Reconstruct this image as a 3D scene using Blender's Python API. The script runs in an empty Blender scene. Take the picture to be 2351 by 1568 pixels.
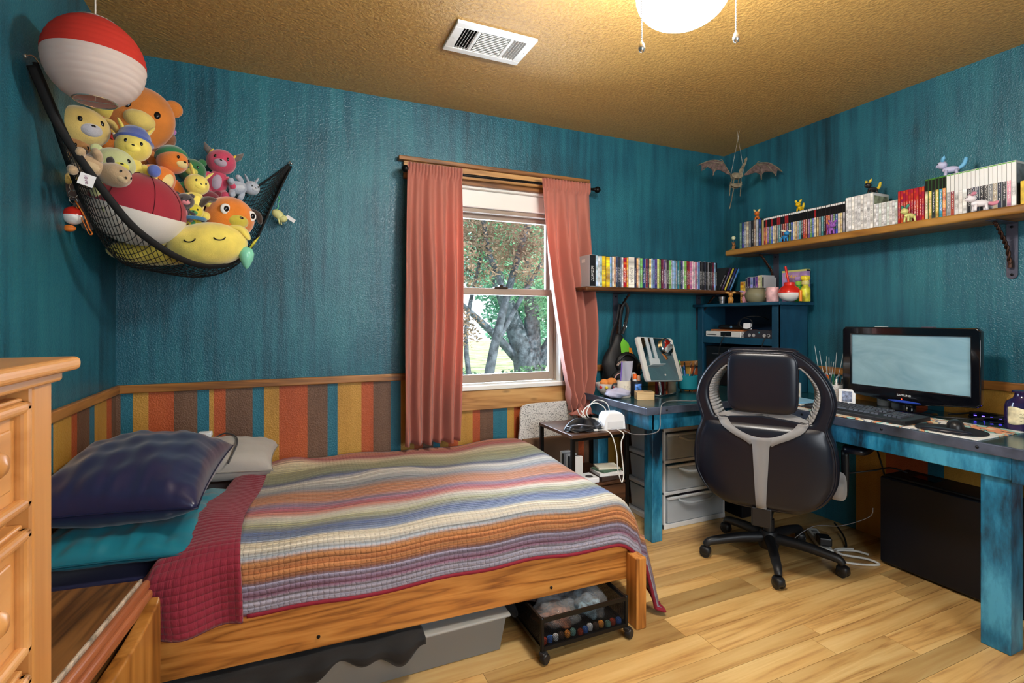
import bpy, bmesh, math, random
from mathutils import Vector, Matrix, Euler
R = math.radians
sc = bpy.context.scene
COL = sc.collection

# ------------------------------------------------------------------ camera, world, light, exposure
CAM = Vector((0.0, 0.0, 1.21))
YAW = R(23.8)
cd = bpy.data.cameras.new('camera')
cam = bpy.data.objects.new('camera', cd)
COL.objects.link(cam)
cam.location = CAM
cam.rotation_euler = (R(90), 0, -YAW)
cd.sensor_width = 36
cd.lens = 36 * 1162 / 2351
cd.shift_y = -50 / 2351
cd.clip_start = 0.02
sc.camera = cam

sc.view_settings.view_transform = 'Standard'
sc.view_settings.look = 'None'
sc.view_settings.gamma = 1
sc.view_settings.use_curve_mapping = False
sc.view_settings.exposure = 0.75

world = bpy.data.worlds.new('sky')
sc.world = world
world.use_nodes = True
bg = world.node_tree.nodes['Background']
bg.inputs[0].default_value = (0.80, 0.92, 1.0, 1)
bg.inputs[1].default_value = 1.5

def lamp(name, kind, loc, rot, energy, col, **k):
    d = bpy.data.lights.new(name, kind)
    d.energy = energy
    d.color = col
    for a, b in k.items():
        setattr(d, a, b)
    o = bpy.data.objects.new(name, d)
    COL.objects.link(o)
    o.location = loc
    o.rotation_euler = rot
    return o

lamp('sun', 'SUN', (0, 0, 8), (R(42), R(18), R(20)), 3.6, (1.0, 0.95, 0.88), angle=R(1))
# daylight through the back wall window, plus an added fill lamp behind it
lamp('window_daylight', 'AREA', (1.22, 3.06, 1.42), (R(90), 0, R(180)), 38, (0.66, 0.82, 1.0), shape='RECTANGLE', size=0.74, size_y=1.1)
lamp('added_rear_fill', 'AREA', (1.0, -0.985, 1.45), (R(90), 0, 0), 22, (0.95, 0.97, 1.0), shape='RECTANGLE', size=1.5, size_y=1.2)

# ------------------------------------------------------------------ helpers
def lin(c):
    return tuple(((v / 255) / 12.92 if v / 255 <= 0.04045 else ((v / 255 + 0.055) / 1.055) ** 2.4) for v in c)

def at(px, py, d):
    """world point seen at a pixel of the 2351x1568 frame, d metres along the view axis"""
    l = (px - 1175.5) / 1162
    v = (734 - py) / 1162
    s, c = math.sin(YAW), math.cos(YAW)
    return Vector(((s + l * c) * d, (c - l * s) * d, 1.21 + v * d))

class MB:
    def __init__(self):
        self.V = []; self.F = []; self.M = []; self.UV = None
    def add(self, V, F, m=0, T=None):
        n = len(self.V)
        if T is not None:
            V = [T @ Vector(v) for v in V]
        self.V += [tuple(v) for v in V]
        self.F += [tuple(i + n for i in f) for f in F]
        self.M += [m] * len(F)
        return self
    def box(self, c, s, rot=None, m=0):
        x, y, z = s[0] / 2, s[1] / 2, s[2] / 2
        V = [(-x, -y, -z), (x, -y, -z), (x, y, -z), (-x, y, -z), (-x, -y, z), (x, -y, z), (x, y, z), (-x, y, z)]
        F = [(0, 3, 2, 1), (4, 5, 6, 7), (0, 1, 5, 4), (1, 2, 6, 5), (2, 3, 7, 6), (3, 0, 4, 7)]
        T = Matrix.Translation(c)
        if rot is not None:
            T = T @ Euler(rot).to_matrix().to_4x4()
        return self.add(V, F, m, T)
    def b2(self, p, q, m=0):
        return self.box([(a + b) / 2 for a, b in zip(p, q)], [abs(b - a) for a, b in zip(p, q)], m=m)
    def lathe(self, prof, n=24, c=(0, 0, 0), rot=None, m=0):
        V = []; F = []
        for r, z in prof:
            for k in range(n):
                a = 2 * math.pi * k / n
                V.append((r * math.cos(a), r * math.sin(a), z))
        for i in range(len(prof) - 1):
            for k in range(n):
                F.append((i * n + k, i * n + (k + 1) % n, (i + 1) * n + (k + 1) % n, (i + 1) * n + k))
        if prof[0][0] > 1e-6: F.append(tuple(reversed(range(n))))
        if prof[-1][0] > 1e-6: F.append(tuple((len(prof) - 1) * n + k for k in range(n)))
        T = Matrix.Translation(c)
        if rot is not None:
            T = T @ Euler(rot).to_matrix().to_4x4()
        return self.add(V, F, m, T)
    def cyl(self, a, b, r, n=16, m=0, r2=None):
        a = Vector(a); b = Vector(b)
        return self.tube([a, b], [r, r if r2 is None else r2], n, m=m)
    def ell(self, c, r, rot=None, nu=16, nv=10, m=0, pw=1.0):
        if not hasattr(r, '__len__'): r = (r, r, r)
        V = [(0, 0, -r[2])]; F = []
        for j in range(1, nv):
            t = math.pi * j / nv - math.pi / 2
            ct = math.cos(t); st = math.sin(t)
            if pw != 1:
                ct = abs(ct) ** pw; st = math.copysign(abs(st) ** pw, st)
            for i in range(nu):
                a = 2 * math.pi * i / nu
                ca, sa = math.cos(a), math.sin(a)
                if pw != 1:
                    ca = math.copysign(abs(ca) ** pw, ca); sa = math.copysign(abs(sa) ** pw, sa)
                V.append((r[0] * ct * ca, r[1] * ct * sa, r[2] * st))
        V.append((0, 0, r[2]))
        last = len(V) - 1
        for i in range(nu):
            F.append((0, 1 + (i + 1) % nu, 1 + i))
            F.append((last, 1 + (nv - 2) * nu + i, 1 + (nv - 2) * nu + (i + 1) % nu))
        for j in range(nv - 2):
            for i in range(nu):
                p = 1 + j * nu
                F.append((p + i, p + (i + 1) % nu, p + nu + (i + 1) % nu, p + nu + i))
        T = Matrix.Translation(c)
        if rot is not None:
            T = T @ Euler(rot).to_matrix().to_4x4()
        return self.add(V, F, m, T)
    def tube(self, pts, r, n=8, closed=False, m=0, flat=1.0):
        P = [Vector(p) for p in pts]
        N = len(P)
        rr = r if hasattr(r, '__len__') else [r] * N
        V = []; F = []
        up = None
        for i in range(N):
            if closed:
                d = (P[(i + 1) % N] - P[i - 1])
            else:
                d = P[min(i + 1, N - 1)] - P[max(i - 1, 0)]
            d = d.normalized() if d.length > 1e-9 else Vector((0, 0, 1))
            if up is None:
                up = Vector((0, 0, 1)) if abs(d.z) < 0.9 else Vector((0, 1, 0))
            x = d.cross(up)
            if x.length < 1e-6:
                x = d.orthogonal()
            x.normalize()
            y = x.cross(d).normalized()
            up = y
            for k in range(n):
                a = 2 * math.pi * k / n
                V.append(P[i] + (x * math.cos(a) + y * math.sin(a) * flat) * rr[i])
        for i in range(N if closed else N - 1):
            j = (i + 1) % N
            for k in range(n):
                F.append((i * n + k, i * n + (k + 1) % n, j * n + (k + 1) % n, j * n + k))
        if not closed:
            F.append(tuple(reversed(range(n))))
            F.append(tuple((N - 1) * n + k for k in range(n)))
        return self.add(V, F, m)
    def grid(self, fn, nu, nv, m=0, uv=False, close=False):
        V = []; F = []
        for j in range(nv + 1):
            for i in range(nu + 1):
                V.append(fn(i / nu, j / nv))
        for j in range(nv):
            for i in range(nu):
                a = j * (nu + 1) + i
                F.append((a, a + 1, a + nu + 2, a + nu + 1))
        if uv:
            self.UV = (self.UV or []) + [(i / nu, j / nv) for j in range(nv + 1) for i in range(nu + 1)]
        return self.add(V, F, m)
    def prism(self, outl, d0, d1, ax='z', m=0):
        """outline in the plane across ax, from d0 to d1 along ax"""
        n = len(outl)
        def p3(u, v, w):
            return {'z': (u, v, w), 'y': (u, w, v), 'x': (w, u, v)}[ax]
        V = [p3(u, v, d0) for u, v in outl] + [p3(u, v, d1) for u, v in outl]
        F = [tuple(reversed(range(n))), tuple(range(n, 2 * n))]
        for i in range(n):
            F.append((i, (i + 1) % n, n + (i + 1) % n, n + i))
        return self.add(V, F, m)
    def mesh(self, name, off=None):
        me = bpy.data.meshes.new(name)
        V = self.V if off is None else [(x - off[0], y - off[1], z - off[2]) for x, y, z in self.V]
        me.from_pydata(V, [], self.F)
        if self.UV:
            l = me.uv_layers.new(name='UVMap')
            for lp in me.loops:
                l.data[lp.index].uv = self.UV[lp.vertex_index]
        return me

def link(name, me, mats, parent=None, loc=None, rot=None, bevel=0, seg=2, smooth=False, sub=0, solid=0, color=None, fix=True, kind=None):
    o = bpy.data.objects.new(name, me)
    COL.objects.link(o)
    if not isinstance(mats, (list, tuple)): mats = [mats]
    if len(me.materials) == 0:
        for mt in mats: me.materials.append(mt)
    if parent is not None: o.parent = parent
    if loc is not None: o.location = loc
    if rot is not None: o.rotation_euler = rot
    if solid:
        md = o.modifiers.new('solid', 'SOLIDIFY'); md.thickness = solid; md.offset = 0
    if bevel:
        md = o.modifiers.new('bevel', 'BEVEL'); md.width = bevel; md.segments = seg; md.limit_method = 'ANGLE'; md.angle_limit = R(40)
    if sub:
        md = o.modifiers.new('sub', 'SUBSURF'); md.levels = sub; md.render_levels = sub
    if smooth: me.shade_smooth()
    if smooth == 'auto':
        me.set_sharp_from_angle(angle=R(38))
    if color is not None: o.color = (*color, 1)
    if kind: o['kind'] = kind
    return o

def obj(name, mb, mats, parent=None, world=True, **k):
    """one mesh object; a part given in world coordinates is brought to its thing's origin"""
    off = None
    if world:
        if parent is not None:
            p = parent; off = Vector(p.location)
            while p.parent is not None:
                p = p.parent; off = off + p.location
        else:
            # origin at the base centre of the thing
            xs = [v[0] for v in mb.V]; ys = [v[1] for v in mb.V]; zs = [v[2] for v in mb.V]
            off = Vector(((min(xs) + max(xs)) / 2, (min(ys) + max(ys)) / 2, min(zs)))
    me = mb.mesh(name, off)
    if any(mb.M):
        if not isinstance(mats, (list, tuple)): mats = [mats]
        for mt in mats: me.materials.append(mt)
        me.polygons.foreach_set('material_index', mb.M)
    o = link(name, me, mats, parent, **k)
    if world and parent is None:
        o.location = off
    if mb.F:
        bm = bmesh.new(); bm.from_mesh(me); bmesh.ops.recalc_face_normals(bm, faces=bm.faces); bm.to_mesh(me); bm.free()
    return o

def tag(o, label, cat, group=None):
    o['label'] = label; o['category'] = cat
    if group: o['group'] = group
    return o

def thing(name, label, cat, loc=(0, 0, 0), rotz=0, group=None, rot=None):
    o = bpy.data.objects.new(name, None)
    COL.objects.link(o)
    o.empty_display_size = 0.05
    o.location = loc
    o.rotation_euler = rot if rot is not None else (0, 0, rotz)
    return tag(o, label, cat, group)

def struct(name, mb, mats, **k):
    o = obj(name, mb, mats, **k)
    o['kind'] = 'structure'
    return o

def plate_mesh(outs, ext, bev, res=2, up='y'):
    """filled 2D outline(s) (first outer, others holes) with thickness and rounded rim, standing in XZ"""
    cu = bpy.data.curves.new('outline', 'CURVE')
    cu.dimensions = '2D'; cu.fill_mode = 'BOTH'; cu.extrude = ext; cu.bevel_depth = bev; cu.bevel_resolution = res
    for o in outs:
        s = cu.splines.new('POLY'); s.points.add(len(o) - 1)
        for i, (x, y) in enumerate(o): s.points[i].co = (x, y, 0, 1)
        s.use_cyclic_u = True
    t = bpy.data.objects.new('outline', cu)
    me = bpy.data.meshes.new_from_object(t)
    bpy.data.objects.remove(t); bpy.data.curves.remove(cu)
    me.materials.clear()
    if up == 'y':
        me.transform(Matrix.Rotation(R(90), 4, 'X'))
    return me

def crom(pts, n=6, closed=True):
    """smooth a polyline (Catmull-Rom)"""
    P = [Vector(p) for p in pts]; N = len(P); out = []
    rng = range(N) if closed else range(N - 1)
    for i in rng:
        p0 = P[i - 1] if (closed or i > 0) else P[0]
        p1 = P[i]; p2 = P[(i + 1) % N] if closed else P[i + 1]
        p3 = P[(i + 2) % N] if closed else P[min(i + 2, N - 1)]
        for k in range(n):
            t = k / n
            out.append(0.5 * ((2 * p1) + (p2 - p0) * t + (2 * p0 - 5 * p1 + 4 * p2 - p3) * t * t + (3 * p1 - p0 - 3 * p2 + p3) * t ** 3))
    if not closed: out.append(P[-1])
    return out

def text_obj(name, body, size, mat, parent, loc, rot, ext=0.0004):
    cu = bpy.data.curves.new(name, 'FONT')
    cu.body = body; cu.size = size; cu.extrude = ext; cu.align_x = 'CENTER'; cu.align_y = 'CENTER'; cu.resolution_u = 3
    t = bpy.data.objects.new(name, cu)
    me = bpy.data.meshes.new_from_object(t)
    bpy.data.objects.remove(t); bpy.data.curves.remove(cu)
    me.materials.clear()
    return link(name, me, mat, parent, loc=loc, rot=rot)

def dup(o, parent=None, loc=None, rot=None):
    c = o.copy(); COL.objects.link(c)
    c.parent = parent
    if loc is not None: c.location = loc
    if rot is not None: c.rotation_euler = rot
    for ch in list(o.children): dup(ch, c)
    return c

# ------------------------------------------------------------------ materials
MATS = {}
def nt(name):
    m = bpy.data.materials.new(name); m.use_nodes = True
    t = m.node_tree
    return m, t, t.nodes['Principled BSDF']

def node(t, typ, **k):
    n = t.nodes.new(typ)
    for a, b in k.items():
        if a.startswith('i_'):
            key = a[2:]
            n.inputs[int(key) if key.isdigit() else key.replace('_', ' ')].default_value = b
        else: setattr(n, a, b)
    return n

def bump(t, b, src, strength, dist=0.01):
    n = node(t, 'ShaderNodeBump'); n.inputs['Strength'].default_value = strength; n.inputs['Distance'].default_value = dist
    t.links.new(src, n.inputs['Height']); t.links.new(n.outputs[0], b.inputs['Normal'])
    return n

def mapped(t, kind, scale):
    tc = node(t, 'ShaderNodeTexCoord'); mp = node(t, 'ShaderNodeMapping')
    if kind == 'World':
        g = node(t, 'ShaderNodeNewGeometry'); src = g.outputs['Position']
    else: src = tc.outputs[kind]
    t.links.new(src, mp.inputs[0]); mp.inputs['Scale'].default_value = scale
    return mp.outputs[0]

def ramp(t, fac, stops, const=False):
    r = node(t, 'ShaderNodeValToRGB'); e = r.color_ramp.elements
    if const: r.color_ramp.interpolation = 'CONSTANT'
    while len(e) < len(stops): e.new(0.5)
    for i, (p, c) in enumerate(stops):
        e[i].position = p; e[i].color = (*lin(c), 1)
    t.links.new(fac, r.inputs[0])
    return r.outputs[0]

def M(name, col, rough=0.5, metal=0, spec=0.5, bmp=None, var=None, coat=0, emit=0, trans=0, alpha=1, sheen=0, ior=1.45, objcol=False, sss=0):
    if name in MATS: return MATS[name]
    m, t, b = nt(name)
    c = lin(col)
    b.inputs['Base Color'].default_value = (*c, 1)
    b.inputs['Roughness'].default_value = rough
    b.inputs['Metallic'].default_value = metal
    b.inputs['Specular IOR Level'].default_value = spec
    b.inputs['Coat Weight'].default_value = coat
    b.inputs['Transmission Weight'].default_value = trans
    b.inputs['IOR'].default_value = ior
    b.inputs['Alpha'].default_value = alpha
    b.inputs['Sheen Weight'].default_value = sheen
    if emit:
        b.inputs['Emission Color'].default_value = (*c, 1); b.inputs['Emission Strength'].default_value = emit
    if bmp:
        n = node(t, 'ShaderNodeTexNoise'); n.inputs['Scale'].default_value = bmp[0]; n.inputs['Detail'].default_value = 3
        t.links.new(mapped(t, 'Object', (1, 1, 1)), n.inputs[0])
        bump(t, b, n.outputs[0], bmp[1], bmp[2] if len(bmp) > 2 else 0.005)
    src = None
    if var:
        n = node(t, 'ShaderNodeTexNoise'); n.inputs['Scale'].default_value = var[0]; n.inputs['Detail'].default_value = 5
        t.links.new(mapped(t, 'Object', (1, 1, 1) if len(var) < 3 else var[2]), n.inputs[0])
        a = var[1]
        r = ramp(t, n.outputs[0], [(0.3, tuple(v * (1 - a) for v in col)), (0.7, tuple(min(255, v * (1 + a)) for v in col))])
        src = r
        t.links.new(r, b.inputs['Base Color'])
    if objcol:
        oi = node(t, 'ShaderNodeObjectInfo')
        t.links.new(oi.outputs['Color'], b.inputs['Base Color'])
    MATS[name] = m
    return m

def wood(name, cols, axis='X', scale=1.0, rough=0.45, grain=1.0, rnd=False, coord='Object', knots=False, bstr=0.15, dist=1.1):
    if name in MATS: return MATS[name]
    m, t, b = nt(name)
    st = {'X': (0.35, 5, 5), 'Y': (5, 0.35, 5), 'Z': (5, 5, 0.35)}[axis]
    co = mapped(t, coord, tuple(v * scale for v in st))
    if rnd:
        oi = node(t, 'ShaderNodeObjectInfo'); ad = node(t, 'ShaderNodeVectorMath', operation='ADD')
        cx = node(t, 'ShaderNodeVectorMath', operation='SCALE'); cb = node(t, 'ShaderNodeCombineXYZ')
        for k in range(3): t.links.new(oi.outputs['Random'], cb.inputs[k])
        t.links.new(cb.outputs[0], cx.inputs[0]); cx.inputs['Scale'].default_value = 57
        t.links.new(co, ad.inputs[0]); t.links.new(cx.outputs[0], ad.inputs[1]); co = ad.outputs[0]
    n1 = node(t, 'ShaderNodeTexNoise'); n1.inputs['Scale'].default_value = 1.2; n1.inputs['Detail'].default_value = 4; n1.inputs['Distortion'].default_value = dist
    t.links.new(co, n1.inputs[0])
    mul = node(t, 'ShaderNodeMath', operation='MULTIPLY'); mul.inputs[1].default_value = 9 * grain
    t.links.new(n1.outputs[0], mul.inputs[0])
    fr = node(t, 'ShaderNodeMath', operation='PINGPONG'); fr.inputs[1].default_value = 1
    t.links.new(mul.outputs[0], fr.inputs[0])
    n2 = node(t, 'ShaderNodeTexNoise'); n2.inputs['Scale'].default_value = 9; n2.inputs['Detail'].default_value = 6
    t.links.new(co, n2.inputs[0])
    mx = node(t, 'ShaderNodeMath', operation='MULTIPLY_ADD'); mx.inputs[1].default_value = 0.55
    t.links.new(fr.outputs[0], mx.inputs[0])
    m2 = node(t, 'ShaderNodeMath', operation='MULTIPLY'); m2.inputs[1].default_value = 0.5
    t.links.new(n2.outputs[0], m2.inputs[0]); t.links.new(m2.outputs[0], mx.inputs[2])
    k = len(cols)
    c = ramp(t, mx.outputs[0], [(0.15 + 0.7 * i / (k - 1), cc) for i, cc in enumerate(cols)])
    if rnd:
        hs = node(t, 'ShaderNodeHueSaturation')
        t.links.new(c, hs.inputs['Color'])
        mr = node(t, 'ShaderNodeMapRange'); mr.inputs['To Min'].default_value = 0.36; mr.inputs['To Max'].default_value = 1.12
        pw = node(t, 'ShaderNodeMath', operation='POWER'); pw.inputs[1].default_value = 0.42
        t.links.new(oi.outputs['Random'], pw.inputs[0]); t.links.new(pw.outputs[0], mr.inputs[0])
        t.links.new(mr.outputs[0], hs.inputs['Value'])
        c = hs.outputs[0]
    if knots:
        vo = node(t, 'ShaderNodeTexVoronoi'); vo.inputs['Scale'].default_value = 1
        t.links.new(mapped(t, coord, tuple({'X': (4.2, 11, 11), 'Y': (11, 4.2, 11), 'Z': (11, 11, 4.2)}[axis])), vo.inputs[0])
        kr = ramp(t, vo.outputs['Distance'], [(0.03, (0, 0, 0)), (0.16, (255, 255, 255))])
        mxk = node(t, 'ShaderNodeMix', data_type='RGBA', blend_type='MULTIPLY'); mxk.inputs[0].default_value = 0.75
        t.links.new(c, mxk.inputs[6]); t.links.new(kr, mxk.inputs[7]); c = mxk.outputs[2]
    t.links.new(c, b.inputs['Base Color'])
    b.inputs['Roughness'].default_value = rough
    if bstr: bump(t, b, mx.outputs[0], bstr, 0.003)
    MATS[name] = m
    return m

def washed(name, base, dark, light, rough=0.4, peel=0.28, streak=(7, 7, 0.7), amt=(0.32, 0.72), coord='World'):
    """painted surface with a darker wash brushed on in vertical streaks and orange-peel relief"""
    m, t, b = nt(name)
    co = mapped(t, coord, streak)
    n1 = node(t, 'ShaderNodeTexNoise'); n1.inputs['Scale'].default_value = 1.3; n1.inputs['Detail'].default_value = 7; n1.inputs['Roughness'].default_value = 0.68
    t.links.new(co, n1.inputs[0])
    n3 = node(t, 'ShaderNodeTexNoise'); n3.inputs['Scale'].default_value = 1.7; n3.inputs['Detail'].default_value = 4
    t.links.new(mapped(t, coord, (1, 1, 1)), n3.inputs[0])
    ad = node(t, 'ShaderNodeMath', operation='MULTIPLY_ADD'); ad.inputs[1].default_value = 0.45
    t.links.new(n3.outputs[0], ad.inputs[0])
    m2 = node(t, 'ShaderNodeMath', operation='MULTIPLY'); m2.inputs[1].default_value = 0.6
    t.links.new(n1.outputs[0], m2.inputs[0]); t.links.new(m2.outputs[0], ad.inputs[2])
    c = ramp(t, ad.outputs[0], [(amt[0], dark), ((amt[0] + amt[1]) / 2, base), (amt[1], light)])
    t.links.new(c, b.inputs['Base Color'])
    b.inputs['Roughness'].default_value = rough
    if peel:
        n2 = node(t, 'ShaderNodeTexNoise'); n2.inputs['Scale'].default_value = 150; n2.inputs['Detail'].default_value = 2
        t.links.new(mapped(t, coord, (1, 1, 1)), n2.inputs[0])
        rr = ramp(t, n2.outputs[0], [(0.42, (0, 0, 0)), (0.7, (255, 255, 255))])
        bump(t, b, rr, peel, 0.006)
    MATS[name] = m
    return m

# ------------------------------------------------------------------ the room
XL, XR, YB, YF, H = -0.722, 3.0, 2.845, -0.95, 2.44
WX0, WX1, WZ0, WZ1 = 0.76, 1.60, 0.815, 2.0

wall_teal = washed('wall_teal', (30, 94, 112), (13, 46, 60), (46, 122, 134), rough=0.36, streak=(13, 13, 0.8))
stripes = {
    't': washed('stripe_teal', (30, 104, 124), (20, 78, 96), (40, 118, 136), rough=0.5),
    'y': washed('stripe_mustard', (184, 136, 54), (156, 110, 38), (200, 152, 68), rough=0.5),
    'o': washed('stripe_rust', (172, 78, 34), (144, 60, 24), (188, 94, 46), rough=0.5),
    'b': washed('stripe_brown', (104, 74, 54), (78, 52, 38), (122, 90, 68), rough=0.5)}
smats = [wall_teal] + [stripes[k] for k in 'tyob']
SI = {'t': 1, 'y': 2, 'o': 3, 'b': 4}
RAIL = 0.885

def ceiling_mat():
    m, t, b = nt('ceiling_stipple')
    n = node(t, 'ShaderNodeTexNoise'); n.inputs['Scale'].default_value = 70; n.inputs['Detail'].default_value = 4; n.inputs['Roughness'].default_value = 0.6
    t.links.new(mapped(t, 'World', (1, 1, 1)), n.inputs[0])
    c = ramp(t, n.outputs[0], [(0.3, (168, 128, 66)), (0.7, (200, 160, 92))])
    t.links.new(c, b.inputs['Base Color']); b.inputs['Roughness'].default_value = 0.42
    bump(t, b, n.outputs[0], 0.6, 0.012)
    return m

mb = MB(); mb.b2((XL - .1, YF - .1, H), (XR + .1, YB + .1, H + .1)); struct('ceiling', mb, ceiling_mat())


# wall_back: panels around the window opening, stripes below the rail, thick wall
mb = MB()
TH = 0.16
def bk(x0, x1, z0, z1, m=0): mb.b2((x0, YB, z0), (x1, YB + TH, z1), m)
bx = [-0.721, -0.705, -0.659, -0.599, -0.499, -0.403, -0.354, -0.334, -0.284, -0.166, -0.115, -0.045, 0.089, 0.188, 0.238, 0.361, 0.424, 0.518, 0.574, 0.65, 0.70, 0.76, 0.80, 0.85, 0.91, 0.999, 1.046, 1.13, 1.224, 1.268, 1.327, 1.42, 1.47, 1.55]
bk_k = 'btyobtyobtyobtyobtyobtyoyobtyobty'
while bx[-1] < 2.95:
    bx.append(bx[-1] + random.Random(len(bx)).choice([0.06, 0.08, 0.11]))
seq = 'tyob'
bk_k = bk_k[:33]
while len(bk_k) < len(bx): bk_k += seq[len(bk_k) % 4]
bx.append(XR + .1)
bx[0] = XL - .1
for i in range(len(bx) - 1):
    x0, x1 = bx[i], bx[i + 1]
    bk(x0, x1, 0, min(RAIL, WZ0), SI[bk_k[i]])
    if x1 <= WX0 or x0 >= WX1: bk(x0, x1, WZ0, RAIL, SI[bk_k[i]])
bk(0.7, WX0, WZ0, RAIL, 1); bk(WX1, 1.66, WZ0, RAIL, 1)
bk(XL - .1, WX0, RAIL, H); bk(WX1, XR + .1, RAIL, H); bk(WX0, WX1, WZ1, H)
struct('wall_back', mb, smats)

# wall_left
mb = MB()
def lf(y0, y1, z0, z1, m=0): mb.b2((XL - .1, y0, z0), (XL, y1, z1), m)
ly = [2.137, 2.171, 2.327, 2.381, 2.511, 2.565, 2.716, 2.781, 2.845]
lk = 'tyobtyob'
for i in range(8): lf(ly[i], ly[i + 1], 0, RAIL, SI[lk[i]])
y = 2.137; i = 0
while y > YF:
    w = [0.13, 0.06, 0.15, 0.06][i % 4]
    lf(max(YF, y - w), y, 0, RAIL, SI['boyt'[i % 4]]); y -= w; i += 1
lf(YF, YB, RAIL, H)
struct('wall_left', mb, smats)

# wall_right
mb = MB()
def rt(y0, y1, z0, z1, m=0): mb.b2((XR, y0, z0), (XR + .1, y1, z1), m)
y = YB; i = 0
ws = [0.16, 0.09, 0.25, 0.12, 0.05, 0.30, 0.16, 0.20, 0.07, 0.45, 0.2, 0.12]
while y > YF:
    w = ws[i % 12]
    rt(max(YF, y - w), y, 0, RAIL, SI['btyobtyotyob'[i % 12]]); y -= w; i += 1
rt(YF, YB, RAIL, H)
struct('wall_right', mb, smats)

# wall_front behind the camera, opening made for the added fill window
mb = MB()
for p, q in (((XL - .1, 0), (0.2, H)), ((1.8, 0), (XR + .1, H)), ((0.2, 0), (1.8, 0.8)), ((0.2, 2.1), (1.8, H))):
    mb.b2((p[0], YF - .1, p[1]), (q[0], YF, q[1]))
struct('wall_front', mb, wall_teal)

# chair rail trims
rail_wood = wood('rail_wood', [(96, 58, 24), (150, 98, 44), (172, 118, 58)], 'X', 1.6, 0.4, knots=True)
rail_woody = wood('rail_wood_y', [(96, 58, 24), (150, 98, 44), (172, 118, 58)], 'Y', 1.6, 0.4, knots=True)
def rail(name, p, q, m):
    mb = MB(); mb.b2(p, q); struct(name, mb, m, bevel=0.004)
rail('trim_1', (XL, YB - .02, .872), (0.62, YB, .910), rail_wood)
rail('trim_2', (1.66, YB - .02, .872), (XR, YB, .912), rail_wood)
rail('trim_3', (XL, YF, .872), (XL + .02, YB - .02, .910), rail_woody)
rail('trim_4', (XR - .02, YF, .884), (XR, YB - .02, .926), rail_woody)

# floor of individual boards
floor_wood = wood('floor_wood', [(168, 122, 70), (206, 162, 98), (216, 176, 112), (224, 188, 126)], 'X', 2.0, 0.30, grain=0.55, rnd=True, bstr=0.05)
mb = MB(); mb.b2((XL - .1, YF - .1, -0.12), (XR + .1, YB + .1, -0.006))
fl = struct('floor', mb, M('subfloor', (70, 45, 22), 0.8))
rnd = random.Random(7)
y = YF
fo = fl.location
while y < YB:
    w = rnd.choice([0.075, 0.1, 0.125])
    w = min(w, YB - y)
    x = XL - rnd.uniform(0, 0.5)
    while x < XR:
        L = rnd.uniform(0.45, 1.35)
        x0, x1 = max(x, XL), min(x + L, XR)
        if x1 - x0 > 0.02 and w > 0.01:
            pb = MB(); g = 0.0007
            pb.b2((x0 + g, y + g, -0.006), (x1 - g, y + w - g, 0.0))
            o = obj('floor_board', pb, floor_wood, fl)
            # texture varies board to board through the object's own random value
        x += L
    y += w
# ------------------------------------------------------------------ window, its trim and the garden
white_paint = M('white_paint', (226, 226, 220), 0.4)
taupe = M('sash_taupe', (150, 136, 122), 0.4)
pine = wood('pine_board', [(138, 92, 46), (186, 138, 80), (206, 162, 102)], 'X', 1.3, 0.5, knots=True)
pine_dark = wood('pine_board_stained', [(88, 52, 24), (140, 92, 46), (166, 116, 64)], 'X', 1.3, 0.5, knots=True)

def clear_glass():
    m, t, b = nt('window_glass')
    tr = node(t, 'ShaderNodeBsdfTransparent'); gl = node(t, 'ShaderNodeBsdfGlossy'); gl.inputs['Roughness'].default_value = 0.03
    fz = node(t, 'ShaderNodeFresnel'); fz.inputs[0].default_value = 1.35
    mx = node(t, 'ShaderNodeMixShader')
    t.links.new(fz.outputs[0], mx.inputs[0]); t.links.new(tr.outputs[0], mx.inputs[1]); t.links.new(gl.outputs[0], mx.inputs[2])
    t.links.new(mx.outputs[0], t.nodes['Material Output'].inputs[0])
    return m
glass = clear_glass()

mb = MB()
mb.b2((WX0 - .005, YB - .01, WZ0 - .005), (WX0 + .012, YB + TH, WZ1 + .005)); mb.b2((WX1 - .012, YB - .01, WZ0 - .005), (WX1 + .005, YB + TH, WZ1 + .005))
mb.b2((WX0, YB - .01, WZ1 - .012), (WX1, YB + TH, WZ1 + .005))
win = struct('window_1', mb, white_paint)
mb = MB(); mb.b2((WX0 - .03, YB - .035, WZ0 - .022), (WX1 + .02, YB + TH, WZ0 + .004)); obj('sill', mb, white_paint, win, bevel=.004)
mb = MB(); mb.b2((WX0 + .012, YB + .02, 1.885), (WX1 - .012, YB + .09, WZ1 - .012)); obj('blind_cassette', mb, white_paint, win, bevel=.006)
mb = MB(); mb.b2((WX0 + .012, YB + .04, 1.86), (WX1 - .012, YB + .10, 1.884)); obj('head_stop', mb, taupe, win, bevel=.003)
def sash(x0, x1, z0, z1, y0, y1, fr, bot):
    m_ = MB()
    m_.b2((x0, y0, z0), (x0 + fr, y1, z1)); m_.b2((x1 - fr, y0, z0), (x1, y1, z1))
    m_.b2((x0 + fr, y0, z0), (x1 - fr, y1, z0 + bot)); m_.b2((x0 + fr, y0, z1 - fr), (x1 - fr, y1, z1))
    s_ = obj('sash', m_, taupe, win, bevel=.004)
    g_ = MB(); g_.b2((x0 + fr, (y0 + y1) / 2 - .002, z0 + bot), (x1 - fr, (y0 + y1) / 2 + .002, z1 - fr)); obj('pane', g_, glass, s_)
    return s_
sash(WX0 + .03, WX1 - .03, 1.375, 1.862, YB + .095, YB + .125, .03, .03)
lo = sash(WX0 + .014, WX1 - .014, .825, 1.405, YB + .06, YB + .092, .042, .05)
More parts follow.
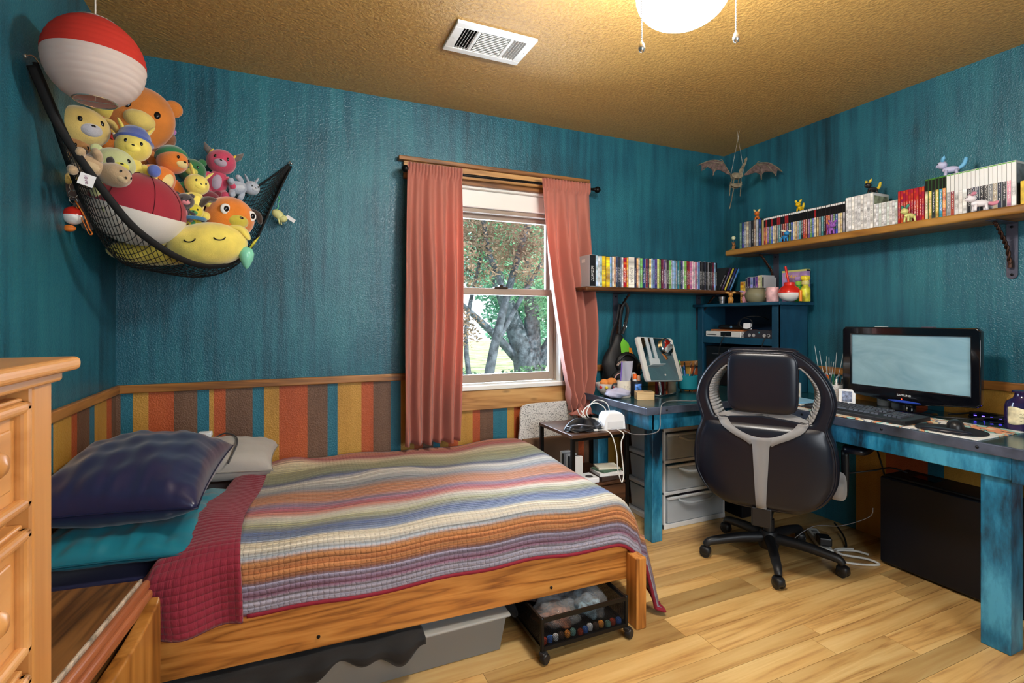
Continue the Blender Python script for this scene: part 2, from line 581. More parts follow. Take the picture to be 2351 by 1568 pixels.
mb = MB(); mb.b2((WX0 + .012, YB + .05, .818), (WX0 + .022, YB + .13, 1.87)); mb.b2((WX1 - .022, YB + .05, .818), (WX1 - .012, YB + .13, 1.87)); obj('jamb_liner', mb, taupe, win)
mb = MB(); mb.b2((1.16, YB + .05, 1.402), (1.25, YB + .085, 1.414)); mb.b2((1.19, YB + .045, 1.412), (1.215, YB + .075, 1.424)); obj('sash_lock', mb, M('lock_bronze', (60, 48, 38), .4, .6), win, bevel=.002)

mb = MB(); mb.b2((0.585, YB - .03, 2.03), (1.755, YB, 2.095)); struct('trim_5', mb, pine, bevel=.003)
mb = MB(); mb.b2((0.555, YB - .05, 2.095), (1.785, YB, 2.118)); struct('trim_6', mb, pine_dark, bevel=.004)
mb = MB(); mb.b2((0.585, YB - .034, 2.00), (1.755, YB, 2.028)); struct('trim_7', mb, pine_dark, bevel=.003)
mb = MB(); mb.b2((0.62, YB - .024, .675), (1.665, YB, WZ0 - .024)); struct('trim_8', mb, pine, bevel=.003)
for i, (x0, x1) in enumerate(((0.62, WX0 - .03), (WX1 + .02, 1.66))):
    mb = MB(); mb.b2((x0, YB - .022, WZ0 - .024), (x1, YB, 2.0)); struct('trim_%d' % (9 + i), mb, wood('pine_upright', [(138, 92, 46), (186, 138, 80), (206, 162, 102)], 'Z', 1.3, .5), bevel=.003)

# unseen window behind the camera, added to go with the fill lamp
mb = MB()
for p, q in (((.2, .8), (.25, 2.1)), ((1.75, .8), (1.8, 2.1)), ((.25, .8), (1.75, .85)), ((.25, 2.05), (1.75, 2.1)), ((.98, .85), (1.02, 2.05))): mb.b2((p[0], YF - .06, p[1]), (q[0], YF - .02, q[1]))
w2 = struct('added_fill_window', mb, taupe)
mb = MB(); mb.b2((.25, YF - .056, .85), (1.75, YF - .052, 2.05)); obj('pane', mb, glass, w2)
# curtain rod
black_metal = M('black_metal', (22, 21, 21), 0.35, 0.7)
rod = thing('curtain_rod', 'black metal curtain rod with round ball finials above the window', 'curtain rod', (1.19, 2.74, 2.0))
mb = MB(); mb.cyl((0.595, 2.74, 2.028), (1.79, 2.74, 2.040), .008, 12); obj('rod', mb, black_metal, rod, smooth='auto')
for x, z in ((0.578, 2.028), (1.805, 2.040)):
    mb = MB(); mb.ell((x, 2.74, z), .021, nu=16, nv=10); mb.cyl((x - .03 if x > 1 else x, 2.74, z), (x if x > 1 else x + .03, 2.74, z), .011, 12); obj('finial', mb, black_metal, rod, smooth=True)
for x in (0.64, 1.735):
    mb = MB(); mb.b2((x - .008, 2.735, 2.015), (x + .008, YB - .03, 2.026)); mb.b2((x - .012, YB - .036, 2.0), (x + .012, YB - .03, 2.06)); obj('bracket', mb, black_metal, rod, bevel=.002)

def cloth(name, col, rough=.8, weave=420, sheen=.25, tl=0.0):
    if name in MATS: return MATS[name]
    m, t, b = nt(name)
    b.inputs['Base Color'].default_value = (*lin(col), 1); b.inputs['Roughness'].default_value = rough; b.inputs['Sheen Weight'].default_value = sheen
    n = node(t, 'ShaderNodeTexNoise'); n.inputs['Scale'].default_value = weave; n.inputs['Detail'].default_value = 2
    t.links.new(mapped(t, 'Object', (1, 1, 1)), n.inputs[0]); bump(t, b, n.outputs[0], 0.18, 0.002)
    if tl:
        tr = node(t, 'ShaderNodeBsdfTranslucent'); tr.inputs[0].default_value = (*lin(tuple(min(255, v * 1.1) for v in col)), 1)
        mx = node(t, 'ShaderNodeMixShader'); mx.inputs[0].default_value = tl
        t.links.new(b.outputs[0], mx.inputs[1]); t.links.new(tr.outputs[0], mx.inputs[2]); t.links.new(mx.outputs[0], t.nodes['Material Output'].inputs[0])
    MATS[name] = m
    return m

cur_mat = cloth('curtain_coral', (192, 120, 104), .75, 500, .25, tl=.32)
def sm(a, b, t):
    t = max(0, min(1, (t - a) / (b - a))); return t * t * (3 - 2 * t)
def lerp(a, b, t): return a + (b - a) * t

def curtain_left(u, v):
    z = lerp(2.062, 0.532, v)
    x = lerp(0.588, 0.895, u) + lerp(0, -.018, v) + (u - .5) * .02 * math.sin(v * 3)
    hd = 1 - sm(0.0, .06, v)
    a = lerp(.011, .034, sm(.03, .5, v))
    w = u + .02 * math.sin(v * 4 + u * 5) + .015 * math.sin(v * 9)
    y = 2.738 - a * math.sin(2 * math.pi * 5.0 * w + .6) - a * .5 * math.sin(2 * math.pi * 2.2 * w + v * 2.5)
    y += hd * .008 * math.sin(2 * math.pi * 17 * u) + .004 * math.sin(2 * math.pi * 9 * u + v * 8) * sm(.3, 1, v)
    if z > 2.0: y = 2.7215 + .007 * math.sin(2 * math.pi * 17 * u)
    y -= .02 * sm(.5, 1, v)
    return (x, y, z)
mb = MB(); mb.grid(curtain_left, 120, 70)
cl = obj('curtain', mb, cur_mat, smooth=True, solid=.003)
tag(cl, 'coral orange curtain panel hanging straight left of the window down to the bed', 'curtain', 'coral window curtains')

def curtain_right(u, v):
    z = lerp(2.068, 0.652, v)
    k = sm(.15, 1.0, v)
    xi = lerp(1.40, 1.585, k ** 1.15) + .02 * math.sin(v * 5)
    xo = lerp(1.74, 1.755, sm(0, .3, v)) + .035 * math.sin(math.pi * sm(.3, 1, v)) - .06 * sm(.82, 1, v)
    x = lerp(xi, xo, u)
    a = lerp(.010, .036, sm(.03, .45, v))
    w = u + .03 * math.sin(v * 3.2 + u * 3)
    y = 2.735 - a * math.sin(2 * math.pi * 4.5 * w + 1.1) - a * .5 * math.sin(2 * math.pi * 2.0 * w + 1 + v * 2)
    if z > 2.0: y = 2.7215 + .007 * math.sin(2 * math.pi * 16 * u)
    y += .02 * sm(.8, 1, v) * math.sin(v * 60 + u * 14) * (1 if v < .97 else .5) - .05 * sm(.75, 1, v)
    return (x, y, z)
mb = MB(); mb.grid(curtain_right, 110, 80)
def tail(u, v):
    a = u * 2 * math.pi
    r = lerp(.035, .085, v) * (1 + .22 * math.sin(5 * a + v * 3) + .1 * math.sin(9 * a))
    return (1.665 + r * math.cos(a) * 1.0 - .02 * v, 2.66 + r * math.sin(a) * .5, lerp(.675, .632, v) + .008 * math.sin(4 * a))
mb.grid(tail, 40, 10)
cr = obj('curtain', mb, cur_mat, smooth=True, solid=.003)
tag(cr, 'coral pink curtain panel swept right of the window, its tail bunched on the nightstand', 'curtain', 'coral window curtains')

# garden beyond the glass
ground = MB(); ground.b2((-14, 3.2, -.75), (22, 40, -.6)); struct('ground', ground, M('lawn', (150, 160, 118), .9, var=(2.0, .3)))
mb = MB(); mb.b2((-14, 11, -.6), (22, 16, -.58)); struct('driveway', mb, M('pale_gravel', (205, 205, 200), .9))
bark = M('bark', (84, 92, 100), .9, var=(9, .35), bmp=(30, .6, .02))
def leafmat(name, col):
    m, t, b = nt(name)
    n = node(t, 'ShaderNodeTexNoise'); n.inputs['Scale'].default_value = 3; n.inputs['Detail'].default_value = 3
    t.links.new(mapped(t, 'World', (1, 1, 1)), n.inputs[0])
    c = ramp(t, n.outputs[0], [(.3, tuple(v * .65 for v in col)), (.7, tuple(min(255, v * 1.3) for v in col))])
    t.links.new(c, b.inputs['Base Color']); b.inputs['Roughness'].default_value = .6
    tr = node(t, 'ShaderNodeBsdfTranslucent'); t.links.new(c, tr.inputs[0])
    mx = node(t, 'ShaderNodeMixShader'); mx.inputs[0].default_value = .45
    t.links.new(b.outputs[0], mx.inputs[1]); t.links.new(tr.outputs[0], mx.inputs[2]); t.links.new(mx.outputs[0], t.nodes['Material Output'].inputs[0])
    return m
def tree(name, label, base, limbs, clumps, leaf, nleaf, size, seed, cat='tree'):
    rg = random.Random(seed)
    t = thing(name, label, cat, base, 0, 'trees in the garden')
    if limbs:
        mb = MB()
        for pts, r0, r1 in limbs:
            P = crom([tuple(Vector(p)) for p in pts], 5, False)
            mb.tube(P, [lerp(r0, r1, i / (len(P) - 1)) for i in range(len(P))], 9)
        obj('trunk', mb, bark, t, world=False, smooth=True)
    V = []; F = []
    tot = sum(c[1][0] * c[1][1] * c[1][2] for c in clumps) ** 1.0
    for c, r in clumps:
        k = int(nleaf * (r[0] * r[1] * r[2]) / tot)
        for _ in range(k):
            while True:
                p = Vector((rg.uniform(-1, 1), rg.uniform(-1, 1), rg.uniform(-1, 1)))
                if .25 < p.length < 1: break
            q = Vector(c) + Vector((p.x * r[0], p.y * r[1], p.z * r[2]))
            e = Euler((rg.uniform(-.9, .9), rg.uniform(-.9, .9), rg.uniform(0, 6.3))).to_matrix()
            s = size * rg.uniform(.6, 1.4)
            n = len(V)
            V += [q + e @ Vector(w) * s for w in ((-1, 0, 0), (0, -.45, .1), (1, 0, 0), (0, .45, .1))]
            F.append((n, n + 1, n + 2, n + 3))
    mb = MB(); mb.add(V, F)
    o = obj('crown', mb, leaf, t, world=False); o['kind'] = 'stuff'
    return t
G = -.6
tree('maple_tree', 'slender tree with coppery brown leaves just outside the window', (2.35, 5.9, G),
     [([(-.05, 0, 0), (-.08, 0, 1.0), (.25, .1, 2.2), (.7, .1, 3.6)], .085, .03), ([(-.05, 0, .3), (-.5, .1, 1.4), (-.75, .2, 2.6)], .05, .02),
      ([(.22, .1, 2.1), (-.1, 0, 2.8), (-.2, 0, 3.9)], .045, .015), ([(.05, .05, 1.5), (.6, .2, 2.3), (1.0, .2, 2.9)], .04, .015), ([(-.2, .1, .6), (-.3, .2, 1.6), (-.1, .2, 2.6)], .04, .02)],
     [((.25, .1, 3.3), (.85, .6, .75)), ((-.5, .1, 2.6), (.7, .5, .5)), ((-.6, .0, 1.7), (.45, .4, .3)), ((.6, .1, 2.6), (.6, .5, .35))], leafmat('leaf_copper', (158, 138, 120)), 11000, .03, 3)
tree('shade_tree', 'old tree with a thick forked trunk standing on the lawn', (4.55, 9.6, G),
     [([(0, 0, 0), (0, 0, .8), (-.35, 0, 1.9), (-.9, .1, 3.4)], .34, .10), ([(.05, 0, .5), (.15, 0, 1.6), (.1, .1, 3.2)], .26, .09), ([(.1, 0, .6), (.7, 0, 1.5), (1.2, .1, 2.9)], .2, .07), ([(-.1, 0, .9), (-.7, 0, 1.5), (-1.5, 0, 2.2)], .12, .04)],
     [((.5, 0, 3.0), (1.6, 1.0, 1.2)), ((-1.2, .3, 4.2), (1.6, 1.0, 1.3)), ((.9, -.3, 1.9), (.8, .6, .6)), ((0, 0, 5.2), (2.2, 1.2, 1.2))], leafmat('leaf_green', (140, 186, 152)), 16000, .06, 4)
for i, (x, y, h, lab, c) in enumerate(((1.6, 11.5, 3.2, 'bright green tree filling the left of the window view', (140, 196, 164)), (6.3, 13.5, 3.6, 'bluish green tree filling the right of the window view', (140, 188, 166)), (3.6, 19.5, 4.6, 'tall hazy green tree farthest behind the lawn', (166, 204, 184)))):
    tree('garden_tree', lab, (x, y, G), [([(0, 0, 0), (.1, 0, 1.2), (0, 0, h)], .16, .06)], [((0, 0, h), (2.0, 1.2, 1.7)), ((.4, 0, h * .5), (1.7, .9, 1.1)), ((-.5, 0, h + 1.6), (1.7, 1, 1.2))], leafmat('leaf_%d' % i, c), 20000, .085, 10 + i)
tree('low_hedge', 'low dark green shrubs along the far edge of the lawn', (3.6, 8.2, G), None, [((-1.6, 0, .55), (1.3, .4, .55)), ((.6, .3, .45), (1.2, .4, .5)), ((2.4, .2, .6), (1.2, .4, .6))], leafmat('leaf_hedge', (120, 156, 124)), 9000, .05, 21, 'shrub')

# ------------------------------------------------------------------ ceiling lamp and vent
LX, LY = 1.07, 1.17
lampT = thing('ceiling_light', 'lit white glass globe light with pull chains hanging from the ceiling', 'ceiling light', (LX, LY, H - .35))
glow, t_, b_ = nt('lit_globe')
b_.inputs['Base Color'].default_value = (1, 1, 1, 1); b_.inputs['Emission Color'].default_value = (1.0, 0.965, 0.90, 1); b_.inputs['Emission Strength'].default_value = 96
prof = [(0.0, 2.088)] + [(.135 * math.sin(a), 2.178 - .09 * math.cos(a)) for a in [math.pi * k / 24 for k in range(1, 18)]]
mb = MB(); mb.lathe(prof, 40, (LX, LY, 0)); obj('globe', mb, glow, lampT, smooth=True)
brass = M('fan_white', (225, 222, 214), .35)
mb = MB(); mb.lathe([(.10, 2.235), (.115, 2.25), (.115, 2.30), (.06, 2.32), (.02, 2.33), (.02, 2.40), (.07, 2.41), (.08, 2.44)], 32, (LX, LY, 0)); obj('fitting', mb, brass, lampT, smooth='auto')
chain = M('chain_steel', (215, 212, 205), .25, .9)
for (px, py), sh in (((1473, 118), 0), ((1690, 96), 1)):
    p = at(px, py, 1.42)
    mb = MB()
    z = p.z + .03
    k = 0
    while z < 2.245:
        mb.ell((p.x, p.y, z), .0022, nu=6, nv=4); z += .0048
    c_ = obj('pull_chain', mb, chain, lampT, smooth=True)
    mb = MB(); mb.cyl((p.x, p.y, 2.24), (p.x + (LX - p.x) * .25, p.y + (LY - p.y) * .25, 2.246), .003, 8); obj('chain_outlet', mb, chain, lampT)
    mb = MB(); mb.lathe([(0, 0), (.007, .004), (.010, .014), (.006, .026), (.002, .034), (0, .036)], 14, (p.x, p.y, p.z - .004)); obj('chain_pull', mb, chain, c_, smooth=True)

vent = thing('ceiling_vent', 'white metal air vent with three louvred sections on the ceiling', 'vent', (.815, 2.095, H - .016))
vm = M('vent_white', (228, 228, 224), .4)
mb = MB()
X0, X1, Y0, Y1, Z = .632, .998, 1.98, 2.21, H
for p, q in (((X0, Y0), (X1, Y0 + .035)), ((X0, Y1 - .035), (X1, Y1)), ((X0, Y0 + .035), (X0 + .04, Y1 - .035)), ((X1 - .04, Y0 + .035), (X1, Y1 - .035)), ((.735, Y0 + .035), (.75, Y1 - .035)), ((.885, Y0 + .035), (.90, Y1 - .035))):
    mb.b2((p[0], p[1], Z - .014), (q[0], q[1], Z))
obj('frame', mb, vm, vent, bevel=.003)
mb = MB(); mb.b2((X0 + .03, Y0 + .03, Z - .002), (X1 - .03, Y1 - .03, Z)); obj('duct', mb, M('duct_dark', (18, 18, 18), .9), vent)
sl = None
def louver(c, s, rot):
    global sl
    m_ = MB(); m_.box((0, 0, 0), s)
    obj('louver', m_, vm, vent, world=False, loc=Vector(c) - vent.location, rot=rot)
for k in range(5): louver((.683 + k * .0125, 2.095, Z - .009), (.0022, .155, .011), (0, R(30), 0))
for k in range(12): louver((.8175, 2.024 + k * .0129, Z - .009), (.13, .0022, .011), (R(-30), 0, 0))
for k in range(5): louver((.908 + k * .0125, 2.095, Z - .009), (.0022, .155, .011), (0, R(-30), 0))
for x, y in ((X0 + .018, 2.095), (X1 - .018, 2.095)):
    mb = MB(); mb.lathe([(.004, 0), (.003, -.002), (0, -.003)], 10, (x, y, Z - .013)); obj('screw', mb, chain, vent)
# ------------------------------------------------------------------ bed
bed_pine = wood('bed_pine', [(128, 72, 26), (186, 120, 52), (206, 142, 70)], 'X', 2.0, .38, grain=1.6, dist=.25, knots=False)
bed_pinez = wood('bed_pine_post', [(128, 72, 26), (186, 120, 52), (206, 142, 70)], 'Z', 2.0, .38, grain=1.6, dist=.25)
BL, BR = (0.305, 2.25, 0.0), R(-2.0)
bed = thing('bed_frame', 'low pine bed frame with plain side rail and square corner posts', 'bed', BL, BR)
mb = MB(); mb.b2((-1.0, -.54, .168), (.965, -.51, .335)); sr = obj('side_rail', mb, bed_pine, bed, world=False, bevel=.004)
for x, z in ((-.66, .21), (-.20, .205), (.62, .20)):
    mb = MB(); mb.lathe([(.0055, 0), (.0055, .002), (.004, .004)], 12, (x, -.5415, z), (R(90), 0, 0)); obj('bolt_hole', mb, M('bolt_dark', (30, 24, 20), .5, .5), sr, world=False)
mb = MB(); mb.b2((-1.0, .50, .168), (.965, .53, .335)); obj('side_rail', mb, bed_pine, bed, world=False, bevel=.004)
mb = MB(); mb.b2((.966, -.51, .168), (.994, .50, .335)); obj('end_rail', mb, wood('bed_pine_y', [(150, 92, 36), (200, 138, 66), (218, 160, 86)], 'Y', 1.5, .38), bed, world=False, bevel=.004)
mb = MB(); mb.b2((-1.0, -.51, .168), (-.972, .50, .335)); obj('end_rail', mb, wood('bed_pine_y', None), bed, world=False, bevel=.004)
for x in (.955, -.995):
    for y in (-.612, .53):
        mb = MB(); mb.b2((x, y, 0), (x + .046, y + .072, .278 if x > 0 and y < 0 else .315)); obj('post', mb, bed_pinez, bed, world=False, bevel=.004)
for k in range(9):
    mb = MB(); x = -.9 + k * .22; mb.b2((x, -.51, .225), (x + .08, .50, .245)); obj('slat', mb, bed_pinez, bed, world=False)

navy_sheet = M('navy_satin', (27, 30, 66), .31, sheen=.2, bmp=(9, .12, .01), coat=.1)
mat_ = thing('mattress', 'mattress in a dark navy fitted sheet on the pine bed', 'mattress', BL, BR)
def matf(u, v):
    a = u * 2 * math.pi; e = .16
    ca, sa = math.cos(a), math.sin(a)
    x = math.copysign(abs(ca) ** e, ca) * .955 - .015; y = math.copysign(abs(sa) ** e, sa) * .505 - .005
    b = (v - .5) * math.pi; cb = abs(math.cos(b)) ** .22; sb = math.copysign(abs(math.sin(b)) ** .5, math.sin(b))
    return (x * (.965 + .035 * cb) if .02 < v < .98 else x * cb, y * (.965 + .035 * cb) if .02 < v < .98 else y * cb, .357 + .110 * sb + .004 * math.sin(x * 9) * math.sin(y * 7) * v)
mb = MB(); mb.grid(matf, 96, 24); obj('fitted_sheet', mb, navy_sheet, mat_, world=False, smooth=True)
# sheet edge bulging out below the quilt
def sag(u, v):
    x = lerp(-.42, .32, u); a = v * math.pi
    d = math.sin(math.pi * u) ** .6
    w = .006 * math.sin(u * 60) + .008 * math.sin(u * 23 + 1)
    return (x, -.512 - (.020 + w) * d * math.sin(a) - .0, lerp(.395, .325 - .02 * d, v) + w * .6)
mb = MB(); mb.grid(sag, 80, 8); obj('sheet_edge', mb, M('blue_satin', (48, 56, 120), .32, bmp=(20, .3, .01)), mat_, world=False, smooth=True)

# quilt
W, DROP, RAD = 1.06, .22, .05
def qz(x, y):
    z = .497 + .006 * math.sin(x * 7 + y * 3) + .004 * math.sin(x * 17 - y * 9)
    for cx, cy, r, h in ((-.30, .42, .12, .045), (-.1, .2, .16, .018), (.06, .12, .09, .016), (.2, .1, .08, .012), (-.3, -.1, .2, .012), (.78, .42, .2, .012)):
        d2 = ((x - cx) / r) ** 2 + ((y - cy) / (r * .7)) ** 2
        z += h * math.exp(-d2)
    return z
def bend(s, edge, rad, top):
    """distance s across the top; beyond edge it rounds over and hangs: returns (position, drop)"""
    if s <= edge - rad: return s, 0.0
    a = (s - (edge - rad)) / rad
    if a < math.pi / 2: return edge - rad + rad * math.sin(a), rad * (1 - math.cos(a))
    return edge, rad + (a - math.pi / 2) * rad
def quilt_pt(p, s):
    xx, dx = bend(p, .985 + .455, .09, 0)      # along, measured from x=-.455
    yy, dy = bend(s, W, RAD, 0)
    x = -.440 + xx * (1.425 / 1.44); y = .525 - yy
    hem = .003 * math.sin(p * 9) + .002 * math.sin(p * 23 + 1)
    fl = dy * .10 + hem * (dy > .06)
    y -= fl * (1 + .15 * math.sin(p * 7)); x += dx * .26 + .012 * math.sin(s * 12) * (dx > .05)
    z = qz(x, y) - dx - dy
    if dx > .1 and dy > .05: x += .02; 
    if z < .03: y -= (0.03 - z) * .2; z = .03 + (z - .03) * .08
    return (x, y, z)
LX_ = 1.44 + .36; LS = 1.215
stripe_list = [(0, (140, 133, 160)), (.025, (201, 124, 86)), (.105, (169, 65, 72)), (.165, (218, 201, 167)), (.235, (160, 156, 113)), (.34, (138, 142, 111)), (.385, (70, 81, 120)),
    (.43, (218, 210, 196)), (.51, (133, 142, 151)), (.585, (187, 119, 74)), (.66, (201, 131, 88)), (.70, (133, 115, 144)), (.745, (183, 79, 88)), (.775, (209, 137, 115)), (.81, (214, 210, 196)),
    (.865, (164, 162, 119)), (.93, (81, 99, 144)), (.985, (124, 140, 169)), (1.01, (225, 210, 178)), (1.06, (210, 201, 183)), (1.085, (151, 165, 180)), (1.10, (201, 137, 81)), (1.135, (183, 111, 65)),
    (1.15, (203, 138, 84)), (1.175, (133, 79, 61)), (1.183, (147, 144, 167)), (1.232, (124, 70, 97)), (1.238, (165, 162, 180)), (1.287, (160, 156, 174)), (1.29, (135, 47, 65))]
def quilt_mat(name, striped_):
    m, t, b = nt(name)
    uv = node(t, 'ShaderNodeUVMap'); sp = node(t, 'ShaderNodeSeparateXYZ'); t.links.new(uv.outputs[0], sp.inputs[0])
    nz = node(t, 'ShaderNodeTexNoise'); nz.inputs['Scale'].default_value = 90; nz.inputs['Detail'].default_value = 3
    t.links.new(uv.outputs[0], nz.inputs[0])
    if striped_:
        ad = node(t, 'ShaderNodeMath', operation='MULTIPLY_ADD'); ad.inputs[1].default_value = .007; t.links.new(nz.outputs[0], ad.inputs[0])
        t.links.new(sp.outputs[1], ad.inputs[2])
        c = ramp(t, ad.outputs[0], [((s_ if s_ < 1.0 else 1.0 + (s_ - 1.0) * .74) / 1.30, tuple(v * .88 for v in c_)) for s_, c_ in stripe_list])
        # fine woven lines inside every stripe
        fm = node(t, 'ShaderNodeTexNoise'); fm.inputs['Scale'].default_value = 1; fm.inputs['Detail'].default_value = 2
        mp = node(t, 'ShaderNodeMapping'); t.links.new(uv.outputs[0], mp.inputs[0]); mp.inputs['Scale'].default_value = (1.2, 150, 1); t.links.new(mp.outputs[0], fm.inputs[0])
        hs = node(t, 'ShaderNodeHueSaturation'); mr = node(t, 'ShaderNodeMapRange'); mr.inputs['From Min'].default_value = .3; mr.inputs['From Max'].default_value = .7; mr.inputs['To Min'].default_value = .55; mr.inputs['To Max'].default_value = 1.42
        t.links.new(fm.outputs[0], mr.inputs[0]); t.links.new(mr.outputs[0], hs.inputs['Value']); t.links.new(c, hs.inputs['Color']); hs.inputs['Saturation'].default_value = 1.0
        t.links.new(hs.outputs[0], b.inputs['Base Color'])
    else:
        b.inputs['Base Color'].default_value = (*lin((128, 18, 44)), 1)
    b.inputs['Roughness'].default_value = .85; b.inputs['Sheen Weight'].default_value = .15
    # stitched channels and cross puckers
    def sinw(src, freq):
        k = node(t, 'ShaderNodeMath', operation='MULTIPLY'); k.inputs[1].default_value = freq
        t.links.new(src, k.inputs[0])
        s_ = node(t, 'ShaderNodeMath', operation='SINE'); t.links.new(k.outputs[0], s_.inputs[0])
        a_ = node(t, 'ShaderNodeMath', operation='ABSOLUTE'); t.links.new(s_.outputs[0], a_.inputs[0])
        p_ = node(t, 'ShaderNodeMath', operation='POWER'); p_.inputs[1].default_value = .5; t.links.new(a_.outputs[0], p_.inputs[0])
        return p_.outputs[0]
    wob = node(t, 'ShaderNodeMath', operation='MULTIPLY_ADD'); wob.inputs[1].default_value = .018; t.links.new(nz.outputs[0], wob.inputs[0]); t.links.new(sp.outputs[0], wob.inputs[2])
    A = sinw(sp.outputs[1], 260 if striped_ else 210); B_ = sinw(wob.outputs[0], 190 if striped_ else 46)
    mu = node(t, 'ShaderNodeMath', operation='MULTIPLY_ADD'); mu.inputs[1].default_value = .55; t.links.new(B_, mu.inputs[0]); t.links.new(A, mu.inputs[2])
    m3 = node(t, 'ShaderNodeMath', operation='MULTIPLY_ADD'); m3.inputs[1].default_value = .5; t.links.new(nz.outputs[0], m3.inputs[0]); t.links.new(mu.outputs[0], m3.inputs[2])
    bump(t, b, m3.outputs[0], .8, .005)
    return m
quilt = thing('quilt', 'patchwork-striped quilt with a dark red binding spread over the bed', 'quilt', BL, BR)
def qgrid(fn, p0, p1, s0, s1, nu, nv):
    m_ = MB(); m_.UV = []
    m_.grid(lambda u, v: fn(lerp(p0, p1, u), lerp(s0, s1, v)), nu, nv)
    m_.UV = [(lerp(p0, p1, i / nu), lerp(s0, s1, j / nv) / 1.30) for j in range(nv + 1) for i in range(nu + 1)]
    return m_
def quilt_uv_fix(m_): return m_
obj('striped_top', qgrid(quilt_pt, 0, LX_, 0, LS, 150, 130), quilt_mat('quilt_stripes', True), quilt, world=False, smooth=True, solid=.007)
# turned-down lining at the head end
def fold_pt(p, s):
    yy, dy = bend(s, W + .034, RAD + .014, 0)
    k = s / (W + .36)
    xr = lerp(-.415, -.425, k)                   # edge against the stripes
    xl = lerp(-.50, -.70, min(1, k * 1.2))
    x = lerp(xr, xl, p) + .014 * math.sin(s * 6) + .012 * math.sin(s * 15) * p
    y = .535 - yy - dy * .10 - .02 * p * (dy > .02) + .02 * math.sin(p * 9) * min(1, dy * 6)
    lift = .022 + .02 * math.sin(math.pi * p) * (1 - sm(.8, 1, s)) + .012 * math.sin(s * 8 + p * 2)
    roll = sm(.8, 1.0, p) * .05
    z = qz(x, y) + lift - roll - dy
    return (x, y, z)
obj('turned_down_lining', qgrid(fold_pt, 0, 1, 0, W + .205, 36, 110), quilt_mat('quilt_lining', False), quilt, world=False, smooth=True, solid=.008)
# flap of the fold hanging behind it at the front
def flap(p, s):
    a = lerp(-.655, -.70, s); x = a - .035 * p + .01 * math.sin(p * 4)
    return (x, -.535 - .03 * s - .012 * math.sin(p * 6 + s * 4), lerp(.455, .245, s) + .02 * p * s)
obj('lining_flap', qgrid(flap, 0, 1, 0, 1, 12, 24), quilt_mat('quilt_lining_b', False), quilt, world=False, smooth=True, solid=.006)
# bound hem
pts = [quilt_pt(lerp(0.04, LX_, i / 120), LS) for i in range(121)]
pts += [quilt_pt(LX_, lerp(LS, 0, i / 60)) for i in range(1, 61)]
mb = MB(); mb.tube(pts, .0075, 8); obj('binding', mb, M('binding_red', (128, 20, 42), .8, bmp=(200, .3, .003)), quilt, world=False, smooth=True)

# pillows
def pillow(name, label, mat, w, d, h, loc, rot, seed, pinch=.12, crease=.0, piping=None, flat=.5, wk=1.0):
    rg = random.Random(seed)
    ph = [rg.uniform(0, 6.28) for _ in range(8)]
    def f(sgn):
        def g(u, v):
            x = 2 * u - 1; y = 2 * v - 1
            e = (1 - abs(x) ** 2.6) * (1 - abs(y) ** 2.6)
            hz = h * max(e, 0) ** flat
            k = 1 - pinch * (1 - x * x) * abs(y) ** 3 * .5
            k2 = 1 - pinch * (1 - y * y) * abs(x) ** 3 * .5
            wr = .008 * math.sin(9 * x + 5 * y + ph[0]) + .006 * math.sin(14 * y - 6 * x + ph[1]) + .005 * math.sin(23 * x + ph[2] + 3 * y * y)
            wr *= wk; ed = (abs(x) ** 5 + abs(y) ** 5)
            wr += .006 * wk * math.sin(40 * x * (1 if abs(y) > abs(x) else 0) + 40 * y * (1 if abs(x) >= abs(y) else 0) + ph[3]) * min(1, ed) * (1 if e > .0 else 0)
            return (x * w / 2 * k2, y * d / 2 * k, sgn * (hz + wr * min(1, e * 4) * (1 if sgn > 0 else .4)) * (1 if sgn > 0 else .75) + crease * math.sin(3 * x))
        return g
    t = thing(name, label, 'pillow', loc, rot=rot)
    mb = MB(); mb.grid(f(1), 48, 40); mb.grid(f(-1), 48, 40)
    me_o = obj('cover', mb, mat, t, world=False, smooth=True)
    bm = bmesh.new(); bm.from_mesh(me_o.data); bmesh.ops.remove_doubles(bm, verts=bm.verts, dist=.0006); bmesh.ops.recalc_face_normals(bm, faces=bm.faces); bm.to_mesh(me_o.data); bm.free(); me_o.data.shade_smooth()
    if piping:
        pp = [f(1)(i / 30, 0) for i in range(31)] + [f(1)(1, i / 30) for i in range(1, 31)] + [f(1)(1 - i / 30, 1) for i in range(1, 31)] + [f(1)(0, 1 - i / 30) for i in range(1, 30)]
        mb = MB(); mb.tube(pp, .003, 6, closed=True); obj('seam', mb, piping, t, world=False, smooth=True)
    return t
satin_teal = M('teal_satin', (24, 112, 130), .24, sheen=.1, bmp=(9, .15, .01), coat=.2)
pillow('pillow', 'plump dark navy satin pillow on top of the pillow pile', navy_sheet, .47, .60, .125, (-.468, 2.115, .668), (R(5), R(2), R(-4)), 1, wk=.45, piping=M('navy_seam', (18, 20, 52), .4))
pillow('pillow', 'shiny teal satin pillow squashed under the navy pillow', satin_teal, .46, .60, .058, (-.462, 2.06, .523), (R(0), R(1), R(-5)), 8, wk=.5, piping=M('teal_seam', (16, 80, 96), .4))
pillow('wedge_pillow', 'light grey foam wedge pillow leaning by the striped wall', cloth('wedge_linen', (168, 162, 154), .9), .56, .30, .085, (-.335, 2.62, .580), (R(8), R(2), R(-3)), 9, flat=.32, wk=.25, piping=M('wedge_seam', (140, 134, 126), .9))
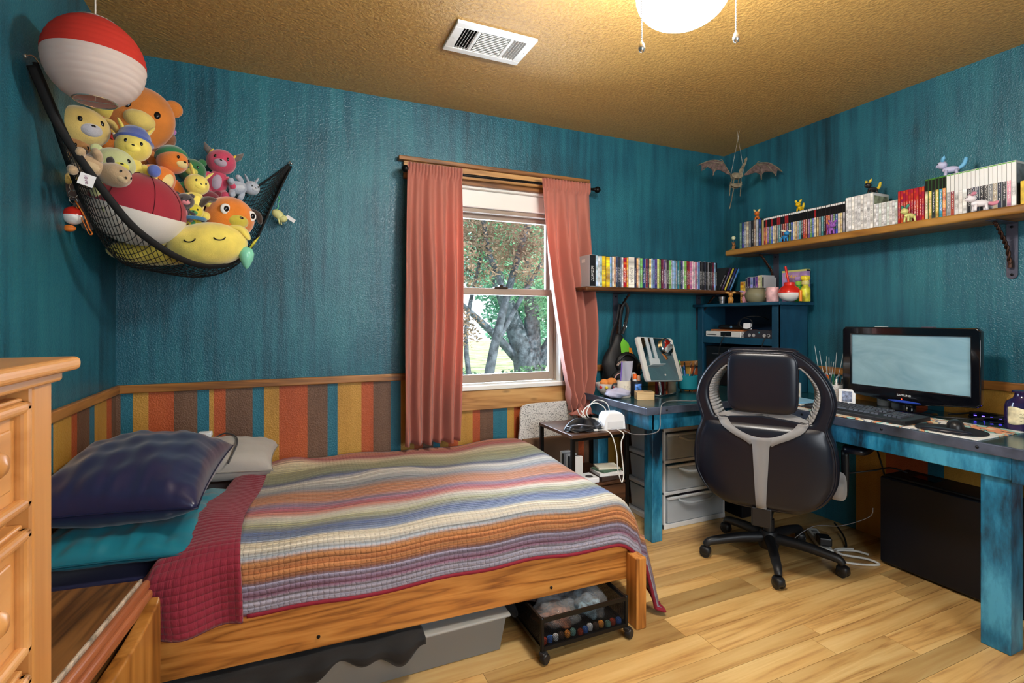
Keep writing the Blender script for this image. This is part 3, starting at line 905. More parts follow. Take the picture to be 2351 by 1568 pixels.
# cord and white plug tags on the wedge pillow
mb = MB(); mb.tube(crom([(-.31, 2.735, .66), (-.27, 2.715, .678), (-.225, 2.65, .672), (-.21, 2.56, .662), (-.215, 2.49, .645), (-.235, 2.45, .60)], 8, False), .0035, 8)
tag(obj('charging_cord', mb, M('cord_grey', (70, 70, 72), .5), smooth=True), 'thin grey cord running over the grey wedge pillow', 'cord')
for k, x in enumerate((-.42, -.352)):
    mb = MB(); mb.box((x, 2.705, .682), (.055, .03, .022), (R(10), 0, R(-8)))
    tag(obj('white_charger', mb, M('charger_white', (232, 236, 238), .4), bevel=.004), ['white plastic charger behind the grey pillow, the one nearer the corner', 'white plastic charger behind the grey pillow, the one nearer the window'][k], 'charger', 'chargers behind the wedge pillow')

# ------------------------------------------------------------------ dresser
maple = wood('maple', [(174, 116, 58), (198, 140, 78), (208, 154, 94)], 'Z', .7, .34, grain=.5, bstr=.03)
mapley = wood('maple_y', [(176, 118, 60), (200, 142, 80), (210, 156, 96)], 'Y', .7, .34, grain=.5, bstr=.03)
dr = thing('dresser', 'tall honey maple dresser with moulded drawers and round knobs', 'dresser', (-.54, .55, 0))
mb = MB(); mb.b2((-.712, .0, .03), (-.385, 1.055, 1.115)); obj('carcass', mb, maple, dr, bevel=.003)
mb = MB(); mb.b2((-.40, .995, 0), (-.355, 1.065, 1.115)); obj('corner_post', mb, maple, dr, bevel=.005)
mb = MB(); mb.b2((-.40, -.01, 0), (-.355, .06, 1.115)); obj('corner_post', mb, maple, dr, bevel=.005)
mb = MB(); mb.b2((-.715, -.03, 1.125), (-.325, 1.095, 1.148)); obj('top_board', mb, mapley, dr, bevel=.009, seg=4)
mb = MB(); mb.b2((-.715, -.015, 1.108), (-.345, 1.078, 1.126)); obj('top_moulding', mb, mapley, dr, bevel=.006, seg=3)
steel = M('brushed_nickel', (190, 186, 178), .28, .95)
for z0, z1 in ((.925, 1.093), (.708, .903), (.49, .685), (.272, .467), (.06, .25)):
    mb = MB(); mb.b2((-.388, .062, z0), (-.366, .993, z1)); d_ = obj('drawer', mb, mapley, dr, bevel=.003)
    mb = MB(); i0 = .022
    y0, y1 = .066, .989
    for p, q in (((y0, z0 + .004), (y1, z0 + i0)), ((y0, z1 - i0), (y1, z1 - .004)), ((y0, z0 + .004), (y0 + i0, z1 - .004)), ((y1 - i0, z0 + .004), (y1, z1 - .004))):
        mb.b2((-.37, p[0], p[1]), (-.352, q[0], q[1]))
    obj('drawer_moulding', mb, mapley, d_, bevel=.007, seg=3)
    mb = MB(); mb.b2((-.368, .105, z0 + .04), (-.362, .95, z1 - .04)); obj('raised_panel', mb, mapley, d_, bevel=.004)
    for y in (.25, .853):
        mb = MB(); mb.lathe([(.017, 0), (.018, .004), (.013, .007), (.010, .012), (.014, .018)], 24, (-.363, y, (z0 + z1) / 2 + .015), (0, R(90), 0)); kb = obj('knob', mb, steel, d_, smooth='auto')
        mb = MB(); mb.lathe([(.014, .017), (.017, .021), (.017, .027), (.012, .032), (0, .034)], 24, (-.363, y, (z0 + z1) / 2 + .015), (0, R(90), 0)); obj('knob_cap', mb, mapley, kb, smooth='auto')

# oak chest between dresser and bed
oak = wood('dark_oak', [(58, 34, 14), (110, 72, 34), (138, 94, 48)], 'Y', 1.1, .4, grain=1.6)
cherry = wood('cherry_stain', [(104, 50, 26), (146, 82, 48), (166, 100, 62)], 'Y', .8, .34, grain=.6)
ch = thing('oak_chest', 'worn dark oak nightstand with a moulded edge beside the bed head', 'nightstand', (-.535, 1.405, 0), R(-7))
mb = MB(); mb.b2((-.135, -.27, 0), (.125, .27, .47)); obj('body', mb, oak, ch, world=False, bevel=.003)
mb = MB(); mb.b2((-.14, -.285, .478), (.128, .285, .50)); obj('top_board', mb, oak, ch, world=False, bevel=.003)
mb = MB(); mb.b2((.129, -.286, .474), (.136, .286, .503)); obj('edge_strip', mb, M('worn_edge', (176, 160, 140), .6, var=(40, .3)), ch, world=False, bevel=.002)
for k, (x0, x1, z0, z1) in enumerate(((.128, .156, .474, .500), (.126, .162, .448, .474), (.124, .150, .424, .448))):
    mb = MB(); mb.b2((x0 if k else .137, -.287, z0), (x1, .287, z1)); obj('moulding', mb, cherry, ch, world=False, bevel=.010, seg=4)
o_ = crom([(-.285, .04), (-.285, .30), (-.25, .36), (-.1, .395), (.1, .405), (.2, .418), (.262, .432), (.278, .42), (.278, .2), (.278, .05), (0, .035)], 5)
me = plate_mesh([[(p.x, p.y) for p in o_]], .012, .006, 3)
me.transform(Matrix.Rotation(R(90), 4, 'Z'))
link('drawer_front', me, wood('chest_front', [(110, 64, 24), (160, 106, 44), (182, 128, 64)], 'Z', .9, .35, grain=1.0), ch, loc=(.162, 0, 0), smooth='auto')

# ------------------------------------------------------------------ under the bed
def plastic(name, col, a, rough=.3):
    if name in MATS: return MATS[name]
    m, t, b = nt(name)
    b.inputs['Base Color'].default_value = (*lin(col), 1); b.inputs['Roughness'].default_value = rough
    tr = node(t, 'ShaderNodeBsdfTransparent'); mx = node(t, 'ShaderNodeMixShader'); mx.inputs[0].default_value = a
    tr.inputs[0].default_value = (.93, .95, .97, 1)
    t.links.new(tr.outputs[0], mx.inputs[1]); t.links.new(b.outputs[0], mx.inputs[2]); t.links.new(mx.outputs[0], t.nodes['Material Output'].inputs[0])
    MATS[name] = m
    return m
bin_ = thing('storage_bin', 'low grey translucent storage bin with a lid under the bed', 'storage bin', (.26, 1.98, 0))
clear_grey = plastic('bin_grey', (150, 150, 146), .55)
mb = MB()
def tub(mb, x0, x1, y0, y1, z0, z1, tp, th=.003):
    for (a, b, c, d) in (((x0, y0), (x1, y0), (x1 - tp, y0 + tp), (x0 + tp, y0 + tp)), ((x1, y0), (x1, y1), (x1 - tp, y1 - tp), (x1 - tp, y0 + tp)), ((x1, y1), (x0, y1), (x0 + tp, y1 - tp), (x1 - tp, y1 - tp)), ((x0, y1), (x0, y0), (x0 + tp, y0 + tp), (x0 + tp, y1 - tp))):
        mb.add([(a[0], a[1], z1), (b[0], b[1], z1), (c[0], c[1], z0), (d[0], d[1], z0)], [(0, 1, 2, 3)])
    mb.add([(x0 + tp, y0 + tp, z0), (x1 - tp, y0 + tp, z0), (x1 - tp, y1 - tp, z0), (x0 + tp, y1 - tp, z0)], [(0, 1, 2, 3)])
tub(mb, -.21, .725, 1.70, 2.25, .003, .130, .018)
obj('tub', mb, clear_grey, bin_, solid=.003)
mb = MB(); mb.b2((-.225, 1.685, .130), (.74, 2.265, .140)); l_ = obj('lid', mb, plastic('lid_clear', (190, 190, 186), .5), bin_, bevel=.004)
mb = MB(); mb.b2((-.15, 1.75, .140), (.66, 2.2, .146)); obj('lid_panel', mb, plastic('lid_clear', None, .5), l_, bevel=.003)
# folded ring and discs inside
for k, (x, r) in enumerate(((.05, .11), (.19, .07))):
    mb = MB()
    for rr in (r, r * .72):
        mb.tube([(x + rr * math.cos(a), 1.80 + rr * .55 * math.sin(a) + .06, .058 + .03 * math.sin(a)) for a in [2 * math.pi * i / 32 for i in range(32)]], .004, 6, closed=True)
    for i in range(8):
        a = 2 * math.pi * i / 8
        mb.cyl((x + r * .72 * math.cos(a), 1.86 + r * .4 * math.sin(a), .058 + .022 * math.sin(a)), (x + r * math.cos(a), 1.86 + r * .55 * math.sin(a), .058 + .03 * math.sin(a)), .003, 6)
    tag(obj('round_ornament', mb, M('ornament_cream', (206, 200, 176), .6), smooth=True), ['large cream ring ornament inside the grey bin', 'small cream ring ornament inside the grey bin'][k], 'ornament', 'ring ornaments in the bin')
blackcloth = cloth('black_cloth', (14, 14, 15), .85, 300, .1)
def drape(u, v):
    x = lerp(-.36, .42, u); 
    y = lerp(1.652, 2.0, v)
    z = .150 + .008 * math.sin(u * 22) * math.sin(v * 9 + 1)
    if v < .16: z = .150 - (.16 - v) * .36 * (.65 + .35 * math.sin(u * 15 + 1) + .2 * math.sin(u * 37)); y = 1.660 + .008 * math.sin(u * 40)
    return (x, y, max(z, .012))
mb = MB(); mb.grid(drape, 90, 24); tag(obj('black_cloth', mb, blackcloth, smooth=True, solid=.004), 'rumpled black cloth lying over the grey storage bin', 'cloth')
def lump(c, r, seed, amp=.18, nu=28, nv=16):
    rg = random.Random(seed); ph = [rg.uniform(0, 6.3) for _ in range(9)]
    m_ = MB(); m_.ell((0, 0, 0), 1, nu=nu, nv=nv)
    V = []
    for x, y, z in m_.V:
        k = 1 + amp * (math.sin(4 * x + ph[0] + 2 * z) * math.sin(3 * y + ph[1]) + .5 * math.sin(7 * z + 5 * x + ph[2]) + .4 * math.sin(9 * y + ph[3] - 6 * x))
        V.append((c[0] + r[0] * x * k, c[1] + r[1] * y * k, max(c[2] + r[2] * z * k, c[2] - r[2] * .9)))
    m_.V = V
    return m_
tag(obj('black_bag', lump((.80, 2.02, .085), (.07, .20, .085), 3), blackcloth, smooth=True), 'slumped black bag between the grey bin and the rolling cart', 'bag')

cart = thing('rolling_cart', 'black wire mesh cart on casters rolled half under the bed', 'cart', (1.0, 1.77, 0))
CX0, CX1, CY0, CY1 = .818, 1.178, 1.592, 1.95
bm_ = M('cart_black', (26, 25, 25), .4, .5)
for x in (CX0, CX1):
    for y in (CY0, CY1):
        mb = MB(); mb.cyl((x, y, .035), (x, y, .155), .0075, 12); mb.ell((x, y, .155), (.008, .008, .005), nu=12, nv=6); p_ = obj('post', mb, bm_, cart, smooth='auto')
        cst = obj('caster', MB().lathe([(.003, -.011), (.016, -.011), (.018, -.007), (.018, .007), (.016, .011), (.003, .011)], 20, (x + .006, y - .010, .0185), (R(90), 0, R(25))), M('caster_black', (28, 28, 30), .45), cart, smooth='auto')
        mb = MB(); mb.box((x + .002, y - .005, .033), (.026, .026, .014), (0, 0, R(25))); obj('caster_hood', mb, M('caster_black', None), cst, bevel=.005)
mb = MB()
for z in (.148, .048):
    mb.b2((CX0, CY0 - .005, z - .008), (CX1, CY0 + .003, z + .006)); mb.b2((CX0, CY1 - .003, z - .008), (CX1, CY1 + .005, z + .006))
    mb.b2((CX0 - .005, CY0, z - .008), (CX0 + .003, CY1, z + .006)); mb.b2((CX1 - .003, CY0, z - .008), (CX1 + .005, CY1, z + .006))
obj('rim', mb, bm_, cart)
def meshpanel(name, f, nu, nv):
    m_ = MB()
    for d in (1, -1):
        for k in range(-nv, nu + 1):
            i0 = max(0, k); i1 = min(nu, k + nv)
            if i1 <= i0: continue
            u0, u1 = i0 / nu, i1 / nu; v0, v1 = (i0 - k) / nv, (i1 - k) / nv
            if d < 0: v0, v1 = 1 - v0, 1 - v1
            m_.tube([f(u0, v0), f(u1, v1)], .0007, 3)
    o = obj(name, m_, bm_, cart); o['kind'] = 'stuff'
meshpanel('mesh_panel', lambda u, v: (lerp(CX0, CX1, u), CY0, lerp(.05, .148, v)), 62, 17)
meshpanel('mesh_panel', lambda u, v: (CX0, lerp(CY0, CY1, u), lerp(.05, .148, v)), 62, 17)
meshpanel('mesh_panel', lambda u, v: (CX1, lerp(CY0, CY1, u), lerp(.05, .148, v)), 62, 17)
mb = MB(); mb.b2((CX0, CY0, .044), (CX1, CY1, .047)); obj('tray', mb, bm_, cart)
zipm = plastic('zip_bag', (200, 204, 208), .20, .08)
for k, (c, r, cc_, lab) in enumerate((((.93, 1.71, .078), (.07, .07, .028), (110, 70, 50), 'brown bundle of craft parts at the near end of the cart'), ((1.08, 1.73, .08), (.06, .075, .030), (90, 110, 120), 'slate bundle of craft parts at the far end of the cart'), ((1.0, 1.86, .08), (.12, .05, .03), (70, 56, 52), 'dark bundle of craft parts at the back of the cart'))):
    tag(obj('craft_bundle', lump(c, r, 60 + k, .2), M('craft_%d' % k, cc_, .5, var=(45, .7)), smooth=True), lab, 'craft parts', 'craft bundles in the cart')
for k, (c, r, lab) in enumerate((((.93, 1.70, .096), (.085, .085, .046), 'clear zip bag of small parts at the near end of the mesh cart'), ((1.08, 1.72, .100), (.075, .09, .05), 'clear zip bag with a green seal in the mesh cart'), ((1.0, 1.86, .098), (.13, .06, .048), 'clear zip bag at the back of the mesh cart'))):
    tag(obj('zip_bag', lump(c, r, 20 + k, .14), zipm, smooth=True), lab, 'bag', 'zip bags in the cart')
rg = random.Random(5)
pc = [(190, 70, 40), (60, 110, 190), (220, 220, 220), (80, 60, 50), (230, 150, 60), (120, 170, 160)]
for k in range(14):
    c_ = pc[k % 6]
    mb = MB(); mb.lathe([(.010, 0), (.011, .002), (.011, .016), (.008, .02), (0, .021)], 12, (.838 + k * .0245, rg.uniform(1.607, 1.622), .0475))
    tag(obj('small_bottle', mb, M('bead_%d' % (k % 6), c_, .4), smooth='auto'), '%s little bottle at the front of the mesh cart, %s from the left' % (['rust red', 'blue', 'white', 'brown', 'orange', 'pale teal'][k % 6], ['first', 'second', 'third', 'fourth', 'fifth', 'sixth', 'seventh', 'eighth', 'ninth', 'tenth', 'eleventh', 'twelfth', 'thirteenth', 'fourteenth'][k]), 'bottle', 'bottles in the mesh cart')
# ------------------------------------------------------------------ corner desk
desk_blue = washed('desk_blue', (26, 106, 140), (14, 34, 50), (70, 156, 190), rough=.34, peel=0, streak=(6, 6, 1.8), amt=(.42, .60), coord='Object')
desk_top = washed('desk_top', (22, 62, 70), (16, 38, 44), (36, 88, 92), rough=.2, peel=0, streak=(2, 6, 4), coord='Object')
desk_edge = M('desk_edge', (70, 76, 90), .3, .3, var=(8, .4))
DT = .755
desk = thing('corner_desk', 'L-shaped teal painted wooden corner desk with dark edging', 'desk', (2.35, 2.0, 0))
L_ = [(1.685, 2.098), (2.345, 2.098), (2.345, .89), (XR - .022, .89), (XR - .022, YB - .022), (1.685, YB - .022)]
mb = MB(); mb.prism([(x, y) for x, y in L_], DT - .03, DT); obj('worktop', mb, desk_top, desk, bevel=.003)
def strip(p, q): 
    m_ = MB(); m_.b2(p, q); return obj('edging', m_, desk_edge, desk, bevel=.003)
e1 = strip((1.672, 2.085, DT - .036), (2.333, 2.098, DT + .003)); e2 = strip((2.332, .878, DT - .036), (2.345, 2.098, DT + .003)); e3 = strip((1.672, 2.098, DT - .036), (1.685, YB - .022, DT + .003)); e4 = strip((2.345, .878, DT - .036), (XR - .022, .890, DT + .003))
scr = M('screw_dark', (40, 42, 46), .35, .8)
for (x, y), ax in (((1.80, 2.0845), 'y'), ((2.1, 2.0845), 'y'), ((2.3315, 1.72), 'x'), ((2.3315, 1.35), 'x'), ((2.3315, 1.02), 'x')):
    mb = MB(); mb.lathe([(.006, 0), (.005, .002), (0, .003)], 12, (x, y, DT - .016), (R(90), 0, 0) if ax == 'y' else (0, R(-90), 0)); obj('screw', mb, scr, e1 if ax == 'y' else e2, smooth=True)
def apron(p, q):
    m_ = MB(); m_.b2(p, q); return obj('apron', m_, desk_blue, desk, bevel=.003)
AZ0, AZ1 = DT - .118, DT - .036
apron((1.72, 2.105, AZ0), (2.35, 2.14, AZ1)); apron((2.352, .9305, AZ0), (2.385, 2.10, AZ1)); apron((1.70, 2.105, AZ0), (1.735, YB - .03, AZ1)); apron((2.352, .895, AZ0 - .008), (2.47, .93, AZ1))
apron((2.471, .90, AZ0), (2.9, .93, AZ1))
def leg(x, y, w=.085, h=AZ1):
    m_ = MB(); m_.b2((x, y, 0), (x + w, y + w, h)); return obj('leg', m_, desk_blue, desk, bevel=.004)
leg(2.372, .940, .088); leg(1.80, 2.20, .07); leg(XR - .13, .94, .088); leg(1.80, YB - .12, .07); leg(2.40, YB - .12, .07)
mb = MB(); mb.b2((1.735, 2.14, AZ0 + .02), (2.35, 2.2, AZ1)); obj('support_beam', mb, M('raw_board', (96, 66, 40), .7), desk)

# ------------------------------------------------------------------ gaming chair
leather = M('black_leather', (14, 18, 30), .30, spec=.5, bmp=(160, .06, .002))
greyfab = cloth('grey_suede', (128, 126, 126), .9, 600, .4)
nylon = M('chair_nylon', (26, 27, 30), .42)
chair = thing('gaming_chair', 'black leather gaming chair with grey suede trim on five casters', 'chair', (2.235, 1.83, 0), R(-56))
KS = .000593
def Zc(cy): return 1.081 - (cy - 62) * KS
YBK = -.27
hw = [(62, 185), (80, 235), (130, 315), (220, 400), (330, 465), (430, 490), (500, 487), (580, 464), (640, 448), (700, 460), (780, 490), (880, 505), (980, 508), (1080, 494), (1180, 445), (1250, 375), (1300, 270), (1318, 140)]
right = [(h * KS, Zc(c)) for c, h in hw]
outer = right + [(-x, z) for x, z in reversed(right)]
outer = [(p.x, p.y) for p in crom(outer, 4)]
hole_r = [(262, 208), (318, 262), (372, 345), (388, 430), (372, 520), (318, 622), (200, 602), (0, 582)]
hr = [(x * KS, Zc(c)) for x, c in hole_r]
hole = crom(hr, 4, False)
hole = [(p.x, p.y) for p in hole] + [(-p.x, p.y) for p in reversed(hole[:-1])]
top_in = [(-250 * KS, Zc(205)), (250 * KS, Zc(205))]
zc_ = Zc(420)
me = plate_mesh([[(x * .925, .70 + (z - .70) * .94) for x, z in outer], [(x * 1.09, zc_ + (z - zc_) * 1.10) for x, z in hole]], .018, .022, 4)
link('back_shell', me, leather, chair, loc=(0, YBK, 0), smooth='auto')
# padded rear panel
def panel(u, v):
    c = lerp(648, 1300, v)
    h = None
    for (c0, h0), (c1, h1) in zip(hw, hw[1:]):
        if c0 <= c <= c1: h = lerp(h0, h1, (c - c0) / (c1 - c0))
    h = (h or 140) * KS * .93
    x = lerp(-h, h, u)
    e = max(0, (1 - (2 * u - 1) ** 4) * (1 - (2 * v - 1) ** 6))
    return (x, YBK - .037 - .030 * e ** .6, Zc(c))
mb = MB(); mb.grid(panel, 40, 30); obj('back_pad', mb, leather, chair, world=False, smooth=True)
# piping round the shell
mb = MB(); mb.tube([(x * .955, YBK - .037, .70 + (z - .70) * .965) for x, z in outer], .005, 6, closed=True); obj('piping', mb, leather, chair, world=False, smooth=True)
# suede lining of the openings
mb = MB()
n = len(hole)
for i in range(n):
    (x0, z0), (x1, z1) = hole[i], hole[(i + 1) % n]
    if max(z0, z1) > Zc(195): continue
    mb.add([(x0 * .985, YBK - .038, z0), (x1 * .985, YBK - .038, z1), (x1 * .90, YBK + .085, z1), (x0 * .90, YBK + .085, z0)], [(0, 1, 2, 3)])
obj('suede_lining', mb, greyfab, chair, world=False, smooth=True, solid=.006)
# Y-shaped suede strip
def yb(x, c, d=0): return (x * KS, YBK - .066 - d, Zc(c))
mb = MB()
arc_o = crom([(-318, 625), (-280, 680), (-200, 735), (-110, 780), (-75, 805)], 5, False); arc_i = crom([(-245, 622), (-215, 662), (-150, 705), (-75, 735), (0, 745)], 5, False)
def pady(x, z):
    c = 62 + (1.081 - z) / KS; v = max(0, min(1, (c - 648) / 652)); e = max(0, (1 - (x / (.29)) ** 4) * (1 - (2 * v - 1) ** 6))
    return YBK - .043 - .030 * e ** .6
for s in (1, -1):
    A = [(p.x * KS * s, Zc(p.y)) for p in arc_o]; B = [(p.x * KS * s, Zc(p.y)) for p in arc_i]
    V = [(x, pady(x, z), z) for x, z in A] + [(x, pady(x, z), z) for x, z in B]; k = len(A)
    mb.add(V, [(i, i + 1, k + i + 1, k + i) for i in range(k - 1)])
rows = 24
V = []
for i in range(rows + 1):
    c = lerp(745, 1292, i / rows); w = lerp(62, 36, min(1, i / rows * 1.1)) if c > 800 else lerp(75, 62, (c - 745) / 55)
    for x in (-w, w): V.append((x * KS, pady(x * KS, Zc(c)) - .001, Zc(c)))
mb.add(V, [(2 * i, 2 * i + 1, 2 * i + 3, 2 * i + 2) for i in range(rows)])
obj('suede_strip', mb, greyfab, chair, world=False, smooth=True, solid=.004)
# suede bolster over the lower edge of the opening
P = crom([(-318 * KS, YBK - .02, Zc(628)), (-180 * KS, YBK - .015, Zc(596)), (0, YBK - .01, Zc(584)), (180 * KS, YBK - .015, Zc(596)), (318 * KS, YBK - .02, Zc(628))], 8, False)
mb = MB(); mb.tube(P, [lerp(.008, .026, math.sin(math.pi * i / (len(P) - 1)) ** .5) for i in range(len(P))], 12); obj('suede_bolster', mb, greyfab, chair, world=False, smooth=True)
# head pad hanging in the opening
mb = MB(); mb.ell((0, YBK - .012, Zc(330)), (248 * KS, .048, 236 * KS), nu=48, nv=30, pw=.32); obj('head_pad', mb, leather, chair, world=False, smooth=True)
pp = [(248 * KS * .96 * math.copysign(abs(math.cos(a)) ** .32, math.cos(a)), YBK - .046, Zc(330) + 236 * KS * .96 * math.copysign(abs(math.sin(a)) ** .32, math.sin(a))) for a in [2 * math.pi * i / 80 for i in range(80)]]
mb = MB(); mb.tube(pp, .005, 6, closed=True); obj('head_pad_piping', mb, leather, chair, world=False, smooth=True)
# front cushion of the back, seat, arms
mb = MB(); mb.ell((0, YBK + .06, .57), (.25, .06, .17), nu=40, nv=24, pw=.45); obj('lumbar_cushion', mb, leather, chair, world=False, smooth=True)
mb = MB(); mb.ell((0, .02, .435), (.27, .27, .06), nu=40, nv=20, pw=.45); obj('seat', mb, leather, chair, world=False, smooth=True)
mb = MB(); mb.b2((-.2, -.2, .355), (.2, .2, .38)); obj('seat_plate', mb, nylon, chair, world=False, bevel=.006)
for s in (1, -1):
    mb = MB(); mb.tube(crom([(s * .18, 0, .365), (s * .30, .02, .36), (s * .325, .03, .40), (s * .325, .03, .58)], 6, False), .022, 10, flat=.7); a_ = obj('arm_support', mb, nylon, chair, world=False, smooth=True)
    x_, ry = (.385, R(-14)) if s > 0 else (-.285, R(-10))
    mb = MB(); mb.ell((0, 0, 0), (.055, .125, .019), nu=28, nv=14, pw=.5); obj('arm_pad', mb, leather, a_, world=False, loc=(x_, .06, .600), rot=(0, 0, ry), smooth=True)
mb = MB(); mb.ell((.295, -.12, .45), (.035, .11, .05), nu=20, nv=12, pw=.6); obj('seat_wing', mb, greyfab, chair, world=False, smooth=True)
# back bracket, column, base
mb = MB(); mb.b2((-.042, YBK - .052, .265), (.042, YBK - .036, .352)); obj('back_bracket', mb, nylon, chair, world=False, bevel=.006)
mb = MB(); mb.b2((-.036, YBK - .04, .275), (.036, -.05, .30)); mb.b2((-.07, -.1, .31), (.07, .1, .352)); mb.b2((-.036, -.1, .29), (.036, -.05, .32)); obj('tilt_mechanism', mb, nylon, chair, world=False, bevel=.006)
mb = MB(); mb.lathe([(.026, .09), (.026, .2), (.02, .2), (.02, .33)], 20); mb.lathe([(.045, .055), (.048, .07), (.045, .125), (.036, .14)], 24); obj('gas_column', mb, nylon, chair, world=False, smooth='auto')
# five arms with casters; angles set by where the casters stand
cc = Vector((2.235, 1.83))
def to_local(x, y):
    v = Vector((x - cc.x, y - cc.y)); a = R(56); return Vector((v.x * math.cos(a) - v.y * math.sin(a), v.x * math.sin(a) + v.y * math.cos(a)))
a0 = math.atan2(*reversed(to_local(2.016, 1.60)))
for k in range(5):
    a = a0 + k * 2 * math.pi / 5; d = Vector((math.cos(a), math.sin(a), 0))
    P = crom([d * .03 + Vector((0, 0, .105)), d * .14 + Vector((0, 0, .102)), d * .25 + Vector((0, 0, .088)), d * .30 + Vector((0, 0, .078)), d * .318 + Vector((0, 0, .058))], 6, False)
    mb = MB(); mb.tube(P, [lerp(.026, .016, i / (len(P) - 1)) for i in range(len(P))], 12, flat=1.05); arm = obj('base_arm', mb, nylon, chair, world=False, smooth=True)
    e = d * .318; w = Vector((-d.y, d.x, 0)); yaw = a + [0.5, -.4, .8, .2, -.6][k]
    cs = MB()
    for s in (1, -1):
        cs.lathe([(.004, -.007), (.022, -.007), (.025, -.004), (.025, .005), (.022, .007), (.004, .007)], 20, (e.x + s * .013 * math.cos(yaw + 1.57), e.y + s * .013 * math.sin(yaw + 1.57), .025), (R(90), 0, yaw))
    wh = obj('caster', cs, nylon, arm, world=False, smooth='auto')
    mb = MB(); mb.ell((e.x, e.y, .034), (.028, .024, .022), (0, 0, yaw), nu=18, nv=10, pw=.7); obj('caster_hood', mb, nylon, wh, world=False, smooth=True)

# ------------------------------------------------------------------ plastic drawer tower
tw = thing('drawer_tower', 'white three drawer plastic storage tower under the desk', 'drawer unit', (2.21, 2.5, 0))
pw_ = M('tower_white', (226, 228, 230), .35); pc_ = plastic('drawer_clear', (226, 234, 240), .5, .25)
TX0, TX1, TY0, TY1 = 1.975, 2.445, 2.305, 2.68
mb = MB()
for z0, z1 in ((0, .03), (.195, .215), (.378, .398), (.56, .585)):
    mb.b2((TX0, TY0 + .004, z0), (TX1, TY1, z1))
for x in (TX0, TX1 - .014):
    for y in (TY0 + .006, TY1 - .02): mb.b2((x, y, 0), (x + .014, y + .02, .58))
obj('frame', mb, pw_, tw, bevel=.004)
mb = MB(); mb.b2((TX0 - .006, TY0 - .006, .586), (TX1 + .006, TY1 + .004, .600)); obj('top_cover', mb, pw_, tw, bevel=.005)
for z0, z1 in ((.032, .190), (.217, .373), (.400, .556)):
    mb = MB()
    tub(mb, TX0 + .018, TX1 - .018, TY0 - .004, TY1 - .03, z0 + .004, z1 - .01, .008)
    d_ = obj('drawer', mb, pc_, tw, solid=.003)
    mb = MB(); mb.b2((TX0 + .016, TY0 - .012, z1 - .018), (TX1 - .016, TY0 + .004, z1 - .004)); obj('drawer_lip', mb, pw_, d_, bevel=.004)
    hp = crom([(TX0 + .09, TY0 - .014, z1 - .022), (TX0 + .13, TY0 - .022, z1 - .036), (TX0 + .17, TY0 - .024, z1 - .046), (TX1 - .17, TY0 - .024, z1 - .046), (TX1 - .13, TY0 - .022, z1 - .036), (TX1 - .09, TY0 - .014, z1 - .022)], 6, False)
    mb = MB(); mb.tube(hp, .0075, 8); obj('drawer_handle', mb, pc_, d_, smooth=True)
mb = MB(); mb.b2((2.0, 2.33, .228), (2.21, 2.55, .335)); bx_ = obj('gift_box', mb, M('box_blue', (96, 186, 214), .6), bevel=.003)
tag(bx_, 'pale blue box printed with little flowers in the middle plastic drawer', 'box')
for k, (x, c_) in enumerate(((2.04, (170, 200, 60)), (2.11, (222, 84, 60)), (2.17, (96, 130, 200)))):
    mb = MB(); z = .285 + .004 * k
    for i in range(7):
        a = 2 * math.pi * i / 7; mb.lathe([(.0055, 0), (.0055, .0006)], 8, (x + .009 * math.cos(a), 2.3293, z + .009 * math.sin(a)), (R(90), 0, 0))
    o = obj('flower_print', mb, M('flower_%d' % k, c_, .6), bx_); o['kind'] = 'stuff'
mb = MB(); mb.b2((2.24, 2.33, .228), (2.40, 2.5, .34)); tag(obj('keepsake_box', mb, M('box_pale', (214, 206, 200), .6, var=(30, .25)), bevel=.003), 'cream patterned box in the middle plastic drawer', 'box')
tag(obj('folded_cloth', lump((2.11, 2.43, .455), (.09, .09, .045), 31, .08), M('cloth_slate', (96, 120, 130), .8), smooth=True), 'slate blue folded cloth in the top plastic drawer', 'cloth')
tag(obj('cloth_bundle', lump((2.32, 2.43, .455), (.08, .09, .05), 32, .14), M('cloth_peach', (190, 130, 110), .8, var=(20, .4)), smooth=True), 'peach and brown cloth bundle in the top plastic drawer', 'cloth')
tag(obj('cloth_bundle', lump((2.10, 2.42, .092), (.08, .08, .055), 33, .12), M('cloth_cream', (206, 200, 194), .7, var=(12, .3)), smooth=True), 'cream bundle at the left of the bottom plastic drawer', 'cloth')
tag(obj('cloth_bundle', lump((2.29, 2.42, .095), (.09, .08, .058), 34, .12), M('cloth_lilac', (160, 140, 170), .7, var=(12, .3)), smooth=True), 'lilac bundle at the right of the bottom plastic drawer', 'cloth')

# ------------------------------------------------------------------ bedside rack nightstand by the desk
dark_walnut = wood('dark_walnut', [(40, 24, 14), (74, 46, 28), (96, 62, 40)], 'X', 1.2, .4, grain=1.2, knots=True)
ns = thing('nightstand', 'dark walnut nightstand with black metal frame at the foot of the bed', 'nightstand', (1.495, 2.42, 0))
NX0, NX1, NY0, NY1 = 1.315, 1.672, 2.225, 2.60
mb = MB(); mb.b2((NX0, NY0, .602), (NX1, NY1, .62)); obj('top_board', mb, dark_walnut, ns, bevel=.003)
mb = MB(); mb.b2((NX0 + .022, NY0 + .01, .34), (NX1 - .022, NY1, .355)); obj('shelf', mb, dark_walnut, ns, bevel=.003)
for x in (NX0 + .002, NX1 - .022):
    for y in (NY0 + .004, NY1 - .024):
        mb = MB(); mb.b2((x, y, 0), (x + .02, y + .02, .602)); obj('leg', mb, black_metal, ns, bevel=.002)
mb = MB()
mb.b2((NX0 + .02, NY0 + .006, .588), (NX1 - .02, NY0 + .02, .602)); obj('top_rail', mb, black_metal, ns)
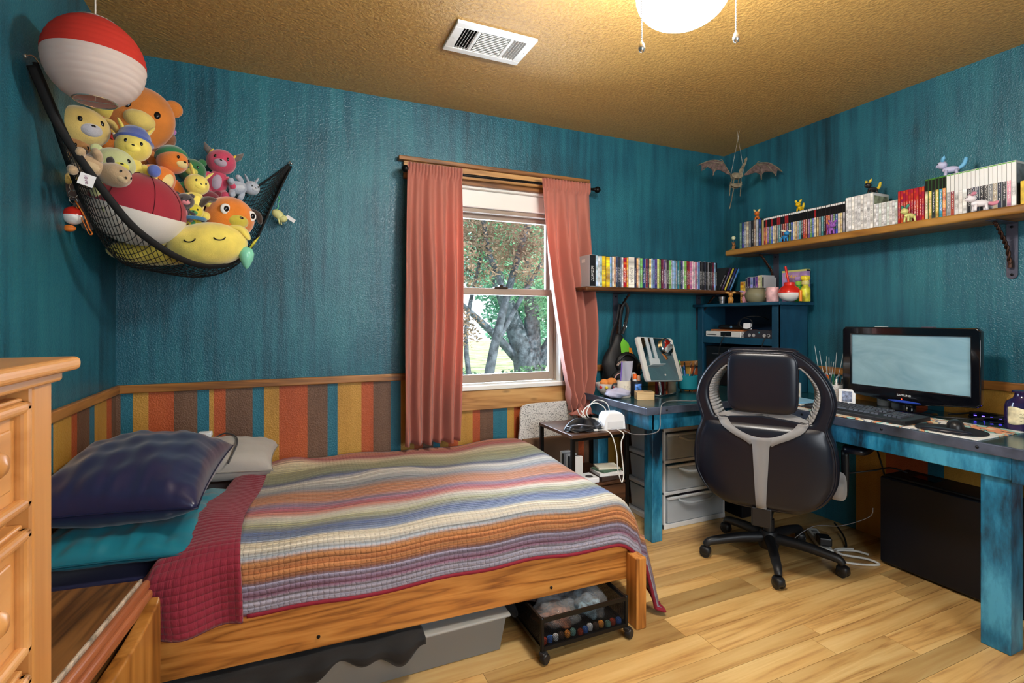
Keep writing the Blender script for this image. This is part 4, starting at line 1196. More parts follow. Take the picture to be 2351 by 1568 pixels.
for z0, z1 in ((.205, .335), (.055, .195)):
    mb = MB(); mb.b2((NX0 + .024, NY0 + .006, z0), (NX1 - .024, NY1 - .01, z1)); d_ = obj('drawer', mb, dark_walnut, ns, bevel=.003)
    mb = MB(); mb.lathe([(.008, 0), (.006, .01), (.010, .018), (.007, .024), (0, .025)], 14, ((NX0 + NX1) / 2, NY0 + .008, (z0 + z1) / 2), (R(90), 0, 0)); obj('knob', mb, black_metal, d_, smooth='auto')
# items on the nightstand
def pouch(u, v):
    a = u * 2 * math.pi; r = v
    x = .115 * math.cos(a) * r; y = .07 * math.sin(a) * r
    return (1.445 + x, 2.33 + y, .625 + .055 * (1 - r ** 3) * (.8 + .3 * math.cos(2 * a + 1)) + .006 * math.sin(9 * a) * r)
mb = MB(); mb.grid(pouch, 40, 10); mb.ell((1.445, 2.33, .632), (.112, .068, .011), nu=30, nv=6)
t_ = tag(obj('black_pouch', mb, M('black_nylon', (24, 25, 30), .38, bmp=(40, .3, .004)), smooth=True), 'open crumpled black zip pouch on the nightstand top', 'pouch')
mb = MB(); mb.tube([(1.445 + .1 * math.cos(a), 2.33 + .058 * math.sin(a), .652 + .008 * math.cos(3 * a)) for a in [math.pi * (.9 + i / 12) for i in range(15)]], .003, 6); obj('zip', mb, M('zip_silver', (150, 150, 160), .3, .8), t_, smooth=True)
pj_ = thing('white_projector', 'white boxy charging dock with a cream disc behind it on the nightstand', 'electronics', (1.60, 2.32, .62))
me = plate_mesh([[(-.058, 0), (.058, 0), (.052, .062), (.035, .078), (-.035, .078), (-.048, .062)]], .038, .006, 3)
link('housing', me, M('white_plastic', (232, 234, 238), .3), pj_, loc=(.005, -.02, .006), rot=(0, 0, R(-8)), smooth='auto')
mb = MB(); mb.box((0, -.0655, .028), (.09, .002, .036), (R(0), 0, R(-8))); obj('front_flap', mb, M('white_plastic_2', (214, 216, 220), .35), pj_, world=False, bevel=.001)
mb = MB(); mb.lathe([(.048, 0), (.052, .006), (.052, .03), (.036, .036), (0, .036)], 28); link('cream_disc', mb.mesh('cream_disc'), M('cream_plastic', (206, 198, 178), .4), pj_, loc=(-.045, .085, .0), rot=(0, 0, 0), smooth='auto')
def cable(name, label, pts, r, mat, n=8, cat='cable'):
    m_ = MB(); m_.tube(crom(pts, 8, False), r, n); return tag(obj(name, m_, mat, smooth=True), label, cat)
wc = M('white_cable', (224, 224, 220), .45); bc = M('black_cable', (20, 20, 22), .45)
c1 = cable('white_cable', 'white charging cable hanging down the front of the nightstand', [(1.49, 2.26, .628), (1.53, 2.235, .626), (1.545, 2.205, .60), (1.56, 2.19, .52), (1.565, 2.185, .43), (1.585, 2.18, .365), (1.605, 2.19, .40), (1.60, 2.195, .48), (1.60, 2.205, .56), (1.62, 2.21, .606), (1.60, 2.24, .626)], .0032, wc)
mb = MB(); mb.box((1.475, 2.268, .628), (.035, .014, .010), (0, 0, R(-25))); obj('plug', mb, wc, c1, bevel=.002)
cable('white_cable', 'white cable coiled in loops above the charging dock', [(1.52, 2.46, .64), (1.54, 2.47, .70), (1.60, 2.45, .735), (1.66, 2.44, .70), (1.65, 2.44, .645), (1.58, 2.46, .64), (1.55, 2.46, .69), (1.60, 2.45, .75), (1.665, 2.43, .73), (1.672, 2.42, .66), (1.62, 2.45, .635), (1.53, 2.48, .66), (1.50, 2.48, .70)], .003, wc)
cable('white_cable', 'white cable lying across the nightstand edge toward the pouch', [(1.50, 2.44, .70), (1.515, 2.40, .66), (1.53, 2.35, .64), (1.535, 2.30, .632), (1.555, 2.265, .627), (1.585, 2.262, .63)], .003, wc)
cable('grey_cable', 'thin grey cable looping from the nightstand up over the desk top', [(1.62, 2.215, .625), (1.66, 2.16, .61), (1.72, 2.06, .64), (1.74, 2.065, .72), (1.77, 2.09, .765), (1.85, 2.16, .764), (1.93, 2.20, .762), (2.02, 2.16, .762), (2.1, 2.11, .763), (2.13, 2.075, .75)], .0024, M('grey_cable', (120, 118, 120), .4))
# inside the rack
for k in range(7):
    mb = MB(); mb.b2((1.345 + k * .0, 2.26 + k * .021, .356), (1.40, 2.278 + k * .021, .50 - .004 * (k % 3)))
    tag(obj('disc_case', mb, [M('case_white', (206, 206, 204), .4), M('case_silver', (150, 150, 154), .4), M('case_black', (40, 40, 42), .4)][k % 3 if k != 2 else 2], bevel=.001), '%s disc case standing in the nightstand, %s from its front' % (['white', 'silver', 'black'][k % 3 if k != 2 else 2], ['first', 'second', 'third', 'fourth', 'fifth', 'sixth', 'seventh'][k]), 'case', 'disc cases in the nightstand')
mb = MB(); mb.b2((1.405, 2.24, .356), (1.49, 2.34, .385)); t_ = tag(obj('white_box', mb, M('white_plastic', None), bevel=.006), 'small white box with a round hole at the front of the nightstand shelf', 'box')
mb = MB(); mb.lathe([(.02, 0), (.02, .001)], 20, (1.447, 2.275, .3852)); obj('round_hole', mb, M('hole_grey', (60, 60, 64), .6), t_)
for k, (w, d, h, c_, lab, rz) in enumerate(((.15, .12, .022, (60, 44, 38), 'thick brown book at the bottom of the nightstand pile', 4), (.14, .12, .018, (222, 222, 222), 'white boxed set second from the bottom of the nightstand pile', -6), (.13, .10, .010, (80, 110, 90), 'green paperback in the nightstand pile', 9), (.12, .09, .012, (214, 208, 190), 'cream notepad on top of the nightstand pile', -14))):
    z = .356 + [0, .0225, .041, .0515][k]
    mb = MB(); mb.box((1.58, 2.31, z + h / 2), (w, d, h), (0, 0, R(rz))); tag(obj('book', mb, M('pile_%d' % k, c_, .6), bevel=.002), lab, 'book', 'books piled in the nightstand')
# leaning speckled board behind the nightstand
me = plate_mesh([[(p.x, p.y) for p in crom([(-.19, 0), (-.19, .16), (-.185, .235), (-.15, .265), (0, .27), (.16, .268), (.19, .25), (.19, 0), (0, 0)], 4)]], .006, .004, 2)
m_, t, b = nt('speckle_white')
nz = node(t, 'ShaderNodeTexNoise'); nz.inputs['Scale'].default_value = 260; t.links.new(mapped(t, 'Object', (1, 1, 1)), nz.inputs[0])
t.links.new(ramp(t, nz.outputs[0], [(.36, (60, 60, 64)), (.46, (206, 204, 200))]), b.inputs['Base Color']); b.inputs['Roughness'].default_value = .6
sb_ = thing('folding_stool', 'white speckled stool with a brown board base standing behind the nightstand', 'stool', (1.46, 2.745, .0))
link('speckled_panel', me, m_, sb_, loc=(0, 0, .43), rot=(R(-3), 0, 0), smooth='auto')
mb = MB(); mb.b2((-.19, -.03, 0), (.19, -.012, .50)); obj('board', mb, M('brown_board', (110, 82, 60), .7), sb_, world=False, bevel=.004)

# ------------------------------------------------------------------ PC tower, power strip and cables under the desk
pcb = M('pc_black', (14, 16, 24), .42, spec=.4)
pct = thing('computer_tower', 'large black computer tower standing under the desk', 'computer', (2.80, 1.26, 0))
mb = MB(); mb.b2((2.69, .985, .012), (2.90, 1.565, .435)); obj('case', mb, pcb, pct, bevel=.008, seg=3)
mb = MB(); mb.b2((2.700, 1.0, .435), (2.89, 1.55, .447)); tp = obj('top_cover', mb, M('pc_mesh', (14, 14, 16), .55, bmp=(400, .4, .002)), pct, bevel=.006)
mb = MB(); mb.b2((2.76, 1.36, .447), (2.83, 1.46, .450)); obj('button_panel', mb, M('pc_gloss', (10, 10, 12), .12), tp, bevel=.003)
mb = MB(); mb.b2((2.687, .99, .02), (2.690, 1.56, .43)); obj('side_panel', mb, pcb, pct, bevel=.001)
for y in (1.03, 1.51):
    mb = MB(); mb.b2((2.705, y, 0), (2.885, y + .03, .012)); obj('foot', mb, nylon, pct, bevel=.003)
ps = thing('power_strip', 'white power strip on the floor behind the chair', 'power strip', (2.62, 1.83, 0), R(50))
mb = MB(); mb.b2((-.14, -.027, 0), (.14, .027, .032)); obj('housing', mb, M('strip_white', (206, 206, 200), .4), ps, world=False, bevel=.006)
for k in range(5):
    mb = MB(); mb.b2((-.12 + k * .047, -.014, .032), (-.088 + k * .047, .014, .034)); obj('socket', mb, M('socket_grey', (110, 110, 108), .5), ps, world=False)
mb = MB(); mb.b2((-.115, -.03, .034), (-.045, .03, .075)); tag(obj('power_adapter', mb, M('adapter_black', (24, 24, 26), .4), bevel=.006), 'black power adapter plugged into the white power strip', 'adapter')
bpy.data.objects['power_adapter'].location = Vector((2.62, 1.83, .035)) + Vector((-.08 * math.cos(R(50)), -.08 * math.sin(R(50)), 0)); bpy.data.objects['power_adapter'].rotation_euler.z = R(50)
cable('white_cable', 'thick white cable coiled on the floor by the computer tower', [(2.70, 1.70, .012), (2.62, 1.74, .008), (2.54, 1.70, .006), (2.53, 1.63, .006), (2.60, 1.57, .006), (2.66, 1.55, .006), (2.645, 1.60, .014), (2.58, 1.68, .014), (2.60, 1.72, .014), (2.68, 1.68, .014), (2.71, 1.63, .01)], .0055, wc)
cable('black_cable', 'black cable tangle lying along the floor behind the chair', [(2.45, 2.0, .006), (2.5, 1.9, .006), (2.57, 1.76, .006), (2.66, 1.72, .006), (2.78, 1.80, .02), (2.85, 1.9, .05)], .005, bc)
cable('black_cable', 'black cord sagging under the right arm of the desk', [(2.45, 1.75, .44), (2.55, 1.68, .43), (2.65, 1.58, .46), (2.75, 1.55, .47), (2.8, 1.5, .452)], .004, bc)
cable('black_cable', 'black cord dropping behind the computer tower from the desk', [(2.80, 1.70, .72), (2.82, 1.66, .55), (2.80, 1.62, .46), (2.84, 1.60, .30), (2.93, 1.60, .15)], .004, bc)
cable('grey_cable', 'thin grey wire with a frayed end rising beside the tower', [(2.40, 1.86, .02), (2.52, 1.80, .12), (2.60, 1.70, .15), (2.66, 1.60, .22), (2.67, 1.585, .27)], .002, M('grey_cable', None))
mb = MB(); mb.b2((2.52, 2.25, .0), (2.60, 2.72, .46)); tag(obj('subwoofer', mb, pcb, bevel=.006), 'dark box standing beside the plastic drawers under the desk', 'box')
# ------------------------------------------------------------------ wall shelves and brackets
shelf_dark = wood('shelf_dark', [(44, 24, 12), (84, 50, 26), (110, 70, 38)], 'X', 1.2, .35)
shelf_gold = wood('shelf_gold', [(92, 56, 22), (150, 104, 44), (176, 130, 62)], 'Y', 1.2, .35)
iron = M('wrought_iron', (84, 84, 98), .42, .55, bmp=(90, .2, .003))
copper = M('iron_copper', (70, 46, 36), .4, .7)
SB, SR = 1.412, 1.688           # shelf top heights
def bullnose(name, p, q, mat, label):
    m_ = MB(); m_.b2(p, q); return tag(obj(name, m_, mat, bevel=.011, seg=4), label, 'shelf', 'wall shelves')
bullnose('wall_shelf', (1.632, 2.60, SB - .026), (XR - .004, YB - .002, SB), shelf_dark, 'dark stained wall shelf of films to the right of the window')
bullnose('wall_shelf', (2.762, .55, SR - .038), (XR - .002, 2.612, SR), shelf_gold, 'golden brown wall shelf of game cases high on the right wall')
def bracket(loc, rz, label, L=.215, D=.19):
    t = thing('shelf_bracket', label, 'bracket', loc, rz, 'twisted iron shelf brackets')
    # local: wall behind at +y=0, shelf over at z=0, reaching toward -y
    o_ = [(-.019, 0), (.019, 0)] + [(.019 * math.cos(a), -L + .019 + .019 * math.sin(a)) for a in [0] + [-math.pi * i / 10 for i in range(11)]]
    me = plate_mesh([[(x, z) for x, z in o_[:2]] + [(.019 * math.cos(-math.pi * i / 10), -L + .019 * math.sin(-math.pi * i / 10)) for i in range(11)]], .002, .001, 1)
    w_ = link('wall_plate', me, iron, t, loc=(0, -.004, 0), smooth='auto')
    for z in (-.02, -L):
        m_ = MB(); m_.lathe([(.006, 0), (.005, .003), (0, .004)], 12, (0, -.007, z), (R(90), 0, 0)); obj('screw', m_, M('screw_black', (14, 14, 16), .3, .6), w_, world=False, smooth=True)
    m_ = MB(); m_.b2((-.019, -D, -.005), (.019, -.007, -.0005)); obj('shelf_plate', m_, iron, t, world=False, bevel=.002)
    P = crom([(0, -D + .035, -.012), (0, -D + .06, -.03), (0, -.085, -.075), (0, -.045, -.125), (0, -.022, -L * .82)], 14, False)
    m_ = MB()
    for s in (0, math.pi):
        Q = []
        for i, p in enumerate(P):
            a = i * .55 + s; d = (P[min(i + 1, len(P) - 1)] - P[max(i - 1, 0)]).normalized(); x = Vector((1, 0, 0)); y = d.cross(x)
            Q.append(p + (x * math.cos(a) + y * math.sin(a)) * .0045)
        m_.tube(Q, .0048, 7)
    obj('twisted_brace', m_, copper, t, world=False, smooth=True)
    m_ = MB(); m_.cyl(P[-1] + Vector((0, 0, .02)), P[-1] + Vector((0, 0, -.012)), .0095, 12); obj('brace_collar', m_, copper, t, world=False, smooth='auto')
    return t
bracket((2.015, YB, SB - .0265), 0, 'iron bracket under the film shelf nearest the window, backpack on it', .33)
bracket((2.745, YB, SB - .0265), 0, 'iron bracket under the film shelf nearest the room corner', .235)
bracket((XR, 2.395, SR - .0385), R(-90), 'iron bracket under the game shelf nearest the room corner', .3)
bracket((XR, 1.182, SR - .0385), R(-90), 'iron bracket under the game shelf above the monitor', .235)

# ------------------------------------------------------------------ printed spines
def spine_mat(name, kind):
    m, t, b = nt(name)
    oi = node(t, 'ShaderNodeObjectInfo')
    tc = node(t, 'ShaderNodeTexCoord'); sp = node(t, 'ShaderNodeSeparateXYZ'); t.links.new(tc.outputs['Generated'], sp.inputs[0])
    # artwork: soft blocks that change along the spine, different on every case
    cb = node(t, 'ShaderNodeCombineXYZ'); k = node(t, 'ShaderNodeMath', operation='MULTIPLY'); k.inputs[1].default_value = 91
    t.links.new(oi.outputs['Random'], k.inputs[0]); t.links.new(k.outputs[0], cb.inputs[0]); t.links.new(sp.outputs[2], cb.inputs[2])
    vo = node(t, 'ShaderNodeTexNoise'); vo.inputs['Scale'].default_value = 6; vo.inputs['Detail'].default_value = 2; t.links.new(cb.outputs[0], vo.inputs[0])
    hs = node(t, 'ShaderNodeHueSaturation')
    mr = node(t, 'ShaderNodeMapRange'); mr.inputs['From Min'].default_value = .3; mr.inputs['From Max'].default_value = .7; mr.inputs['To Min'].default_value = .45; mr.inputs['To Max'].default_value = 1.6
    t.links.new(vo.outputs[0], mr.inputs[0]); t.links.new(mr.outputs[0], hs.inputs['Value'])
    h2 = node(t, 'ShaderNodeMapRange'); h2.inputs['To Min'].default_value = .40; h2.inputs['To Max'].default_value = .60; t.links.new(vo.outputs[0], h2.inputs[0]); t.links.new(h2.outputs[0], hs.inputs['Hue'])
    t.links.new(oi.outputs['Color'], hs.inputs['Color'])
    # title: a band of broken light marks down the middle
    n2 = node(t, 'ShaderNodeTexNoise'); n2.inputs['Scale'].default_value = 1; n2.inputs['Detail'].default_value = 1
    mp = node(t, 'ShaderNodeMapping'); mp.inputs['Scale'].default_value = (6, 6, 60); t.links.new(cb.outputs[0], mp.inputs[0])
    ad = node(t, 'ShaderNodeVectorMath', operation='ADD'); gs = node(t, 'ShaderNodeVectorMath', operation='MULTIPLY'); gs.inputs[1].default_value = (4, 0, 0); t.links.new(tc.outputs['Generated'], gs.inputs[0]); t.links.new(gs.outputs[0], ad.inputs[0]); t.links.new(mp.outputs[0], ad.inputs[1]); t.links.new(ad.outputs[0], n2.inputs[0])
    letters = ramp(t, n2.outputs[0], [(.53, (0, 0, 0)), (.56, (255, 255, 255))])
    band = ramp(t, sp.outputs[2], [(0, (0, 0, 0)), (.16, (255, 255, 255)), (.60, (255, 255, 255)), (.66, (0, 0, 0))], True)
    mid = ramp(t, sp.outputs[0], [(0, (0, 0, 0)), (.26, (255, 255, 255)), (.74, (0, 0, 0))], True)
    m0 = node(t, 'ShaderNodeMath', operation='MULTIPLY'); t.links.new(letters, m0.inputs[0]); t.links.new(mid, m0.inputs[1])
    mm = node(t, 'ShaderNodeMath', operation='MULTIPLY'); t.links.new(m0.outputs[0], mm.inputs[0]); t.links.new(band, mm.inputs[1])
    mx = node(t, 'ShaderNodeMix', data_type='RGBA'); t.links.new(mm.outputs[0], mx.inputs[0]); t.links.new(hs.outputs[0], mx.inputs[6])
    mx.inputs[7].default_value = (*lin((235, 235, 232) if kind != 'white' else (128, 130, 134)), 1)
    c = mx.outputs[2]
    if kind in ('blacktop', 'redtop', 'greentop', 'whitetop'):
        top = {'blacktop': [(0, (0, 0, 0)), (.66, (14, 14, 16)), (.93, (232, 232, 232))], 'redtop': [(0, (0, 0, 0)), (.66, (150, 28, 34)), (.93, (232, 232, 232))],
               'greentop': [(0, (0, 0, 0)), (.70, (20, 24, 20)), (.975, (60, 130, 40))], 'whitetop': [(0, (0, 0, 0)), (.58, (226, 228, 226)), (.975, (90, 170, 60))]}[kind]
        tr_ = ramp(t, sp.outputs[2], top, True)
        is_ = ramp(t, sp.outputs[2], [(0, (0, 0, 0)), (top[1][0], (255, 255, 255))], True)
        m2 = node(t, 'ShaderNodeMix', data_type='RGBA'); t.links.new(is_, m2.inputs[0]); t.links.new(c, m2.inputs[6]); t.links.new(tr_, m2.inputs[7]); c = m2.outputs[2]
    t.links.new(c, b.inputs['Base Color']); b.inputs['Roughness'].default_value = .28
    return m
SP = {k: spine_mat('spine_' + k, k) for k in ('plain', 'white', 'blacktop', 'redtop', 'greentop', 'whitetop')}
case_black = M('case_black', (40, 40, 42), .4); case_clear = M('case_pale', (176, 178, 180), .35); case_red = M('case_red', (160, 30, 36), .35); case_white = M('case_white', (206, 206, 204), .4); case_green = M('case_green', (60, 110, 60), .4)
ORD = ['first', 'second', 'third', 'fourth', 'fifth', 'sixth', 'seventh', 'eighth', 'ninth', 'tenth', 'eleventh', 'twelfth', 'thirteenth', 'fourteenth', 'fifteenth', 'sixteenth', 'seventeenth', 'eighteenth', 'nineteenth']
TENS = ['', '', 'twenty', 'thirty', 'forty', 'fifty', 'sixty', 'seventy', 'eighty', 'ninety']
TTH = ['', '', 'twentieth', 'thirtieth', 'fortieth', 'fiftieth', 'sixtieth', 'seventieth', 'eightieth', 'ninetieth']
def ordn(i):     # 0-based
    n = i + 1
    if n < 20: return ORD[n - 1]
    return TTH[n // 10] if n % 10 == 0 else TENS[n // 10] + '-' + ORD[n % 10 - 1]
def case(label, cat, group, loc, rz, w, d, h, shell, spmat, col, tilt=0, name='disc_case'):
    """local: spine faces -y, thickness along x, base at z=0"""
    t = thing(name, label, cat, loc, group=group, rot=(0, tilt, rz))
    m_ = MB(); m_.b2((-w / 2 + .0003, 0, 0), (w / 2 - .0003, d, h)); obj('shell', m_, shell, t, world=False)
    m_ = MB(); m_.b2((-w / 2 + .0012, -.0006, .002), (w / 2 - .0012, 0, h - .002)); obj('spine_print', m_, spmat, t, world=False, color=lin(col))
    return t
cname = {}
B_ = [('black', (24, 24, 28), 4.4), ('pale blue', (170, 196, 214), 1.6), ('white', (206, 210, 214), 1.6), ('pale teal', (150, 186, 190), 1.4), ('yellow', (226, 196, 40), 2.8), ('yellow', (222, 188, 36), 2.9), ('light blue', (120, 170, 210), 1.5), ('white', (214, 214, 210), 1.4),
    ('tan', (200, 140, 96), 1.5), ('navy', (48, 60, 92), 1.6), ('charcoal', (52, 56, 66), 1.4), ('slate', (84, 96, 116), 1.2), ('white', (216, 214, 214), 1.4), ('red', (186, 34, 32), 2.6), ('orange', (224, 164, 60), 1.4), ('cream white', (226, 222, 212), 4.6), ('navy', (46, 52, 86), 1.4),
    ('peach', (226, 170, 120), 1.6), ('white', (214, 220, 214), 1.3), ('green', (124, 184, 110), 2.0), ('navy', (40, 60, 120), 2.2), ('maroon', (120, 32, 60), 1.7), ('dark blue', (40, 44, 70), 1.2), ('cream', (226, 206, 150), 1.7), ('light blue', (150, 186, 220), 1.4), ('sky blue', (120, 160, 210), 1.3), ('violet', (80, 60, 130), 2.0), ('lime', (196, 204, 110), 1.7), ('green', (110, 150, 80), 1.4),
    ('plum', (110, 40, 70), 2.0), ('purple', (96, 66, 120), 1.4), ('grey', (134, 122, 140), 1.5), ('charcoal', (60, 54, 56), 1.5), ('green', (124, 186, 90), 1.6), ('grey', (170, 176, 184), 1.2), ('light blue', (150, 186, 224), 1.6), ('sky blue', (120, 176, 220), 1.5), ('grey', (150, 150, 156), 1.2), ('teal', (44, 130, 150), 1.6), ('dark green', (44, 92, 60), 1.5), ('navy', (44, 50, 110), 1.6), ('white', (206, 210, 216), 1.2), ('green', (126, 190, 84), 2.0),
    ('maroon', (120, 40, 56), 1.4), ('wine red', (150, 40, 60), 1.5), ('pink', (212, 110, 160), 1.4), ('pale pink', (226, 190, 200), 1.6), ('white', (220, 212, 216), 1.4), ('pink', (206, 96, 140), 1.4), ('pale blue', (160, 186, 214), 1.4), ('blue', (90, 140, 200), 1.3), ('black', (24, 24, 26), 1.4), ('charcoal', (58, 58, 62), 1.3), ('black', (30, 30, 36), 1.5), ('blue black', (36, 44, 70), 1.3), ('black', (22, 22, 26), 1.4), ('grey', (120, 122, 128), 1.3), ('black', (28, 26, 26), 1.6), ('charcoal', (50, 50, 56), 1.3), ('maroon', (100, 36, 56), 1.5), ('light blue', (140, 176, 214), 1.8), ('black', (26, 26, 30), 1.4)]
tot = sum(w for _, _, w in B_)
x = 1.668; sc_ = (2.70 - 1.668) / tot
rg = random.Random(11)
for i, (cn, col, w) in enumerate(B_):
    w *= sc_; h = .190 + rg.uniform(-.003, .002); 
    if i in (0, 15): h = .193
    case('%s spined film case, %s from the window on the film shelf' % (cn, ordn(i)), 'film case', 'film cases on the shelf by the window', (x + w / 2, 2.616 + rg.uniform(0, .004), SB + .0006), 0, w - .0004, .136, h, case_black if i % 3 else case_clear, SP['white'] if 'white' in cn or cn in ('cream', 'yellow') else SP['plain'], col, name='film_case')
    x += w
fc = bpy.data.objects['film_case']
mb = MB(); mb.b2((-.0213, .002, .002), (-.0205, .134, .188)); cv = obj('front_cover', mb, M('cover_pink', (196, 96, 100), .35, var=(14, .3)), fc, world=False)
mb = MB(); mb.b2((-.0216, .05, .15), (-.0212, .09, .17)); obj('price_sticker', mb, M('sticker_white', (222, 220, 214), .5), cv, world=False)
# leaning ones at the corner end
for i, (cn, col) in enumerate((('black', (26, 26, 28)), ('dark purple', (60, 40, 80)), ('yellow', (210, 190, 70)), ('navy', (40, 56, 110)), ('blue', (60, 130, 180)))):
    x0 = 2.735 + i * .026
    case('%s film case leaning at the corner end of the shelf, %s from the left' % (cn, ORD[i]), 'film case', 'leaning film cases', (x0 + .004, 2.64, SB + .0012 + .0075 * math.sin(R(28))), 0, .0145, .136, .178, case_black, SP['plain'], col, tilt=R(28), name='film_case')

# game cases on the right wall: thickness runs along -Y, spines face -X
def gcase(i, grp, label, y, w, h, d, shell, sm_, col):
    return case(label, 'game case', grp, (2.802 + rg.uniform(0, .003), y - w / 2, SR + .0006), R(-90), w - .0004, d, h, shell, sm_, col, name='game_case')
art = [('orange', (196, 110, 60)), ('blue', (70, 110, 190)), ('grey', (140, 140, 146)), ('red', (170, 50, 46)), ('green', (96, 140, 80)), ('tan', (196, 170, 110)), ('dark', (44, 44, 52)), ('violet', (120, 90, 150)), ('cream', (214, 204, 176)), ('teal', (70, 150, 160))]
def row(n, y0, y1, fn):
    w = (y0 - y1) / n
    for i in range(n): fn(i, y0 - i * w, w)
def f_dvd(i, y, w):
    cn, c = [('green', (90, 140, 120)), ('blue', (60, 80, 150)), ('silver', (150, 154, 160)), ('cream', (196, 180, 150)), ('grey', (120, 124, 134)), ('black', (36, 36, 42)), ('tan', (150, 130, 110)), ('silver', (170, 174, 180)), ('blue', (50, 70, 150))][i]
    gcase(i, 'film cases at the corner end of the game shelf', '%s film case, %s from the corner end of the game shelf' % (cn, ordn(i)), y, w, .178, .136, case_black, SP['plain'], c)
row(9, 2.523, 2.352, f_dvd)
mb = MB(); mb.b2((2.81, 2.334, SR + .0006), (2.94, 2.351, SR + .168)); tag(obj('boxed_game', mb, M('box_yellow_edge', (190, 176, 120), .5), bevel=.001), 'thick yellow edged box between film and game cases', 'box')
def f_ps(i, y, w):
    cn, c = art[(i * 7 + 3) % 10]
    red = i in (1, 4, 7, 8, 11, 12, 25)
    gcase(i, 'narrow game cases with black tops', '%s and %s topped game case, %s after the yellow edged box' % (cn, 'red' if red else 'black', ordn(i)), y, w, .175, .134, case_black, SP['redtop' if red else 'blacktop'], c)
row(38, 2.333, 1.81, f_ps)
def f_wii(i, y, w): gcase(i, 'tall white game cases', 'tall white game case, %s after the black topped ones' % ordn(i), y, w, .19, .134, case_white, SP['white'], [(222, 222, 220), (212, 214, 214), (226, 224, 218)][i % 3])
row(9, 1.808, 1.664, f_wii)
def f_ds(i, y, w): gcase(i, 'short white game cases', 'short white handheld game case, %s after the tall white ones' % ordn(i), y, w, .126, .120, case_white, SP['white'], [(224, 224, 222), (214, 216, 218), (206, 218, 212)][i % 3])
row(9, 1.662, 1.548, f_ds)
def f_red(i, y, w): gcase(i, 'red game cases', 'red game case, %s of the red group' % ordn(i), y, w, .165, .104, case_red, SP['plain'], (178, 34, 42))
row(10, 1.546, 1.43, f_red)
def f_xb(i, y, w):
    cn, c = [('cream', (206, 190, 150)), ('yellow', (214, 180, 90)), ('dark', (50, 54, 60)), ('golden', (206, 176, 90)), ('blue', (70, 150, 190)), ('orange', (214, 130, 80))][i]
    gcase(i, 'game cases with green black tops', '%s game case with a green edged black top, %s of its group' % (cn, ordn(i)), y, w, .195, .134, case_green, SP['greentop'], c)
row(6, 1.428, 1.342, f_xb)
def f_360(i, y, w):
    cn, c = [('grey', (150, 150, 152)), ('red', (150, 50, 50)), ('pale grey', (196, 198, 198)), ('white', (220, 220, 218)), ('white', (216, 218, 216)), ('black', (30, 32, 40)), ('navy', (40, 48, 66)), ('slate', (60, 70, 84)), ('dark', (44, 46, 52)), ('black', (26, 28, 34)), ('grey', (120, 124, 128)), ('tan', (170, 160, 140)), ('navy', (36, 44, 62)), ('black', (30, 34, 44)), ('pink', (206, 140, 160)), ('white', (222, 220, 218))][i]
    gcase(i, 'white topped game cases', '%s spined game case with a white top, %s of its group' % (cn, ordn(i)), y, w, .195, .134, case_white, SP['whitetop'], c)
row(16, 1.340, 1.094, f_360)
lc_ = [o for o in bpy.data.objects if o.get('group') == 'white topped game cases'][-1]
mb = MB(); mb.b2((.0076, .006, .10), (.0082, .13, .185)); obj('cover_print', mb, M('cover_slate', (96, 100, 104), .35, var=(20, .5)), lc_, world=False)
mb = MB(); mb.b2((.0076, .006, .01), (.0082, .13, .10)); obj('cover_print', mb, M('cover_dark', (36, 38, 44), .35, var=(20, .5)), lc_, world=False)
lc_ = [o for o in bpy.data.objects if o.get('group') == 'tall white game cases'][-1]
mb = MB(); mb.b2((.0079, .008, .02), (.0084, .128, .175)); obj('cover_print', mb, M('cover_olive', (120, 126, 104), .35, var=(24, .5)), lc_, world=False)
mb = MB(); mb.b2((2.815, .99, SR + .0006), (2.94, 1.085, SR + .105)); tag(obj('yellow_box', mb, M('box_yellow', (214, 176, 48), .5, var=(30, .15)), bevel=.002), 'short yellow box at the near end of the game shelf', 'box')

